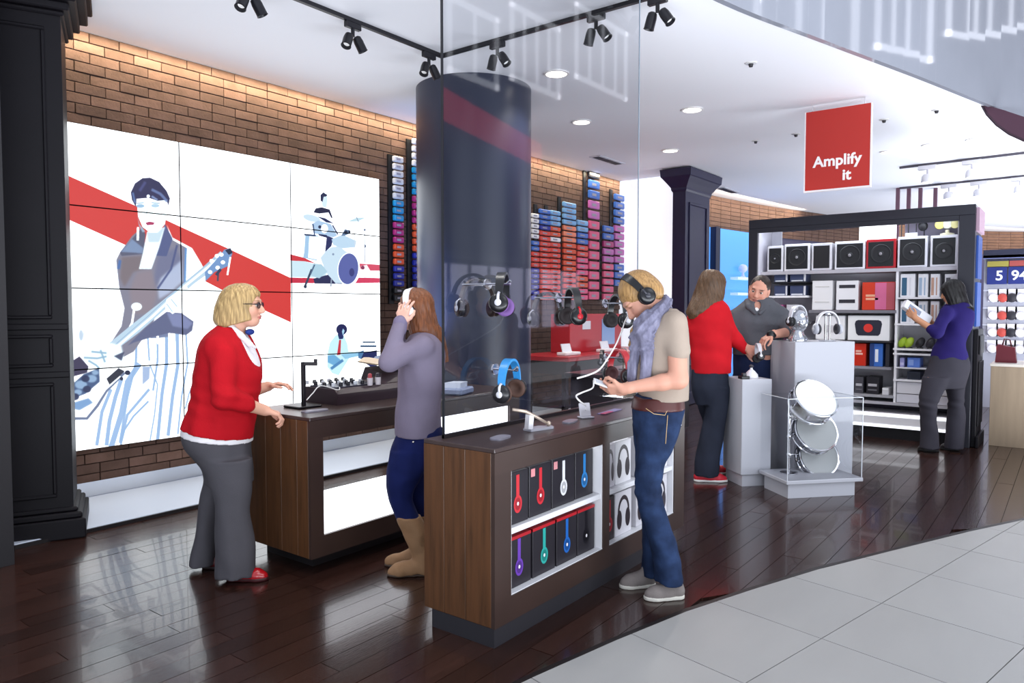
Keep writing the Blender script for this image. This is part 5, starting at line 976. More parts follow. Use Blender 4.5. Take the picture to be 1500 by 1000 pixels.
# lit blue cabinets on the far curved wall (between navy pilaster and shelf unit)
bl = thing('blue_cabinet', 'blue lit glass display cabinet on the far wall behind the woman in red', 'cabinet', (13.9, 5.2, 0))
pA, pB = at(1037, 340, z=3.03), at(1100, 350, z=3.03); pA[2] = pB[2] = 0
pA = np.array([12.95, 5.33, 0]); pB = np.array([15.05, 5.03, 0]); d_ = (pB-pA)/np.linalg.norm(pB-pA); L = float(np.linalg.norm(pB-pA)); MBm = basis(pA, d_, (-d_[1], d_[0], 0), (0, 0, 1))
def bb(nm, m, *a): mb = MB(); mb.M = MBm; mb.box(*a); return mb.build(nm, m, bl)
M_BLUE = mat('blue_lit_panel', '#3c7ed0', .4, emit='#5a9cf0', es=.8)
bb('back_panel', M_BLUE, 0, L, .10, .12, .1, 3.0); bb('post', P('#151a38', .4), .15, .3, -.02, .10, 0, 3.0); bb('post', P('#151a38', .4), L-.08, L, -.02, .10, 0, 3.0); bb('plinth', P('#151a38', .4), 0, L, 0, .1, 0, .1)
for z in (1.2, 1.75, 2.05): bb('shelf', mat('pale_blue_shelf', '#d8e8f8', .3, emit='#bcd8ff', es=.4), .9, L-.08, -.06, .10, z, z+.05)
for k, (u, z) in enumerate(((1.2, 2.10), (1.55, 2.10), (1.1, 1.25), (1.5, 1.25))):
    q = pA+d_*u; tt = thing('white_ornament', 'pale round gadget in the blue cabinet, %s' % ('upper left', 'upper right', 'lower left', 'lower right')[k], 'gadget', (q[0], q[1], z), 'gadgets in the blue cabinet'); mb = MB(); mb.lathe([(.06, .0505-.05), (.03, .03), (.02, .10)], 12, o=(q[0], q[1], z)); mb.build('foot', P('#dfeaf8', .3), tt, smooth=True, auto=40); mb = MB(); mb.ell((q[0], q[1], z+.17), .085, .085, .085, 14, 10); mb.build('ball', P('#e4eefa', .3), tt, smooth=True)
# ================================================================ PEOPLE: smooth-union solids meshed with surface nets
def smin(a, b, k):
    if k <= 0: return np.minimum(a, b)
    h = np.clip(.5+.5*(b-a)/k, 0, 1); return b*(1-h)+a*h-k*h*(1-h)
class Sdf:
    def __init__(s): s.ops = []
    def rc(s, a, b, r1, r2=None, k=.015, op='u'):
        a = np.array(a, float); b = np.array(b, float); r2 = r1 if r2 is None else r2; m = max(r1, r2)
        def f(X, Y, Z):
            d = b-a; L2 = float(d@d)+1e-9; t = np.clip(((X-a[0])*d[0]+(Y-a[1])*d[1]+(Z-a[2])*d[2])/L2, 0, 1)
            return np.sqrt((X-a[0]-t*d[0])**2+(Y-a[1]-t*d[1])**2+(Z-a[2]-t*d[2])**2)-(r1+(r2-r1)*t)
        s.ops.append((op, f, np.minimum(a, b)-m, np.maximum(a, b)+m, k)); return s
    def chain(s, pts, rs, k=.015):
        for i in range(len(pts)-1): s.rc(pts[i], pts[i+1], rs[i], rs[i+1], k)
        return s
    def ell(s, c, r, R=None, k=.015, op='u'):
        c = np.array(c, float); r = np.array(r, float); m = float(r.max()); R = np.eye(3) if R is None else np.array(R, float)   # rows of R: local axes
        def f(X, Y, Z):
            x, y, z = X-c[0], Y-c[1], Z-c[2]
            u = [(R[i][0]*x+R[i][1]*y+R[i][2]*z)/r[i] for i in range(3)]; q = np.sqrt(u[0]**2+u[1]**2+u[2]**2)
            g = np.sqrt((u[0]/r[0])**2+(u[1]/r[1])**2+(u[2]/r[2])**2)+1e-6
            return q*(q-1)/g
        s.ops.append((op, f, c-m, c+m, k)); return s
    def loft(s, st, k=.02, grow=0., zt=None, zb=None, op='u', pw=2.0):
        st = sorted(st, key=lambda t: t[2]); P_ = np.array(curve_pts([tuple(t) for t in st], 8)) if len(st) > 2 else np.array(st, float)
        o = np.argsort(P_[:, 2]); P_ = P_[o]; z0 = P_[0, 2] if zb is None else zb; z1 = P_[-1, 2] if zt is None else zt
        lo = (P_[:, :2]-P_[:, 3:5]).min(0)-abs(grow); hi = (P_[:, :2]+P_[:, 3:5]).max(0)+abs(grow)
        def f(X, Y, Z):
            z = Z.ravel(); I = lambda c: np.interp(z, P_[:, 2], P_[:, c])[None, None, :]
            a = np.maximum(I(3)+grow, .004); b = np.maximum(I(4)+grow, .004); u = np.abs(X-I(0))/a; v = np.abs(Y-I(1))/b
            q = (u**pw+v**pw)**(1/pw); g = np.sqrt((u/a)**2+(v/b)**2)/np.maximum(q, 1e-4)+1e-6
            d = np.where(q > .5, (q-1)/g, -np.minimum(a, b)*.5)
            return np.maximum(d, np.maximum(Z-z1, z0-Z))
        s.ops.append((op, f, np.array([*lo, z0]), np.array([*hi, z1]), k)); return s
    def plane(s, p, n): s.ops.append(('cut', np.array(p, float), np.array(n, float)/np.linalg.norm(n))); return s       # keep side against n
    def disp(s, fn): s.ops.append(('disp', fn)); return s
    def mesh(s, h=.008, fine=(), pad=.02):
        B = [o for o in s.ops if o[0] == 'u']; lo = np.min([o[2] for o in B], 0)-pad; hi = np.max([o[3] for o in B], 0)+pad; ax = []
        for i in range(3):
            c = [lo[i]]
            while c[-1] < hi[i]:
                st = h
                for (a, b, hf) in fine:
                    if a[i] <= c[-1] <= b[i]: st = min(st, hf)
                c.append(c[-1]+st)
            ax.append(np.array(c, np.float32))
        D = np.full([len(a) for a in ax], .06, np.float32)
        for o in s.ops:
            if o[0] == 'cut': D = np.maximum(D, (ax[0][:, None, None]-o[1][0])*o[2][0]+(ax[1][None, :, None]-o[1][1])*o[2][1]+(ax[2][None, None, :]-o[1][2])*o[2][2]); continue
            if o[0] == 'disp': D = D+o[1](ax[0][:, None, None], ax[1][None, :, None], ax[2][None, None, :]).astype(np.float32); continue
            m = o[4]+.03; sl = []
            for i in range(3):
                a, b = np.searchsorted(ax[i], [o[2][i]-m, o[3][i]+m]); sl.append(slice(max(a-1, 0), b+1))
            sl = tuple(sl)
            d = o[1](ax[0][sl[0]][:, None, None], ax[1][sl[1]][None, :, None], ax[2][sl[2]][None, None, :]).astype(np.float32); R = D[sl]
            D[sl] = smin(R, d, o[4]) if o[0] == 'u' else -smin(-R, d, o[4])
        return nets(D, ax)
def nets(D, ax):
    D[0], D[-1], D[:, 0], D[:, -1], D[:, :, 0], D[:, :, -1] = .05, .05, .05, .05, .05, .05
    S = D < 0; c = [S[a:D.shape[0]-1+a, b:D.shape[1]-1+b, e:D.shape[2]-1+e] for a in (0, 1) for b in (0, 1) for e in (0, 1)]
    an = c[0].copy(); al = c[0].copy()
    for x in c[1:]: an |= x; al &= x
    idx = np.argwhere(an & ~al); vid = np.full(an.shape, -1, np.int32); vid[tuple(idx.T)] = np.arange(len(idx))
    of = [(a, b, e) for a in (0, 1) for b in (0, 1) for e in (0, 1)]; val = {o: D[idx[:, 0]+o[0], idx[:, 1]+o[1], idx[:, 2]+o[2]] for o in of}
    acc = np.zeros((len(idx), 3)); cnt = np.zeros(len(idx))
    for i, p in enumerate(of):
        for q in of[i+1:]:
            if sum(abs(np.subtract(p, q))) != 1: continue
            va, vb = val[p], val[q]; m = (va < 0) != (vb < 0); t = np.where(m, va/np.where(m, va-vb, 1), 0)
            acc += np.where(m[:, None], np.array(p)+t[:, None]*np.subtract(q, p), 0); cnt += m
    pos = idx+acc/cnt[:, None]; V = np.stack([np.interp(pos[:, i], np.arange(len(ax[i])), ax[i]) for i in range(3)], 1); Q = []
    for a in range(3):
        b, e = (a+1) % 3, (a+2) % 3
        s0 = [slice(None)]*3; s1 = [slice(None)]*3; s0[a] = slice(0, -1); s1[a] = slice(1, None); ch = S[tuple(s0)] != S[tuple(s1)]
        I = np.argwhere(ch); I = I[(I[:, b] > 0) & (I[:, e] > 0) & (I[:, b] < D.shape[b]-1) & (I[:, e] < D.shape[e]-1)]
        ins = S[tuple(I.T)]; q = []
        for db, de in ((-1, -1), (0, -1), (0, 0), (-1, 0)):
            J = I.copy(); J[:, b] += db; J[:, e] += de; q.append(vid[tuple(J.T)])
        q = np.stack(q, 1); q[~ins] = q[~ins][:, ::-1]; Q.append(q)
    return V, np.concatenate(Q)
class Person:
    def __init__(s, ref, label):
        w = at(*ref, z=0); s.O = np.array([w[0], w[1], 0.]); s.D = depth(w); s.k = s.D/F_PX
        s.root = thing('person', label, 'person', s.O)
    def p(s, px, py, dz=0.):
        w = at(px, py, d=s.D+dz)-s.O; return np.array([w @ rtv, w @ FWD, w[2]])
    def W(s, v): v = np.atleast_2d(v); return s.O+v[:, :1]*rtv+v[:, 1:2]*FWD+v[:, 2:3]*np.array([0, 0, 1.])
    def Wd(s, v): return Vector(v[0]*rtv+v[1]*FWD+np.array([0, 0, v[2]]))
    def st(s, rows):
        out = []
        for r in rows:
            y, xl, xr, hd = r[:4]; dz = r[4] if len(r) > 4 else 0
            c = s.p((xl+xr)/2, y, dz); out.append((c[0], c[1], c[2], (xr-xl)/2*(s.D+dz)/F_PX, hd))
        return out
    def put(s, name, sdf, m, h=.008, fine=(), color=None, label=None):
        V, Q = sdf.mesh(h, fine); me = bpy.data.meshes.new(name); Wv = s.W(V)-s.O; n = len(V); k = len(Q)
        me.vertices.add(n); me.vertices.foreach_set('co', Wv.astype(np.float32).ravel()); me.loops.add(k*4); me.polygons.add(k)
        me.loops.foreach_set('vertex_index', Q.astype(np.int32).ravel()); me.polygons.foreach_set('loop_start', np.arange(0, k*4, 4, dtype=np.int32))
        me.update(calc_edges=True); me.validate(); me.shade_smooth(); me.materials.append(m)
        if color is not None:
            c = np.ones((n, 4), np.float32); c[:, :3] = color(V); a = me.color_attributes.new('Col', 'FLOAT_COLOR', 'POINT'); a.data.foreach_set('color', c.ravel())
        o = bpy.data.objects.new(name, me); COL.objects.link(o); o.parent = s.root
        if label: o['label'] = label
        return o
def unit(v): v = np.array(v, float); return v/np.linalg.norm(v)
def folds(amp, fr, seed=0, zs=1.):
    r = np.random.RandomState(seed); A_ = [(r.normal(size=3)*fr*np.array([1, 1, zs]), r.uniform(0, 6.28)) for _ in range(5)]
    def f(X, Y, Z):
        w = .35*np.sin(X*fr*.7+Z*fr*.9*zs+seed)+.35*np.sin(Y*fr*.8-Z*fr*.5*zs); t = 0
        for (k, ph) in A_: t = t+np.sin(k[0]*X+k[1]*Y+k[2]*Z+ph+2*w)
        return amp*t/2.2
    return f
class Head:
    def __init__(s, c, f, up, sc=1.):
        s.c = np.array(c, float); s.f = unit(f); up = np.array(up, float); s.u = unit(up-s.f*(up@s.f)); s.x = np.cross(s.f, s.u); s.R = np.array([s.x, s.f, s.u]); s.s = sc
    def w(s, x, y, z): return s.c+(s.x*x+s.f*y+s.u*z)*s.s
    def loc(s, V): return ((V-s.c) @ s.R.T)/s.s
    def add(s, S, ears=True, male=False):
        sc = s.s; E = lambda c, r, k, op='u': S.ell(s.w(*c), np.array(r)*sc, s.R, k*sc, op)
        E((0, -.015, .030), (.076, .094, .088), .03); E((0, .030, -.040), (.059+.004*male, .062, .078), .03); E((0, .056, -.093), (.028+.006*male, .028, .022), .03)
        for d in (-1, 1):
            S.rc(s.w(d*.046, 0, -.058), s.w(d*.02, .05, -.094), .021*sc, .017*sc, .03*sc); E((d*.038, .055, -.030), (.025, .025, .025), .03)
        S.rc(s.w(-.034, .077, .023), s.w(.034, .077, .023), .013*sc, .013*sc, .02*sc)
        for d in (-1, 1): E((d*.032, .096, .001), (.019, .014, .012), .012, 's')
        S.rc(s.w(0, .084, .010), s.w(0, .108, -.029), .008*sc, .0125*sc, .012*sc); E((0, .099, -.036), (.017, .013, .009), .008)
        E((0, .090, -.060), (.022, .013, .0065), .006); E((0, .088, -.071), (.018, .013, .0075), .006); E((0, .107, -.0655), (.03, .012, .0018), .004, 's')
        if ears:
            for d in (-1, 1): E((d*.078, -.010, -.008), (.010, .020, .032), .008); E((d*.088, -.006, -.006), (.007, .010, .018), .006, 's')
        return S
    def color(s, skin, lip, brow, hairc=None, stub=None):
        skin, lip, brow = (np.array(rgb(c)) for c in (skin, lip, brow))
        def f(V):
            q = s.loc(V); x, y, z = np.abs(q[:, 0]), q[:, 1], q[:, 2]; C = np.tile(skin, (len(V), 1))
            def mix(m, c): C[:] = C*(1-m[:, None])+np.array(c)*m[:, None]
            sm = lambda a, b, t: np.clip((t-a)/(b-a), 0, 1)
            near = (np.abs(q).max(1) < .14)
            ck = np.exp(-(((x-.04)/.018)**2+((z+.035)/.018)**2))*(y > .04)*near; mix(.35*ck, skin*np.array([1.12, .72, .68]))
            lp = np.clip(1.4-((x/.024)**2+((z+.066)/.0125)**2), 0, 1)*(y > .06)*near; mix(lp, lip)
            br = np.clip(1.5-(((x-.033)/.021)**2+((z-.0245)/.0055)**2)*1.2, 0, 1)*(y > .055)*near; mix(br*.9, brow)
            ls = np.clip(1.3-(((x-.032)/.018)**2+((z-.006)/.004)**2), 0, 1)*(y > .06)*near; mix(ls*.75, brow*.5)
            if stub is not None: st_ = np.clip((-.045-z)/.02, 0, 1)*(y > .02)*near; mix(st_*.3, rgb(stub))
            return C
        return f
    def eyes(s, P_, iris='#3d3026', lid=0.):
        for d in (-1, 1):
            c = P_.W(s.w(d*.032, .0738, .0005))[0]; F_ = P_.Wd(s.f); mb = MB(); mb.ell(tuple(c), .0125*s.s, .0125*s.s, .0125*s.s, 14, 10); mb.m = 1
            mb.lathe([(.0072*s.s, .0102*s.s), (.0045*s.s, .0122*s.s), (.001, .0129*s.s)], 12, axis=F_, o=tuple(c)); mb.build('eye', [P('#c9bfb8', .3), P(iris, .15)], P_.root, smooth=True)
def add_hand(S, w, d, n, t, curl=.5, spread=.12, sc=1., thumb=.5, k=.004):
    """w wrist, d towards fingers, n palm normal, t towards thumb"""
    w = np.array(w, float); d = unit(d); n = unit(np.array(n)-d*np.dot(n, d)); t = unit(np.array(t)-d*np.dot(t, d)-n*np.dot(t, n)); s = sc
    S.rc(w-d*.03*s, w+d*.01*s, .024*s, .022*s, .02)
    for i, (o, L) in enumerate(((.030, (.040, .025, .019)), (.0100, (.045, .029, .021)), (-.0100, (.041, .027, .020)), (-.029, (.032, .020, .017)))):
        kn = w+d*(.083-.006*abs(i-1.2))*s+t*o*s-n*.002; S.rc(w+t*o*.5*s+d*.012*s, kn, .0145*s, .0115*s, .012)
        c = curl if np.isscalar(curl) else curl[i]; ang = 0; p = kn; dd = unit(d+t*spread*(1.5-i)*.5)
        for j, l in enumerate(L):
            ang += c*(.8, 1.1, .7)[j]; v = dd*math.cos(ang)+n*math.sin(ang); q = p+v*l*s; S.rc(p, q, (.0092-.0008*j)*s, (.0084-.0008*j)*s, k); p = q
    b = w+d*.02*s+t*.018*s; m1 = b+(d*.6+t*.75+n*.25)*.042*s; m2 = m1+unit(d*(.9)+t*(.45-thumb*.6)+n*(.2+thumb*.6))*.032*s; m3 = m2+unit(d+t*(.1-thumb*.7)+n*(.2+thumb*.5))*.025*s
    S.rc(b, m1, .0165*s, .0115*s, .01); S.rc(m1, m2, .0105*s, .0095*s, k); S.rc(m2, m3, .0095*s, .0078*s, k); return S
def add_shoe(S, heel, toe, r=.040, hgt=.05, k=.02):
    h = np.array([heel[0], heel[1], 0.]); t = np.array([toe[0], toe[1], 0.]); v = t-h; z = np.array([0, 0, 1.])
    S.rc(h+v*.14+z*.034, h+v*.45+z*.036, r*.82, r*.92, k); S.rc(h+v*.45+z*.034, h+v*.72+z*.028, r*.92, r*1.0, k); S.rc(h+v*.72+z*.026, h+v*.86+z*.022, r*.98, r*.72, k); S.rc(h+v*.16+z*.05, h+v*.2+z*(.05+hgt), r*.8, r*.78, k)
    S.rc(h+v*.2+z*(.045+hgt*.6), h+v*.55+z*.05, r*.7, r*.6, k); S.plane((0, 0, .012), (0, 0, -1)); return S
def add_sole(S, heel, toe, r=.043, th=.022, k=.015):
    h = np.array([heel[0], heel[1], 0.]); t = np.array([toe[0], toe[1], 0.]); v = t-h; z = np.array([0, 0, .012])
    S.rc(h+v*.15+z, h+v*.45+z, r*.84, r*.86, k); S.rc(h+v*.45+z, h+v*.74+z, r*.86, r*1.03, k); S.rc(h+v*.74+z, h+v*.87+z, r*1.0, r*.72, k); S.plane((0, 0, th), (0, 0, 1)); S.plane((0, 0, .001), (0, 0, -1)); return S
def shoe(P_, heel, toe, m, ms, r=.040, hgt=.05, label=None):
    S = Sdf(); add_shoe(S, heel, toe, r, hgt); o = P_.put('shoe', S, m, .006, label=label); S = Sdf(); add_sole(S, heel, toe, r*1.06); s_ = P_.put('sole', S, ms, .005); s_.parent = o; return o
def skin(name): return mat('skin_'+name, '#d8a58c', .5, vcol='Col', spec=.35, bump=.04, bs=180)
def hairmat(nm, c, c2): return mat('hair_'+nm, c, .38, var=.25, vs_=5, stretch=(24, 24, 2.2), col2=c2, bump=.35, bs=10, spec=.4)
def cloth(nm, c, var=.06, b=.15, bs=220, **k): return mat('cloth_'+nm, c, .85, var=var, vs_=9, bump=b, bs=bs, spec=.2, **k)
def strands(c, n, amp, seed=0):
    def f(X, Y, Z):
        a = np.arctan2(Y-c[1], X-c[0]); return amp*(np.sin(a*n+6*Z*10+seed)+.6*np.sin(a*n*2.3-Z*25+1.3*seed)+.5*np.sin(a*n*.45+Z*14))
    return f
def box3(c, r): c = np.array(c); return (c-r, c+r)
# ---------------------------------------------------------------- 1: shop assistant in the red cardigan
Pn = Person((345, 841), 'woman with blonde bob, red cardigan and grey flared trousers leaning on the mixer counter')
q = Pn.p; SK, LIP, BRW = '#d9a48c', '#b5615c', '#8a6a4a'
tors = Pn.st([(478, 322, 350, .10), (486, 311, 357, .15), (495, 303, 363, .195), (510, 297, 371, .215), (528, 293, 378, .205), (545, 289, 381, .195), (560, 287, 380, .19), (575, 285, 377, .19), (592, 281, 375, .195), (608, 275, 373, .20), (624, 270, 370, .205), (642, 270, 367, .205)])
pel = Pn.st([(622, 272, 366, .19), (640, 270, 366, .195), (655, 275, 366, .19), (668, 287, 367, .18), (684, 299, 368, .17), (705, 303, 368, .15)])
legn = Pn.st([(672, 300, 367, .10, -.09), (700, 306, 368, .10, -.09), (720, 311, 368, .095, -.09), (736, 316, 367, .09, -.09), (752, 316, 367, .09, -.09), (778, 316, 370, .095, -.09), (805, 317, 373, .10, -.09), (842, 318, 375, .105, -.09)])
legf = Pn.st([(672, 296, 352, .10, .09), (700, 301, 345, .10, .10), (722, 297, 338, .095, .10), (745, 293, 330, .09, .10), (775, 288, 322, .09, .10), (805, 283, 318, .095, .10), (824, 280, 317, .10, .10)])
hd = Head(q(357, 446, 0), (1, .06, -.05), (0, 0, 1), 1.0)
shn, eln, wrn = q(326, 514, -.175), q(329, 582, -.215), q(388, 601, -.02); shf, elf, wrf = q(326, 514, .175), q(345, 580, .22), q(392, 566, .26)
S = Sdf(); S.loft(tors, .02, -.014); S.loft(pel, .03, -.014); S.loft(legn, .02, -.03); S.loft(legf, .02, -.03)
for a, b, c in ((shn, eln, wrn), (shf, elf, wrf)): S.rc(a, b, .054, .047, .03); S.rc(b, b+(c-b)*.35, .046, .043, .02); S.rc(b+(c-b)*.35, c, .043, .028, .02)
S.rc(hd.w(0, -.028, -.05), q(341, 493, 0), .052, .062, .03); hd.add(S)
dn = unit(q(416, 609, .03)-q(388, 601, -.02))
add_hand(S, wrn, dn, (0, .1, -1), np.array([.25, 1, .2]), (.75, .8, .85, .9), .1, .98, .6)
add_hand(S, wrf, unit(q(418, 561, .27)-wrf), (0, -.2, -1), (.1, -1, .1), .45, .15, .95, .3)
cl = hd.color(SK, LIP, BRW)
Pn.put('body', S, skin('a'), .009, [(*box3(hd.c, .13), .0042), (*box3(q(405, 605, .02), .1), .0042), (*box3(q(408, 563, .27), .09), .0045)], cl); hd.eyes(Pn)
MR = cloth('red_knit', '#b00f1c', .07, .25, 260)
S = Sdf(); S.loft(tors, .02, .004); S.rc(shn, eln, .068, .060, .035); S.rc(eln, q(362, 591, -.13), .060, .048, .03); S.rc(shf, elf, .066, .056, .035); S.rc(elf, q(366, 574, .24), .056, .046, .03)
S.disp(folds(.0035, 26, 3, .8)); S.disp(lambda X, Y, Z: .004*np.sin(Z*75+X*22)*np.exp(-((Z-1.0)/.1)**2))
a, b = q(270, 623), q(366, 641); S.plane((a+b)/2, (-(a[2]-b[2]), 0, -1.) if False else np.cross((0, 1, 0), b-a)*(-1 if np.cross((0, 1, 0), b-a)[2] > 0 else 1))
S.plane(q(364, 592, -.13), unit(q(388, 601, -.02)-eln)) if False else None
# keep only the cardigan behind the V opening
pa, pb_ = q(351, 478), q(385, 550); n_ = np.cross((0, 1, 0), pb_-pa); n_ = n_ if n_[0] > 0 else -n_
Vc = Sdf(); S.ops.append(('disp', lambda X, Y, Z: np.where((Z > pb_[2]) & (np.abs(Y) < .10), np.maximum(0, ((X-pa[0])*n_[0]+(Z-pa[2])*n_[2])/np.linalg.norm(n_)*1.)*2.5, 0)))
Pn.put('cardigan', S, MR, .0075)
MW = cloth('white_cotton', '#e6e2e4', .03, .1)
S = Sdf(); S.loft(tors, .02, -.003); S.plane((pa+pb_)/2-np.array([.02, 0, 0]), -n_); S.plane(q(380, 556), (0, 0, -1)); Pn.put('blouse', S, MW, .0075)
S = Sdf()
for sd in (-1, 1):
    S.chain([q(329, 474, 0), q(338, 478, sd*.055), q(352, 491, sd*.075), q(366, 504, sd*.06), q(374, 509, sd*.03)], [.016, .018, .018, .014, .008], .012)
Pn.put('collar', S, MW, .006)
S = Sdf(); S.loft(pel, .02, .007); a, b = q(268, 633), q(352, 645); m_ = np.cross((0, 1, 0), b-a); m_ = m_ if m_[2] < 0 else -m_
S.plane((a+b)/2, m_); S.plane(q(300, 622), (0, 0, 1)); Pn.put('shirt_tail', S, MW, .007)
S = Sdf(); S.ell(q(366, 486, 0), (.022, .045, .018)); Pn.put('neck_lanyard', S, cloth('blue', '#2a3d86'), .006)
MG = cloth('grey_trousers', '#4c4a4f', .05, .2, 300)
S = Sdf(); S.loft(pel, .03); S.loft(legn, .025); S.loft(legf, .025); S.disp(folds(.0035, 22, 5, .45)); S.disp(lambda X, Y, Z: .003*np.sin(X*60+Y*30+Z*9)*np.clip((.55-Z)/.5, 0, 1)); Pn.put('trousers', S, MG, .008)
hc = hd.c
S = Sdf(); S.loft(Pn.st([(415, 346, 361, .03), (418, 336, 370, .055), (424, 328, 377, .078), (432, 322, 381, .088), (441, 319, 381, .092), (452, 315, 380, .094), (462, 313.5, 379, .095), (470, 314, 378, .096), (477, 320, 374, .094), (482, 332, 366, .085)]), .02)
S.ell(hd.w(0, .103, -.035), (.082, .058, .098), hd.R, .012, 's'); S.rc(q(349, 474), q(343, 494), .056, .066, .008, 's'); S.disp(strands(hc, 17, .0014, 1)); S.plane(q(340, 478), unit(np.array([.30, 0, -1]))); Pn.put('hair', S, hairmat('blonde', '#8a6c42', '#c8aa76'), .005)
# glasses
mb = MB()
for d in (-1, 1):
    c = hd.w(d*.033, .094, .0); 
    mb.tube([tuple(Pn.W(c+(hd.x*math.cos(a)*.024+hd.u*math.sin(a)*.017))[0]) for a in np.linspace(0, 2*math.pi, 17)], .0024, 6)
    mb.tube([tuple(Pn.W(hd.w(d*.056, .092, .006))[0]), tuple(Pn.W(hd.w(d*.079, .06, .006))[0]), tuple(Pn.W(hd.w(d*.082, 0, .004))[0])], .0024, 6)
mb.tube([tuple(Pn.W(hd.w(-.010, .098, .004))[0]), tuple(Pn.W(hd.w(.010, .098, .004))[0])], .0024, 6); g_ = mb.build('glasses_frame', P('#1c1824', .3), Pn.root, smooth=True)
mb = MB()
for d in (-1, 1): mb.add([tuple(Pn.W(hd.w(d*.033+.022*math.cos(a), .0935, .015*math.sin(a)))[0]) for a in np.linspace(0, 2*math.pi, 16, endpoint=False)], [tuple(range(16))])
mb.build('lenses', P('#221f2c', .1, alpha=.72), g_)
MRD = mat('red_patent', '#a80d18', .18, coat=.5)
shoe(Pn, q(331, 842, -.09)[:2], q(394, 843, -.09)[:2], MRD, P('#3a0a10', .5), .038, .03); shoe(Pn, q(290, 826, .10)[:2]+np.array([.03, 0]), q(340, 826, .10)[:2]+np.array([.0, .0]), mat('dark_red_patent', '#4a0d14', .25), P('#1a0a0c', .5), .036, .03)
# ---------------------------------------------------------------- 2: young woman in the lilac sweater
Pn = Person((600, 834), 'woman with auburn hair in lilac sweater and jeans holding headphones to her ears')
q = Pn.p
tors = Pn.st([(486, 608, 634, .09), (493, 600, 642, .145), (503, 595, 648, .185), (518, 590, 651, .185), (540, 585, 651, .165), (560, 584, 649, .15), (580, 583, 646, .145), (600, 580, 644, .155), (620, 580, 645, .17), (640, 581, 647, .175)])
pel = Pn.st([(622, 582, 645, .155), (636, 580, 650, .165), (650, 575, 650, .165), (665, 571, 645, .155), (685, 568, 630, .13)])
legn = Pn.st([(660, 572, 638, .085, -.075), (680, 568, 627, .085, -.08), (700, 566, 617, .08, -.08), (716, 566, 608, .07, -.08), (732, 569, 605, .062, -.08), (748, 576, 611, .06, -.08), (764, 582, 616, .058, -.08)])
legf = Pn.st([(660, 580, 645, .085, .075), (690, 576, 626, .08, .08), (716, 584, 622, .068, .08), (740, 592, 624, .06, .08), (766, 598, 628, .058, .08)])
hd = Head(q(607, 453, 0), (-.94, .33, .06), (0, 0, 1), .97)
shn, eln, wrn = q(619, 507, -.155), q(570, 531, -.21), q(587, 475, -.135); shf, elf, wrf = q(612, 507, .155), q(574, 527, .24), q(588, 474, .15)
bn = Pn.st([(756, 580, 615, .062, -.08), (772, 587, 623, .06, -.08), (790, 594, 627, .056, -.08), (806, 600, 630, .052, -.08), (820, 603, 634, .05, -.08), (838, 602, 636, .045, -.08)])
bf = Pn.st([(752, 594, 628, .06, .08), (775, 597, 630, .056, .08), (795, 600, 632, .05, .08), (818, 600, 632, .045, .08)])
S = Sdf(); S.loft(tors, .02, -.014); S.loft(pel, .02, -.026); S.loft(legn, .02, -.024); S.loft(legf, .02, -.024); S.loft(bn, .02, -.014); S.loft(bf, .02, -.014)
for a, b, c in ((shn, eln, wrn), (shf, elf, wrf)): S.rc(a, b, .046, .040, .03); S.rc(b, c, .038, .026, .02)
S.rc(hd.w(0, -.025, -.05), q(617, 496, 0), .047, .055, .03); hd.add(S)
tip = q(604, 452, -.10); add_hand(S, wrn, unit(q(592, 450, -.115)-wrn), unit(np.array([.35, .9, .1])), np.array([1, -.1, .2]), (.25, .3, .3, .35), .2, .95, .35)
add_hand(S, wrf, unit(q(594, 448, .115)-wrf), unit(np.array([.35, -.9, .1])), np.array([1, .1, .2]), .3, .2, .95, .35)
Pn.put('body', S, skin('a'), .009, [(*box3(hd.c, .125), .0045), (*box3(q(592, 458, -.12), .075), .0042)], hd.color('#dcab98', '#b8676a', '#5a3a28')); hd.eyes(Pn)
ML = cloth('lilac_knit', '#7b7284', .05, .2, 260)
S = Sdf(); S.loft(tors, .02, .002); S.rc(shn, eln, .060, .051, .035); S.rc(eln, q(586.5, 471, -.135), .050, .036, .025); S.rc(shf, elf, .060, .051, .035); S.rc(elf, q(587, 474, .15), .05, .036, .025)
S.disp(folds(.003, 30, 8, .5)); S.plane(q(600, 636), (0, 0, -1)); Pn.put('sweater', S, ML, .0075)
S = Sdf(); a, b = q(585, 482, -.14), q(586.5, 472, -.135); S.rc(a, b, .041, .040, .005); Pn.put('cuff', S, cloth('dark_lilac', '#776e86'), .006)
MJ = cloth('dark_blue_denim', '#131c4c', .16, .2, 320)
S = Sdf(); S.loft(pel, .03); S.loft(legn, .02); S.loft(legf, .02); S.disp(folds(.0025, 38, 11, .9)); S.plane(q(600, 623), (0, 0, 1)); Pn.put('jeans', S, MJ, .0075)
mb = MB(); c = Pn.W(q(605.5, 647, -.163))[0]; mb.ell(tuple(c), .008, .008, .008, 10, 8); mb.build('rivet', P('#d8d4c8', .2, metal=1), Pn.root, smooth=True)
MBT = mat('tan_suede', '#94704f', .75, var=.12, vs_=8, bump=.2, bs=160); MBS = P('#4a3a30', .6)
for st_, heel, toe, sd in ((bn, q(634, 834, -.08), q(566, 834, -.10), 0), (bf, q(630, 817, .08), q(562, 817, .06), 1)):
    S = Sdf(); S.loft(st_, .02); add_shoe(S, heel[:2], toe[:2], .042, .05, .03); S.disp(folds(.004, 34, 20+sd, 1.4)); o = Pn.put('boot', S, MBT, .0065); S = Sdf(); add_sole(S, heel[:2], toe[:2], .044, .016); s_ = Pn.put('sole', S, MBS, .006); s_.parent = o
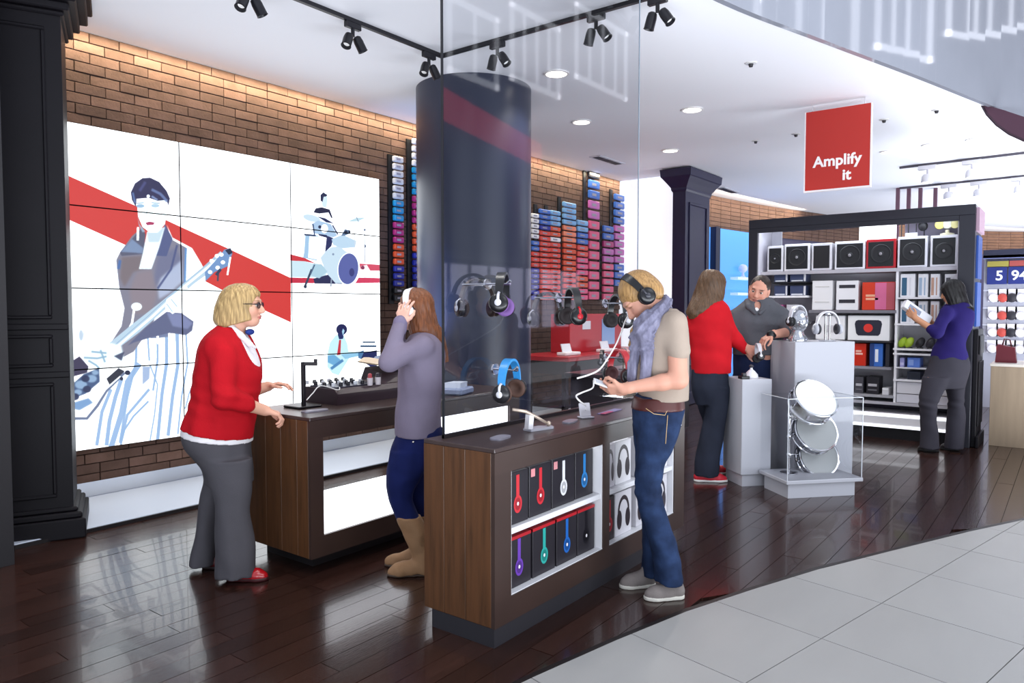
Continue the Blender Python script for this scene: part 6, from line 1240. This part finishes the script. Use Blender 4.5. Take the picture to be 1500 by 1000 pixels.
S = Sdf(); S.loft(Pn.st([(429.5, 599, 614, .03), (433, 592, 622, .06), (440, 588, 629, .078), (448, 590, 634, .084), (458, 594, 638, .088), (470, 597, 641, .09), (484, 599, 644, .09), (496, 604, 648, .08, .02)]), .02); S.loft(Pn.st([(480, 606, 646, .085, .02), (500, 618, 653, .08, .03), (515, 632, 656, .06, .05), (530, 645, 657, .035, .06)]), .03)
S.ell(hd.w(0, -.018, .034), (.083, .10, .092), hd.R, .02); S.ell(hd.w(0, .10, -.04), (.08, .062, .10), hd.R, .012, 's'); S.disp(strands(hd.c, 21, .0017, 2)); Pn.put('hair', S, hairmat('auburn', '#4a2817', '#8a5230'), .005)
Mx = basis(Pn.W(hd.w(0, -.006, -.006))[0], Pn.Wd(hd.x), Pn.Wd(hd.f), Pn.Wd(hd.u)) @ Matrix.Rotation(-.30, 4, 'X')
headphone('headphones', 'white headphones worn by the woman in the lilac sweater', Mx, '#e9e7ec', '#efedf2', '#1a191d', '#d9d7dd', s=1.12, open_=1.10)
# ---------------------------------------------------------------- 3: customer with the scarf at the front counter
Pn = Person((950, 866), 'customer in tan T-shirt, grey scarf and blue jeans looking down at a phone')
q = Pn.p
tors = Pn.st([(452, 962, 988, .09), (460, 953, 996, .14), (472, 945, 1002, .18), (490, 938, 1004, .185), (512, 934, 1005, .165), (535, 934, 1005, .15), (555, 936, 1005, .148), (572, 939, 1005, .152), (592, 940, 1004, .158)])
pel = Pn.st([(570, 938, 1000, .145), (584, 929, 1000, .15), (600, 926, 1001, .155), (616, 927, 998, .155), (632, 930, 993, .145), (652, 933, 986, .12)])
legn = Pn.st([(620, 940, 994, .085, -.07), (640, 936, 991, .09, -.075), (662, 934, 983, .09, -.075), (682, 931, 974, .085, -.08), (708, 930, 969, .08, -.08), (728, 931, 970, .078, -.085), (745, 935, 974, .075, -.085), (765, 943, 981, .075, -.085), (790, 950, 989, .078, -.085), (818, 957, 996, .085, -.085), (850, 960, 1000, .092, -.085)])
legf = Pn.st([(620, 926, 965, .085, .075), (650, 929, 964, .085, .08), (690, 931, 963, .08, .08), (720, 933, 963, .075, .08), (750, 938, 966, .07, .08), (790, 941, 967, .075, .08), (840, 939, 967, .085, .08)])
hd = Head(q(938, 434, 0), (-.64, -.06, -.77), (-.77, 0, .64), 1.08)
shn, eln, wrn = q(989, 473, -.165), q(994, 556, -.185), q(913, 569, -.16); shf, elf, wrf = q(962, 473, .16), q(950, 556, .17), q(908, 572, -.02)
S = Sdf(); S.loft(tors, .02, -.014); S.loft(pel, .02, -.028); S.loft(legn, .02, -.024); S.loft(legf, .02, -.024)
for a, b, c in ((shn, eln, wrn), (shf, elf, wrf)): S.rc(a, b, .053, .046, .03); S.rc(b, b+(c-b)*.3, .045, .040, .02); S.rc(b+(c-b)*.3, c, .040, .026, .02)
S.rc(hd.w(0, -.03, -.05), q(966, 466, 0), .050, .060, .03); hd.add(S)
for hl, tw in ((q(985, 855, -.085), 0), (q(955, 842, .08), 1)): S.rc(hl+np.array([0, 0, .05]), hl+np.array([0, 0, .14]), .03, .036, .02)
add_hand(S, wrn, unit(q(886, 569, -.13)-wrn), unit(np.array([0, .75, .6])), np.array([-.1, -.3, .9]), (.95, 1.0, 1.0, 1.05), .05, .92, .5)
add_hand(S, wrf, unit(q(890, 572, -.05)-wrf), unit(np.array([.1, -.3, .95])), np.array([0, .9, .3]), .6, .1, .92, .4)
Pn.put('body', S, skin('a'), .009, [(*box3(hd.c+np.array([-.02, 0, -.02]), .14), .0042), (*box3(q(897, 569, -.12), .075), .004)], hd.color('#c8937e', '#a05256', '#8a6440'))
MT = cloth('tan_jersey', '#a09184', .04, .12, 280)
S = Sdf(); S.loft(tors, .02, .010); S.rc(shn, q(993, 513, -.18), .061, .059, .03); S.rc(shf, q(956, 514, .17), .062, .062, .035); S.disp(folds(.0032, 26, 14, .6))
a, b = q(938, 587), q(1005, 582); Pn_ = np.array([0, 0, -1.]); S.plane((a+b)/2, Pn_); S2 = S
Pn.put('t_shirt', S, MT, .0075)
MJ2 = cloth('mid_blue_denim', '#131d36', .35, .22, 320, col2='#2c3f62')
S = Sdf(); S.loft(pel, .03); S.loft(legn, .02); S.loft(legf, .02); S.disp(folds(.003, 34, 17, .8)); S.disp(lambda X, Y, Z: .004*np.sin(Z*95+X*30)*np.exp(-((Z-.55)/.05)**2)); S.plane(q(960, 578), (0, 0, 1)); Pn.put('jeans', S, MJ2, .007)
S = Sdf(); S.loft(pel, .03, .004); S.plane(q(960, 580), (0, 0, 1)); S.plane(q(960, 598), (0, 0, -1)); Pn.put('belt', S, mat('brown_leather_belt', '#4a1f1c', .4, var=.1), .006)
mb = MB()
for sd, pts in ((0, [(946, 598, -.160), (958, 606, -.164), (974, 608, -.161), (979, 598, -.152)]), (1, [(978, 608, -.155), (977, 622, -.155), (975, 650, -.166)])): mb.tube([tuple(Pn.W(q(*p_))[0]) for p_ in pts], .0016, 5)
mb.build('pocket_stitching', P('#c9a878', .7), Pn.root, smooth=True)
mb = MB(); 
for p_ in ((997, 604, -.06), (998, 612, -.065), (997, 622, -.065), (993, 634, -.07)): mb.ell(tuple(Pn.W(q(*p_))[0]), .007, .007, .012, 8, 6)
mb.build('pocket_trim', P('#cfd0d4', .15, metal=1), Pn.root, smooth=True)
MSH = cloth('grey_canvas', '#857d7a', .06, .25, 200); MSW = P('#d6d2c8', .6)
o = shoe(Pn, q(1001, 861, -.085)[:2], q(944, 871, -.11)[:2], MSH, MSW, .041, .04); shoe(Pn, q(958, 846, .08)[:2], q(909, 853, .05)[:2], MSH, MSW, .041, .04)
S = Sdf(); E = lambda c, r, k, op='u': S.ell(hd.w(*c), np.array(r)*hd.s, hd.R, k, op)
E((0, -.018, .034), (.083, .100, .092), .02); E((0, -.05, -.02), (.075, .065, .07), .03); E((0, .125, -.045), (.09, .075, .098), .012, 's'); S.disp(strands(hd.c, 26, .0005, 4)); S.plane(hd.w(0, -.06, -.085), hd.u*-1); Pn.put('hair', S, hairmat('fair', '#7d5c36', '#b08a58'), .005)
S = Sdf(); S.chain([q(934, 470, .07), q(927, 485, .06), q(924, 505, .05), q(926, 520, .05)], [.012, .014, .012, .005], .01); Pn.put('hair_lock', S, MATS['hair_fair'], .005)
MSC = mat('cloth_scarf', '#65637c', .9, var=.22, vs_=14, stretch=(3, 3, 1), col2='#8a899c', bump=.25, bs=120, spec=.15)
S = Sdf(); S.chain([q(972, 447, .02), q(969, 456, -.10), q(957, 470, -.135), q(943, 486, -.13), q(933, 493, -.05), q(935, 486, .07), q(955, 466, .12), q(972, 447, .02)], [.038, .036, .040, .040, .036, .034, .036, .038], .02); S.chain([q(975, 442, .0), q(966, 455, -.085), q(950, 466, -.115), q(938, 476, -.08), q(934, 478, .03)], [.034, .034, .036, .03, .026], .02)
S.loft(Pn.st([(488, 934, 962, .04, -.13), (505, 936, 960, .035, -.135), (525, 938, 957, .03, -.135), (545, 937, 953, .026, -.14), (562, 935, 951, .02, -.145)]), .03); S.loft(Pn.st([(490, 924, 944, .035, -.07), (515, 922, 939, .03, -.09), (540, 920, 935, .025, -.10), (568, 920, 932, .02, -.11)]), .02)
zq = q(940, 500)[2]
def scarf_f(X, Y, Z):
    w = np.clip((zq+.04-Z)/.08, 0, 1); n = (-.77*X+.64*Z)*(1-w)+.9*X*w; b = 1.6*np.sin(Y*16+Z*9)+.8*np.sin(Z*21-Y*11+X*8)
    return .0042*np.sin(n*165+b)+.0022*np.sin(n*330+1.7*b+1)
S.disp(scarf_f); Pn.put('scarf', S, MSC, .006)
Mx = basis(Pn.W(hd.w(0, -.006, -.002))[0], Pn.Wd(hd.x), Pn.Wd(hd.f), Pn.Wd(hd.u)) @ Matrix.Rotation(.12, 4, 'X')
headphone('headphones', 'black headphones worn by the customer in the scarf', Mx, '#141418', '#121216', '#0a0a0c', '#2e2e36', s=1.22, open_=1.06)
c = Pn.W(q(887, 563.5, -.125))[0]; t = thing('smartphone', 'white smartphone in the hand of the customer in the scarf', 'phone', c)
ax_ = unit(Pn.Wd((-.93, -.05, .34))); up_ = unit(np.cross(ax_, np.array(Pn.Wd((.05, .95, .28))))); up_ = up_ if up_[2] > 0 else -up_; sd_ = np.cross(up_, ax_)
mb = MB(); mb.M = basis(c, ax_, sd_, up_); mb.box(-.055, .065, -.032, .032, -.004, .004, b=.003); mb.build('case', P('#e2e0e4', .3), t); mb = MB(); mb.M = basis(c, ax_, sd_, up_); mb.box(-.045, .055, -.028, .028, .0041, .0048); mb.build('screen', P('#c9ced8', .1), t)
cable('white cable hanging in a curve from the phone to the tag holder', [c+ax_*.066, Pn.W(q(868, 568, -.13))[0], at(852, 575, d=3.55), at(844, 580, d=3.52), at(850, 588, d=3.5), at(858, 594, d=depth(at(858, 612, z=CZ1))), at(858, 600, d=depth(at(858, 612, z=CZ1)))], .0042)
cable('white headphone cable hanging from the black headphones', [at(926, 452, d=3.99), at(916, 470, d=3.97), at(911, 484, d=3.92), at(903, 503, d=3.80), at(890, 525, d=3.66), at(878, 541, d=3.56), at(862, 549, d=3.52), at(845, 554, d=3.52)], .0042)
# ---------------------------------------------------------------- 4: woman in red seen from behind
Pn = Person((1040, 703), 'woman in a red sweater and dark trousers, seen from behind at the white plinth')
q = Pn.p
tors = Pn.st([(438, 1038, 1056, .08), (444, 1026, 1062, .11), (452, 1016, 1066, .135), (464, 1009, 1069, .145), (480, 1007, 1069, .14), (496, 1009, 1070, .135), (512, 1012, 1070, .13), (530, 1013, 1071, .135), (548, 1014, 1069, .14)])
pel = Pn.st([(535, 1014, 1067, .125), (550, 1013, 1067, .135), (562, 1012, 1067, .14), (576, 1014, 1067, .13), (592, 1020, 1066, .10)])
legn = Pn.st([(566, 1034, 1068, .095, -.04), (594, 1035, 1066, .095, -.04), (616, 1031, 1064, .09, -.04), (640, 1025, 1060, .085, -.04), (666, 1020, 1055, .09, -.04), (696, 1017, 1053, .095, -.04)])
legf = Pn.st([(566, 1013, 1045, .09, .08), (594, 1022, 1052, .085, .14), (620, 1030, 1058, .08, .2), (650, 1030, 1056, .08, .24), (686, 1026, 1052, .085, .27)])
hd = Head(q(1045, 419, 0), (.55, .8, -.12), (0, 0, 1), .98)
shn, eln, wrn = q(1057, 456, -.02), q(1077, 497, .06), q(1094, 514, .10); shf, elf, wrf = q(1018, 456, .05), q(1024, 500, .22), q(1050, 515, .36)
S = Sdf(); S.loft(tors, .02, -.016); S.loft(pel, .02, -.035); S.loft(legn, .02, -.03); S.loft(legf, .02, -.03)
for a, b, c in ((shn, eln, wrn), (shf, elf, wrf)): S.rc(a, b, .048, .042, .03); S.rc(b, c, .042, .029, .02)
S.rc(hd.w(0, -.02, -.05), q(1044, 446, 0), .048, .055, .03); hd.add(S)
add_hand(S, wrn, unit(q(1104, 524, .10)-wrn), (.6, .3, -.4), (.4, -.6, .5), .55, .12, .98, .4); add_hand(S, wrf, unit(q(1064, 520, .40)-wrf), (0, 0, -1), (.3, -1, 0), .5, .1, .95, .4)
Pn.put('body', S, skin('a'), .011, [(*box3(hd.c, .12), .006), (*box3(q(1099, 519, .1), .08), .005)], hd.color('#deb09a', '#b8676a', '#5a4030')); hd.eyes(Pn)
S = Sdf(); S.loft(tors, .02, .004); S.rc(shn, eln, .062, .056, .035); S.rc(eln, q(1092, 512, .095), .056, .042, .03); S.rc(shf, elf, .062, .055, .035); S.rc(elf, wrf, .055, .042, .03); S.disp(folds(.005, 24, 21, .8)); S.plane(q(1040, 546), (0, 0, -1)); Pn.put('sweater', S, cloth('bright_red', '#c01722', .07, .2), .009)
S = Sdf(); S.loft(pel, .03); S.loft(legn, .02); S.loft(legf, .02); S.disp(folds(.005, 22, 23, .5)); S.plane(q(1040, 540), (0, 0, 1)); Pn.put('trousers', S, cloth('charcoal_denim', '#272b38', .12), .009)
S = Sdf(); S.loft(Pn.st([(394.5, 1035, 1046, .03), (397, 1030, 1053, .06), (403, 1026, 1060, .085), (412, 1022, 1063, .095), (422, 1019, 1062, .10), (432, 1015, 1061, .10), (441, 1011, 1058, .095, -.02), (450, 1007, 1050, .085, -.04), (458, 1005, 1038, .07, -.05), (467, 1010, 1024, .03, -.06)]), .02); S.ell(hd.w(0, -.018, .034), (.084, .102, .093), hd.R, .02); S.ell(hd.w(0, .105, -.04), (.08, .06, .10), hd.R, .012, 's'); S.disp(strands(hd.c, 19, .002, 5)); Pn.put('hair', S, hairmat('brown', '#412e20', '#6a4f38'), .007)
MRS = mat('red_trainer', '#c42334', .5)
shoe(Pn, q(1015, 703, -.04)[:2], q(1067, 705, -.06)[:2], MRS, P('#e4e0de', .5), .044, .04); shoe(Pn, q(1022, 693, .27)[:2], q(1070, 694, .25)[:2], MRS, P('#e4e0de', .5), .044, .04)
# ---------------------------------------------------------------- 5: man in grey fleece
Pn = Person((1090, 692), 'man with short dark hair in a grey fleece reaching over the white plinth')
q = Pn.p
tors = Pn.st([(436, 1097, 1127, .09), (443, 1088, 1136, .11), (451, 1078, 1146, .135), (464, 1071, 1153, .15), (480, 1071, 1152, .155), (496, 1073, 1146, .155), (512, 1074, 1138, .155), (526, 1074, 1134, .155)])
pel = Pn.st([(505, 1076, 1134, .135), (525, 1075, 1132, .14), (545, 1075, 1131, .145), (570, 1076, 1128, .13)])
legn = Pn.st([(550, 1102, 1132, .10, -.02), (600, 1103, 1130, .09, -.02), (650, 1104, 1128, .08, -.02), (682, 1104, 1127, .08, -.02)]); legf = Pn.st([(550, 1074, 1104, .10, .03), (600, 1074, 1101, .09, .03), (650, 1075, 1098, .08, .03), (682, 1075, 1098, .08, .03)])
hd = Head(q(1112, 425, -.03), (-.48, -.84, -.22), (.27, 0, .96), 1.10)
shn, eln, wrn = q(1147, 463, -.03), q(1156, 486, -.20), q(1130, 490, -.36); shf, elf, wrf = q(1077, 463, .0), q(1073, 498, -.05), q(1092, 508, -.22)
S = Sdf(); S.loft(tors, .02, -.016); S.loft(pel, .02, -.035); S.loft(legn, .02, -.03); S.loft(legf, .02, -.03)
for a, b, c in ((shn, eln, wrn), (shf, elf, wrf)): S.rc(a, b, .056, .048, .03); S.rc(b, c, .046, .032, .02)
S.rc(hd.w(0, -.02, -.05), q(1112, 448, .02), .060, .068, .03); hd.add(S, male=True)
add_hand(S, wrn, unit(q(1112, 503, -.38)-wrn), (-.2, .1, -1), (-.3, -.9, 0), .6, .15, 1.05, .3); add_hand(S, wrf, unit(q(1104, 518, -.28)-wrf), (.6, 0, -.6), (0, -.8, .5), .5, .1, 1.05, .4)
Pn.put('body', S, skin('a'), .011, [(*box3(hd.c, .14), .0055), (*box3(q(1119, 498, -.37), .09), .005)], hd.color('#c9917c', '#a0605a', '#3a2a22', stub='#7a5a4e')); hd.eyes(Pn)
MF = cloth('grey_fleece', '#55565c', .08, .3, 140)
S = Sdf(); S.loft(tors, .02, .004); S.rc(shn, eln, .070, .062, .04); S.rc(eln, eln+(wrn-eln)*.12, .060, .052, .02); S.rc(shf, elf, .070, .060, .04); S.rc(elf, elf+(wrf-elf)*.4, .058, .05, .02); S.disp(folds(.005, 22, 31, .7)); S.plane(q(1100, 519), (0, 0, -1)); S.rc(q(1110, 446, -.10), q(1109, 458, -.17), .028, .012, .008, 's'); Pn.put('fleece', S, MF, .009)
S = Sdf(); S.chain([q(1106, 459, -.155), q(1096, 449, -.11), q(1095, 442, -.02), q(1104, 439, .06), q(1118, 438, .08), q(1129, 441, -.01), q(1126, 449, -.10), q(1113, 459, -.155)], [.014, .024, .030, .03, .03, .030, .024, .014], .015); Pn.put('collar', S, MF, .008)
S = Sdf(); S.ell(q(1108, 457, -.10), (.028, .03, .045)); Pn.put('undershirt', S, MW, .007)
S = Sdf(); S.loft(pel, .03); S.loft(legn, .02); S.loft(legf, .02); S.disp(folds(.004, 24, 33, .6)); S.plane(q(1100, 514), (0, 0, 1)); Pn.put('jeans', S, cloth('navy_denim', '#1f2a4a', .12), .01)
S = Sdf(); E = lambda c, r, k, op='u': S.ell(hd.w(*c), np.array(r)*hd.s, hd.R, k, op)
E((0, -.022, .036), (.080, .096, .088), .02); E((0, .098, .0), (.09, .064, .105), .014, 's'); S.plane(hd.w(0, -.05, -.055), hd.u*-1); S.disp(strands(hd.c, 30, .001, 6)); Pn.put('hair', S, hairmat('black', '#1a1412', '#33261f'), .006)
S = Sdf(); a = wrn-unit(wrn-eln)*.012; S.rc(a, a+unit(wrn-eln)*.022, .037, .037, .003); wt = Pn.put('wristwatch', S, P('#121215', .3), .005)
shoe(Pn, q(1086, 686, .06)[:2], q(1072, 694, -.2)[:2], P('#141316', .4), P('#0c0b0d', .6), .046, .04); shoe(Pn, q(1116, 686, .03)[:2], q(1106, 694, -.22)[:2], P('#141316', .4), P('#0c0b0d', .6), .046, .04)
cC = Pn.W(q(1111, 522, -.37))[0]
headphone('headphones', 'silver and black headphones held between two people over the low plinth block', Matrix.Translation(cC) @ Matrix.Rotation(.6, 4, 'Z') @ Matrix.Rotation(.25, 4, 'Y'), '#c4c2c8', '#1f1e22', '#141417', '#dcdade', s=1.0, open_=.8)
# ---------------------------------------------------------------- 6: woman in purple at the shelves
Pn = Person((1380, 661.5), 'woman with black hair in a purple sweater reading a white box at the shelf unit')
q = Pn.p
tors = Pn.st([(443, 1392, 1414, .09), (448, 1385, 1420, .12), (456, 1381, 1424, .145), (468, 1380, 1424, .145), (484, 1380, 1419, .13), (498, 1375, 1413, .12), (508, 1370, 1412, .12), (518, 1367, 1415, .13), (530, 1365, 1418, .14)])
pel = Pn.st([(518, 1367, 1414, .125), (530, 1363, 1418, .14), (543, 1357, 1418, .145), (555, 1353, 1415, .14), (568, 1352, 1412, .11)])
legn = Pn.st([(552, 1352, 1392, .11, -.05), (568, 1350, 1383, .10, -.06), (580, 1347.5, 1377, .095, -.06), (594, 1348, 1371, .085, -.06), (615, 1349, 1371, .08, -.05), (636, 1349, 1373, .085, -.04), (656, 1348, 1375, .09, -.04)]); legf = Pn.st([(552, 1380, 1415, .11, .04), (570, 1387, 1411, .095, .05), (590, 1390, 1411, .085, .06), (610, 1388, 1413, .08, .06), (635, 1387, 1412, .085, .05), (657, 1385, 1410, .09, .05)])
hd = Head(q(1395, 427, 0), (-.80, .52, -.30), (-.05, 0, 1), 1.0)
shn, eln, wrn = q(1387, 457, -.09), q(1373, 487, -.15), q(1341, 466, -.02); shf, elf, wrf = q(1410, 457, .12), q(1392, 487, .2), q(1366, 474, .14)
S = Sdf(); S.loft(tors, .02, -.016); S.loft(pel, .02, -.035); S.loft(legn, .02, -.03); S.loft(legf, .02, -.03)
for a, b, c in ((shn, eln, wrn), (shf, elf, wrf)): S.rc(a, b, .050, .044, .03); S.rc(b, c, .040, .028, .02)
S.rc(hd.w(0, -.02, -.05), q(1402, 450, 0), .047, .055, .03); hd.add(S)
add_hand(S, wrn, unit(q(1333, 459, .02)-wrn), (-.1, .7, .6), (.2, -.3, .9), .5, .1, .98, .4); add_hand(S, wrf, unit(q(1357, 470, .12)-wrf), (-.2, -.3, .9), (-.5, -.7, .3), .5, .1, .98, .4)
Pn.put('body', S, skin('a'), .012, [(*box3(hd.c, .12), .006), (*box3(q(1337, 462, .0), .08), .0055)], hd.color('#c08a6a', '#9a5a50', '#1c1412')); hd.eyes(Pn)
MPU = cloth('purple_knit', '#241b58', .06, .2)
S = Sdf(); S.loft(tors, .02, .004); S.rc(shn, eln, .066, .060, .04); S.rc(eln, q(1364, 482, -.12), .058, .046, .02); S.rc(shf, elf, .064, .056, .04); S.rc(elf, elf+(wrf-elf)*.3, .054, .046, .02); S.disp(folds(.004, 22, 41, .7)); S.plane(q(1390, 526), (0, 0, -1)); Pn.put('sweater', S, MPU, .01)
S = Sdf(); S.loft(pel, .03); S.loft(legn, .02); S.loft(legf, .02); S.disp(folds(.004, 20, 43, .6)); S.disp(lambda X, Y, Z: .006*np.sin(Z*70+X*20)*np.exp(-((Z-.5)/.06)**2)); S.plane(q(1390, 520), (0, 0, 1)); Pn.put('trousers', S, cloth('slate_trousers', '#37353d', .06), .01)
S = Sdf(); S.loft(Pn.st([(411, 1391, 1403, .03), (413.5, 1385, 1408, .06), (419, 1380, 1412, .085), (427, 1379, 1414, .095), (436, 1381, 1416, .10), (444, 1385, 1419, .095), (450, 1396, 1424, .08, -.05), (456, 1412, 1426, .04, -.09)]), .02); S.ell(hd.w(0, -.018, .034), (.083, .10, .092), hd.R, .02); S.ell(hd.w(0, .11, -.05), (.085, .065, .105), hd.R, .012, 's'); S.disp(strands(hd.c, 17, .002, 7)); Pn.put('hair', S, hairmat('jet', '#070607', '#151112'), .007)
shoe(Pn, q(1374, 661, -.0)[:2], q(1345, 660, .06)[:2], P('#151316', .35), P('#0c0b0d', .6), .042, .03); shoe(Pn, q(1404, 661, .05)[:2], q(1378, 660, .14)[:2], P('#151316', .35), P('#0c0b0d', .6), .042, .03)
a = Pn.W(q(1326, 446, .08))[0]; b = Pn.W(q(1359, 469, .08))[0]; c = (a+b)/2; ax_ = unit(b-a); nn = np.array(Pn.Wd((-.35, -.75, .55))); nn = unit(nn-ax_*(nn@ax_)); sd_ = np.cross(nn, ax_)
t = thing('white_box', 'white product box held by the woman in purple', 'box', c); L = float(np.linalg.norm(b-a)); mb = MB(); mb.M = basis(c, ax_, sd_, nn); mb.box(-L*.56, L*.56, -.05, .05, -.03, .03, b=.004); mb.build('carton', P('#e4e3e8', .4), t); mb = MB(); mb.M = basis(c, ax_, sd_, nn); mb.box(-L*.4, L*.1, -.035, .02, .0301, .032); mb.build('printed_label', P('#8d94a8', .5), t)
# ---------------------------------------------------------------- shopfront across the mall (seen mirrored in the glass screen)
def mir(px, py, Yp=-7.):
    r = fwv*F_PX+rtv*(px-750)-upv*(py-500); t = GY/r[1]; T = t*(1+(GY-Yp)/GY); return np.array([r[0]*T, Yp, CAM_H+r[2]*T])
fr = struct(bx('wall_front', P('#3b3a3c', .6), None, 8.0, 24.0, -7.3, -7.1, 0, 12.0))
a, b = mir(640, 384), mir(778, 480); bx('lit_shop_window', mat('far_lit_window', '#ffffff', .5, emit='#b9b4dc', es=2.2), fr, float(a[0]), float(b[0])+2.5, -7.1, -7.06, float(b[2]), float(a[2]))
x = float(a[0])+.4
while x < float(b[0])+2.4: bx('mullion', P('#4a4860', .5), fr, x, x+.06, -7.06, -7.0, float(b[2]), float(a[2])); x += .75
bx('fascia', P('#504f52', .5), fr, 8.0, 22.0, -7.1, -6.9, float(a[2])+.15, float(a[2])+.3)
p = [mir(*q) for q in ((640, 125), (790, 212), (790, 246), (640, 172))]
o = MB().prism([tuple(v) for v in p], (0, .08, 0)).build('red_stripe', mat('lit_red_stripe', '#b0202c', .5, emit='#c8303c', es=2.2), fr)

M_LF = mat('far_lit_frame', '#ffffff', .5, emit='#f2f4ff', es=1.1)
for k, (x0, x1, z0, z1) in enumerate(((10.2, 12.4, 6.6, 8.2), (12.9, 14.8, 7.0, 8.8), (15.3, 17.6, 7.4, 9.4), (18.4, 21.5, 8.2, 10.4))):
    for a in ((x0, x1, z0, z0+.14), (x0, x1, z1-.14, z1), (x0, x0+.14, z0, z1), (x1-.14, x1, z0, z1)): bx('lit_frame_bar', M_LF, fr, a[0], a[1], -7.1, -7.04, a[2], a[3])
    for j in range(1, 4 if k > 1 else 2): xx = x0+(x1-x0)*j/(4 if k > 1 else 2); bx('lit_frame_bar', M_LF, fr, xx, xx+.09, -7.1, -7.05, z0+.14, z1-.14)
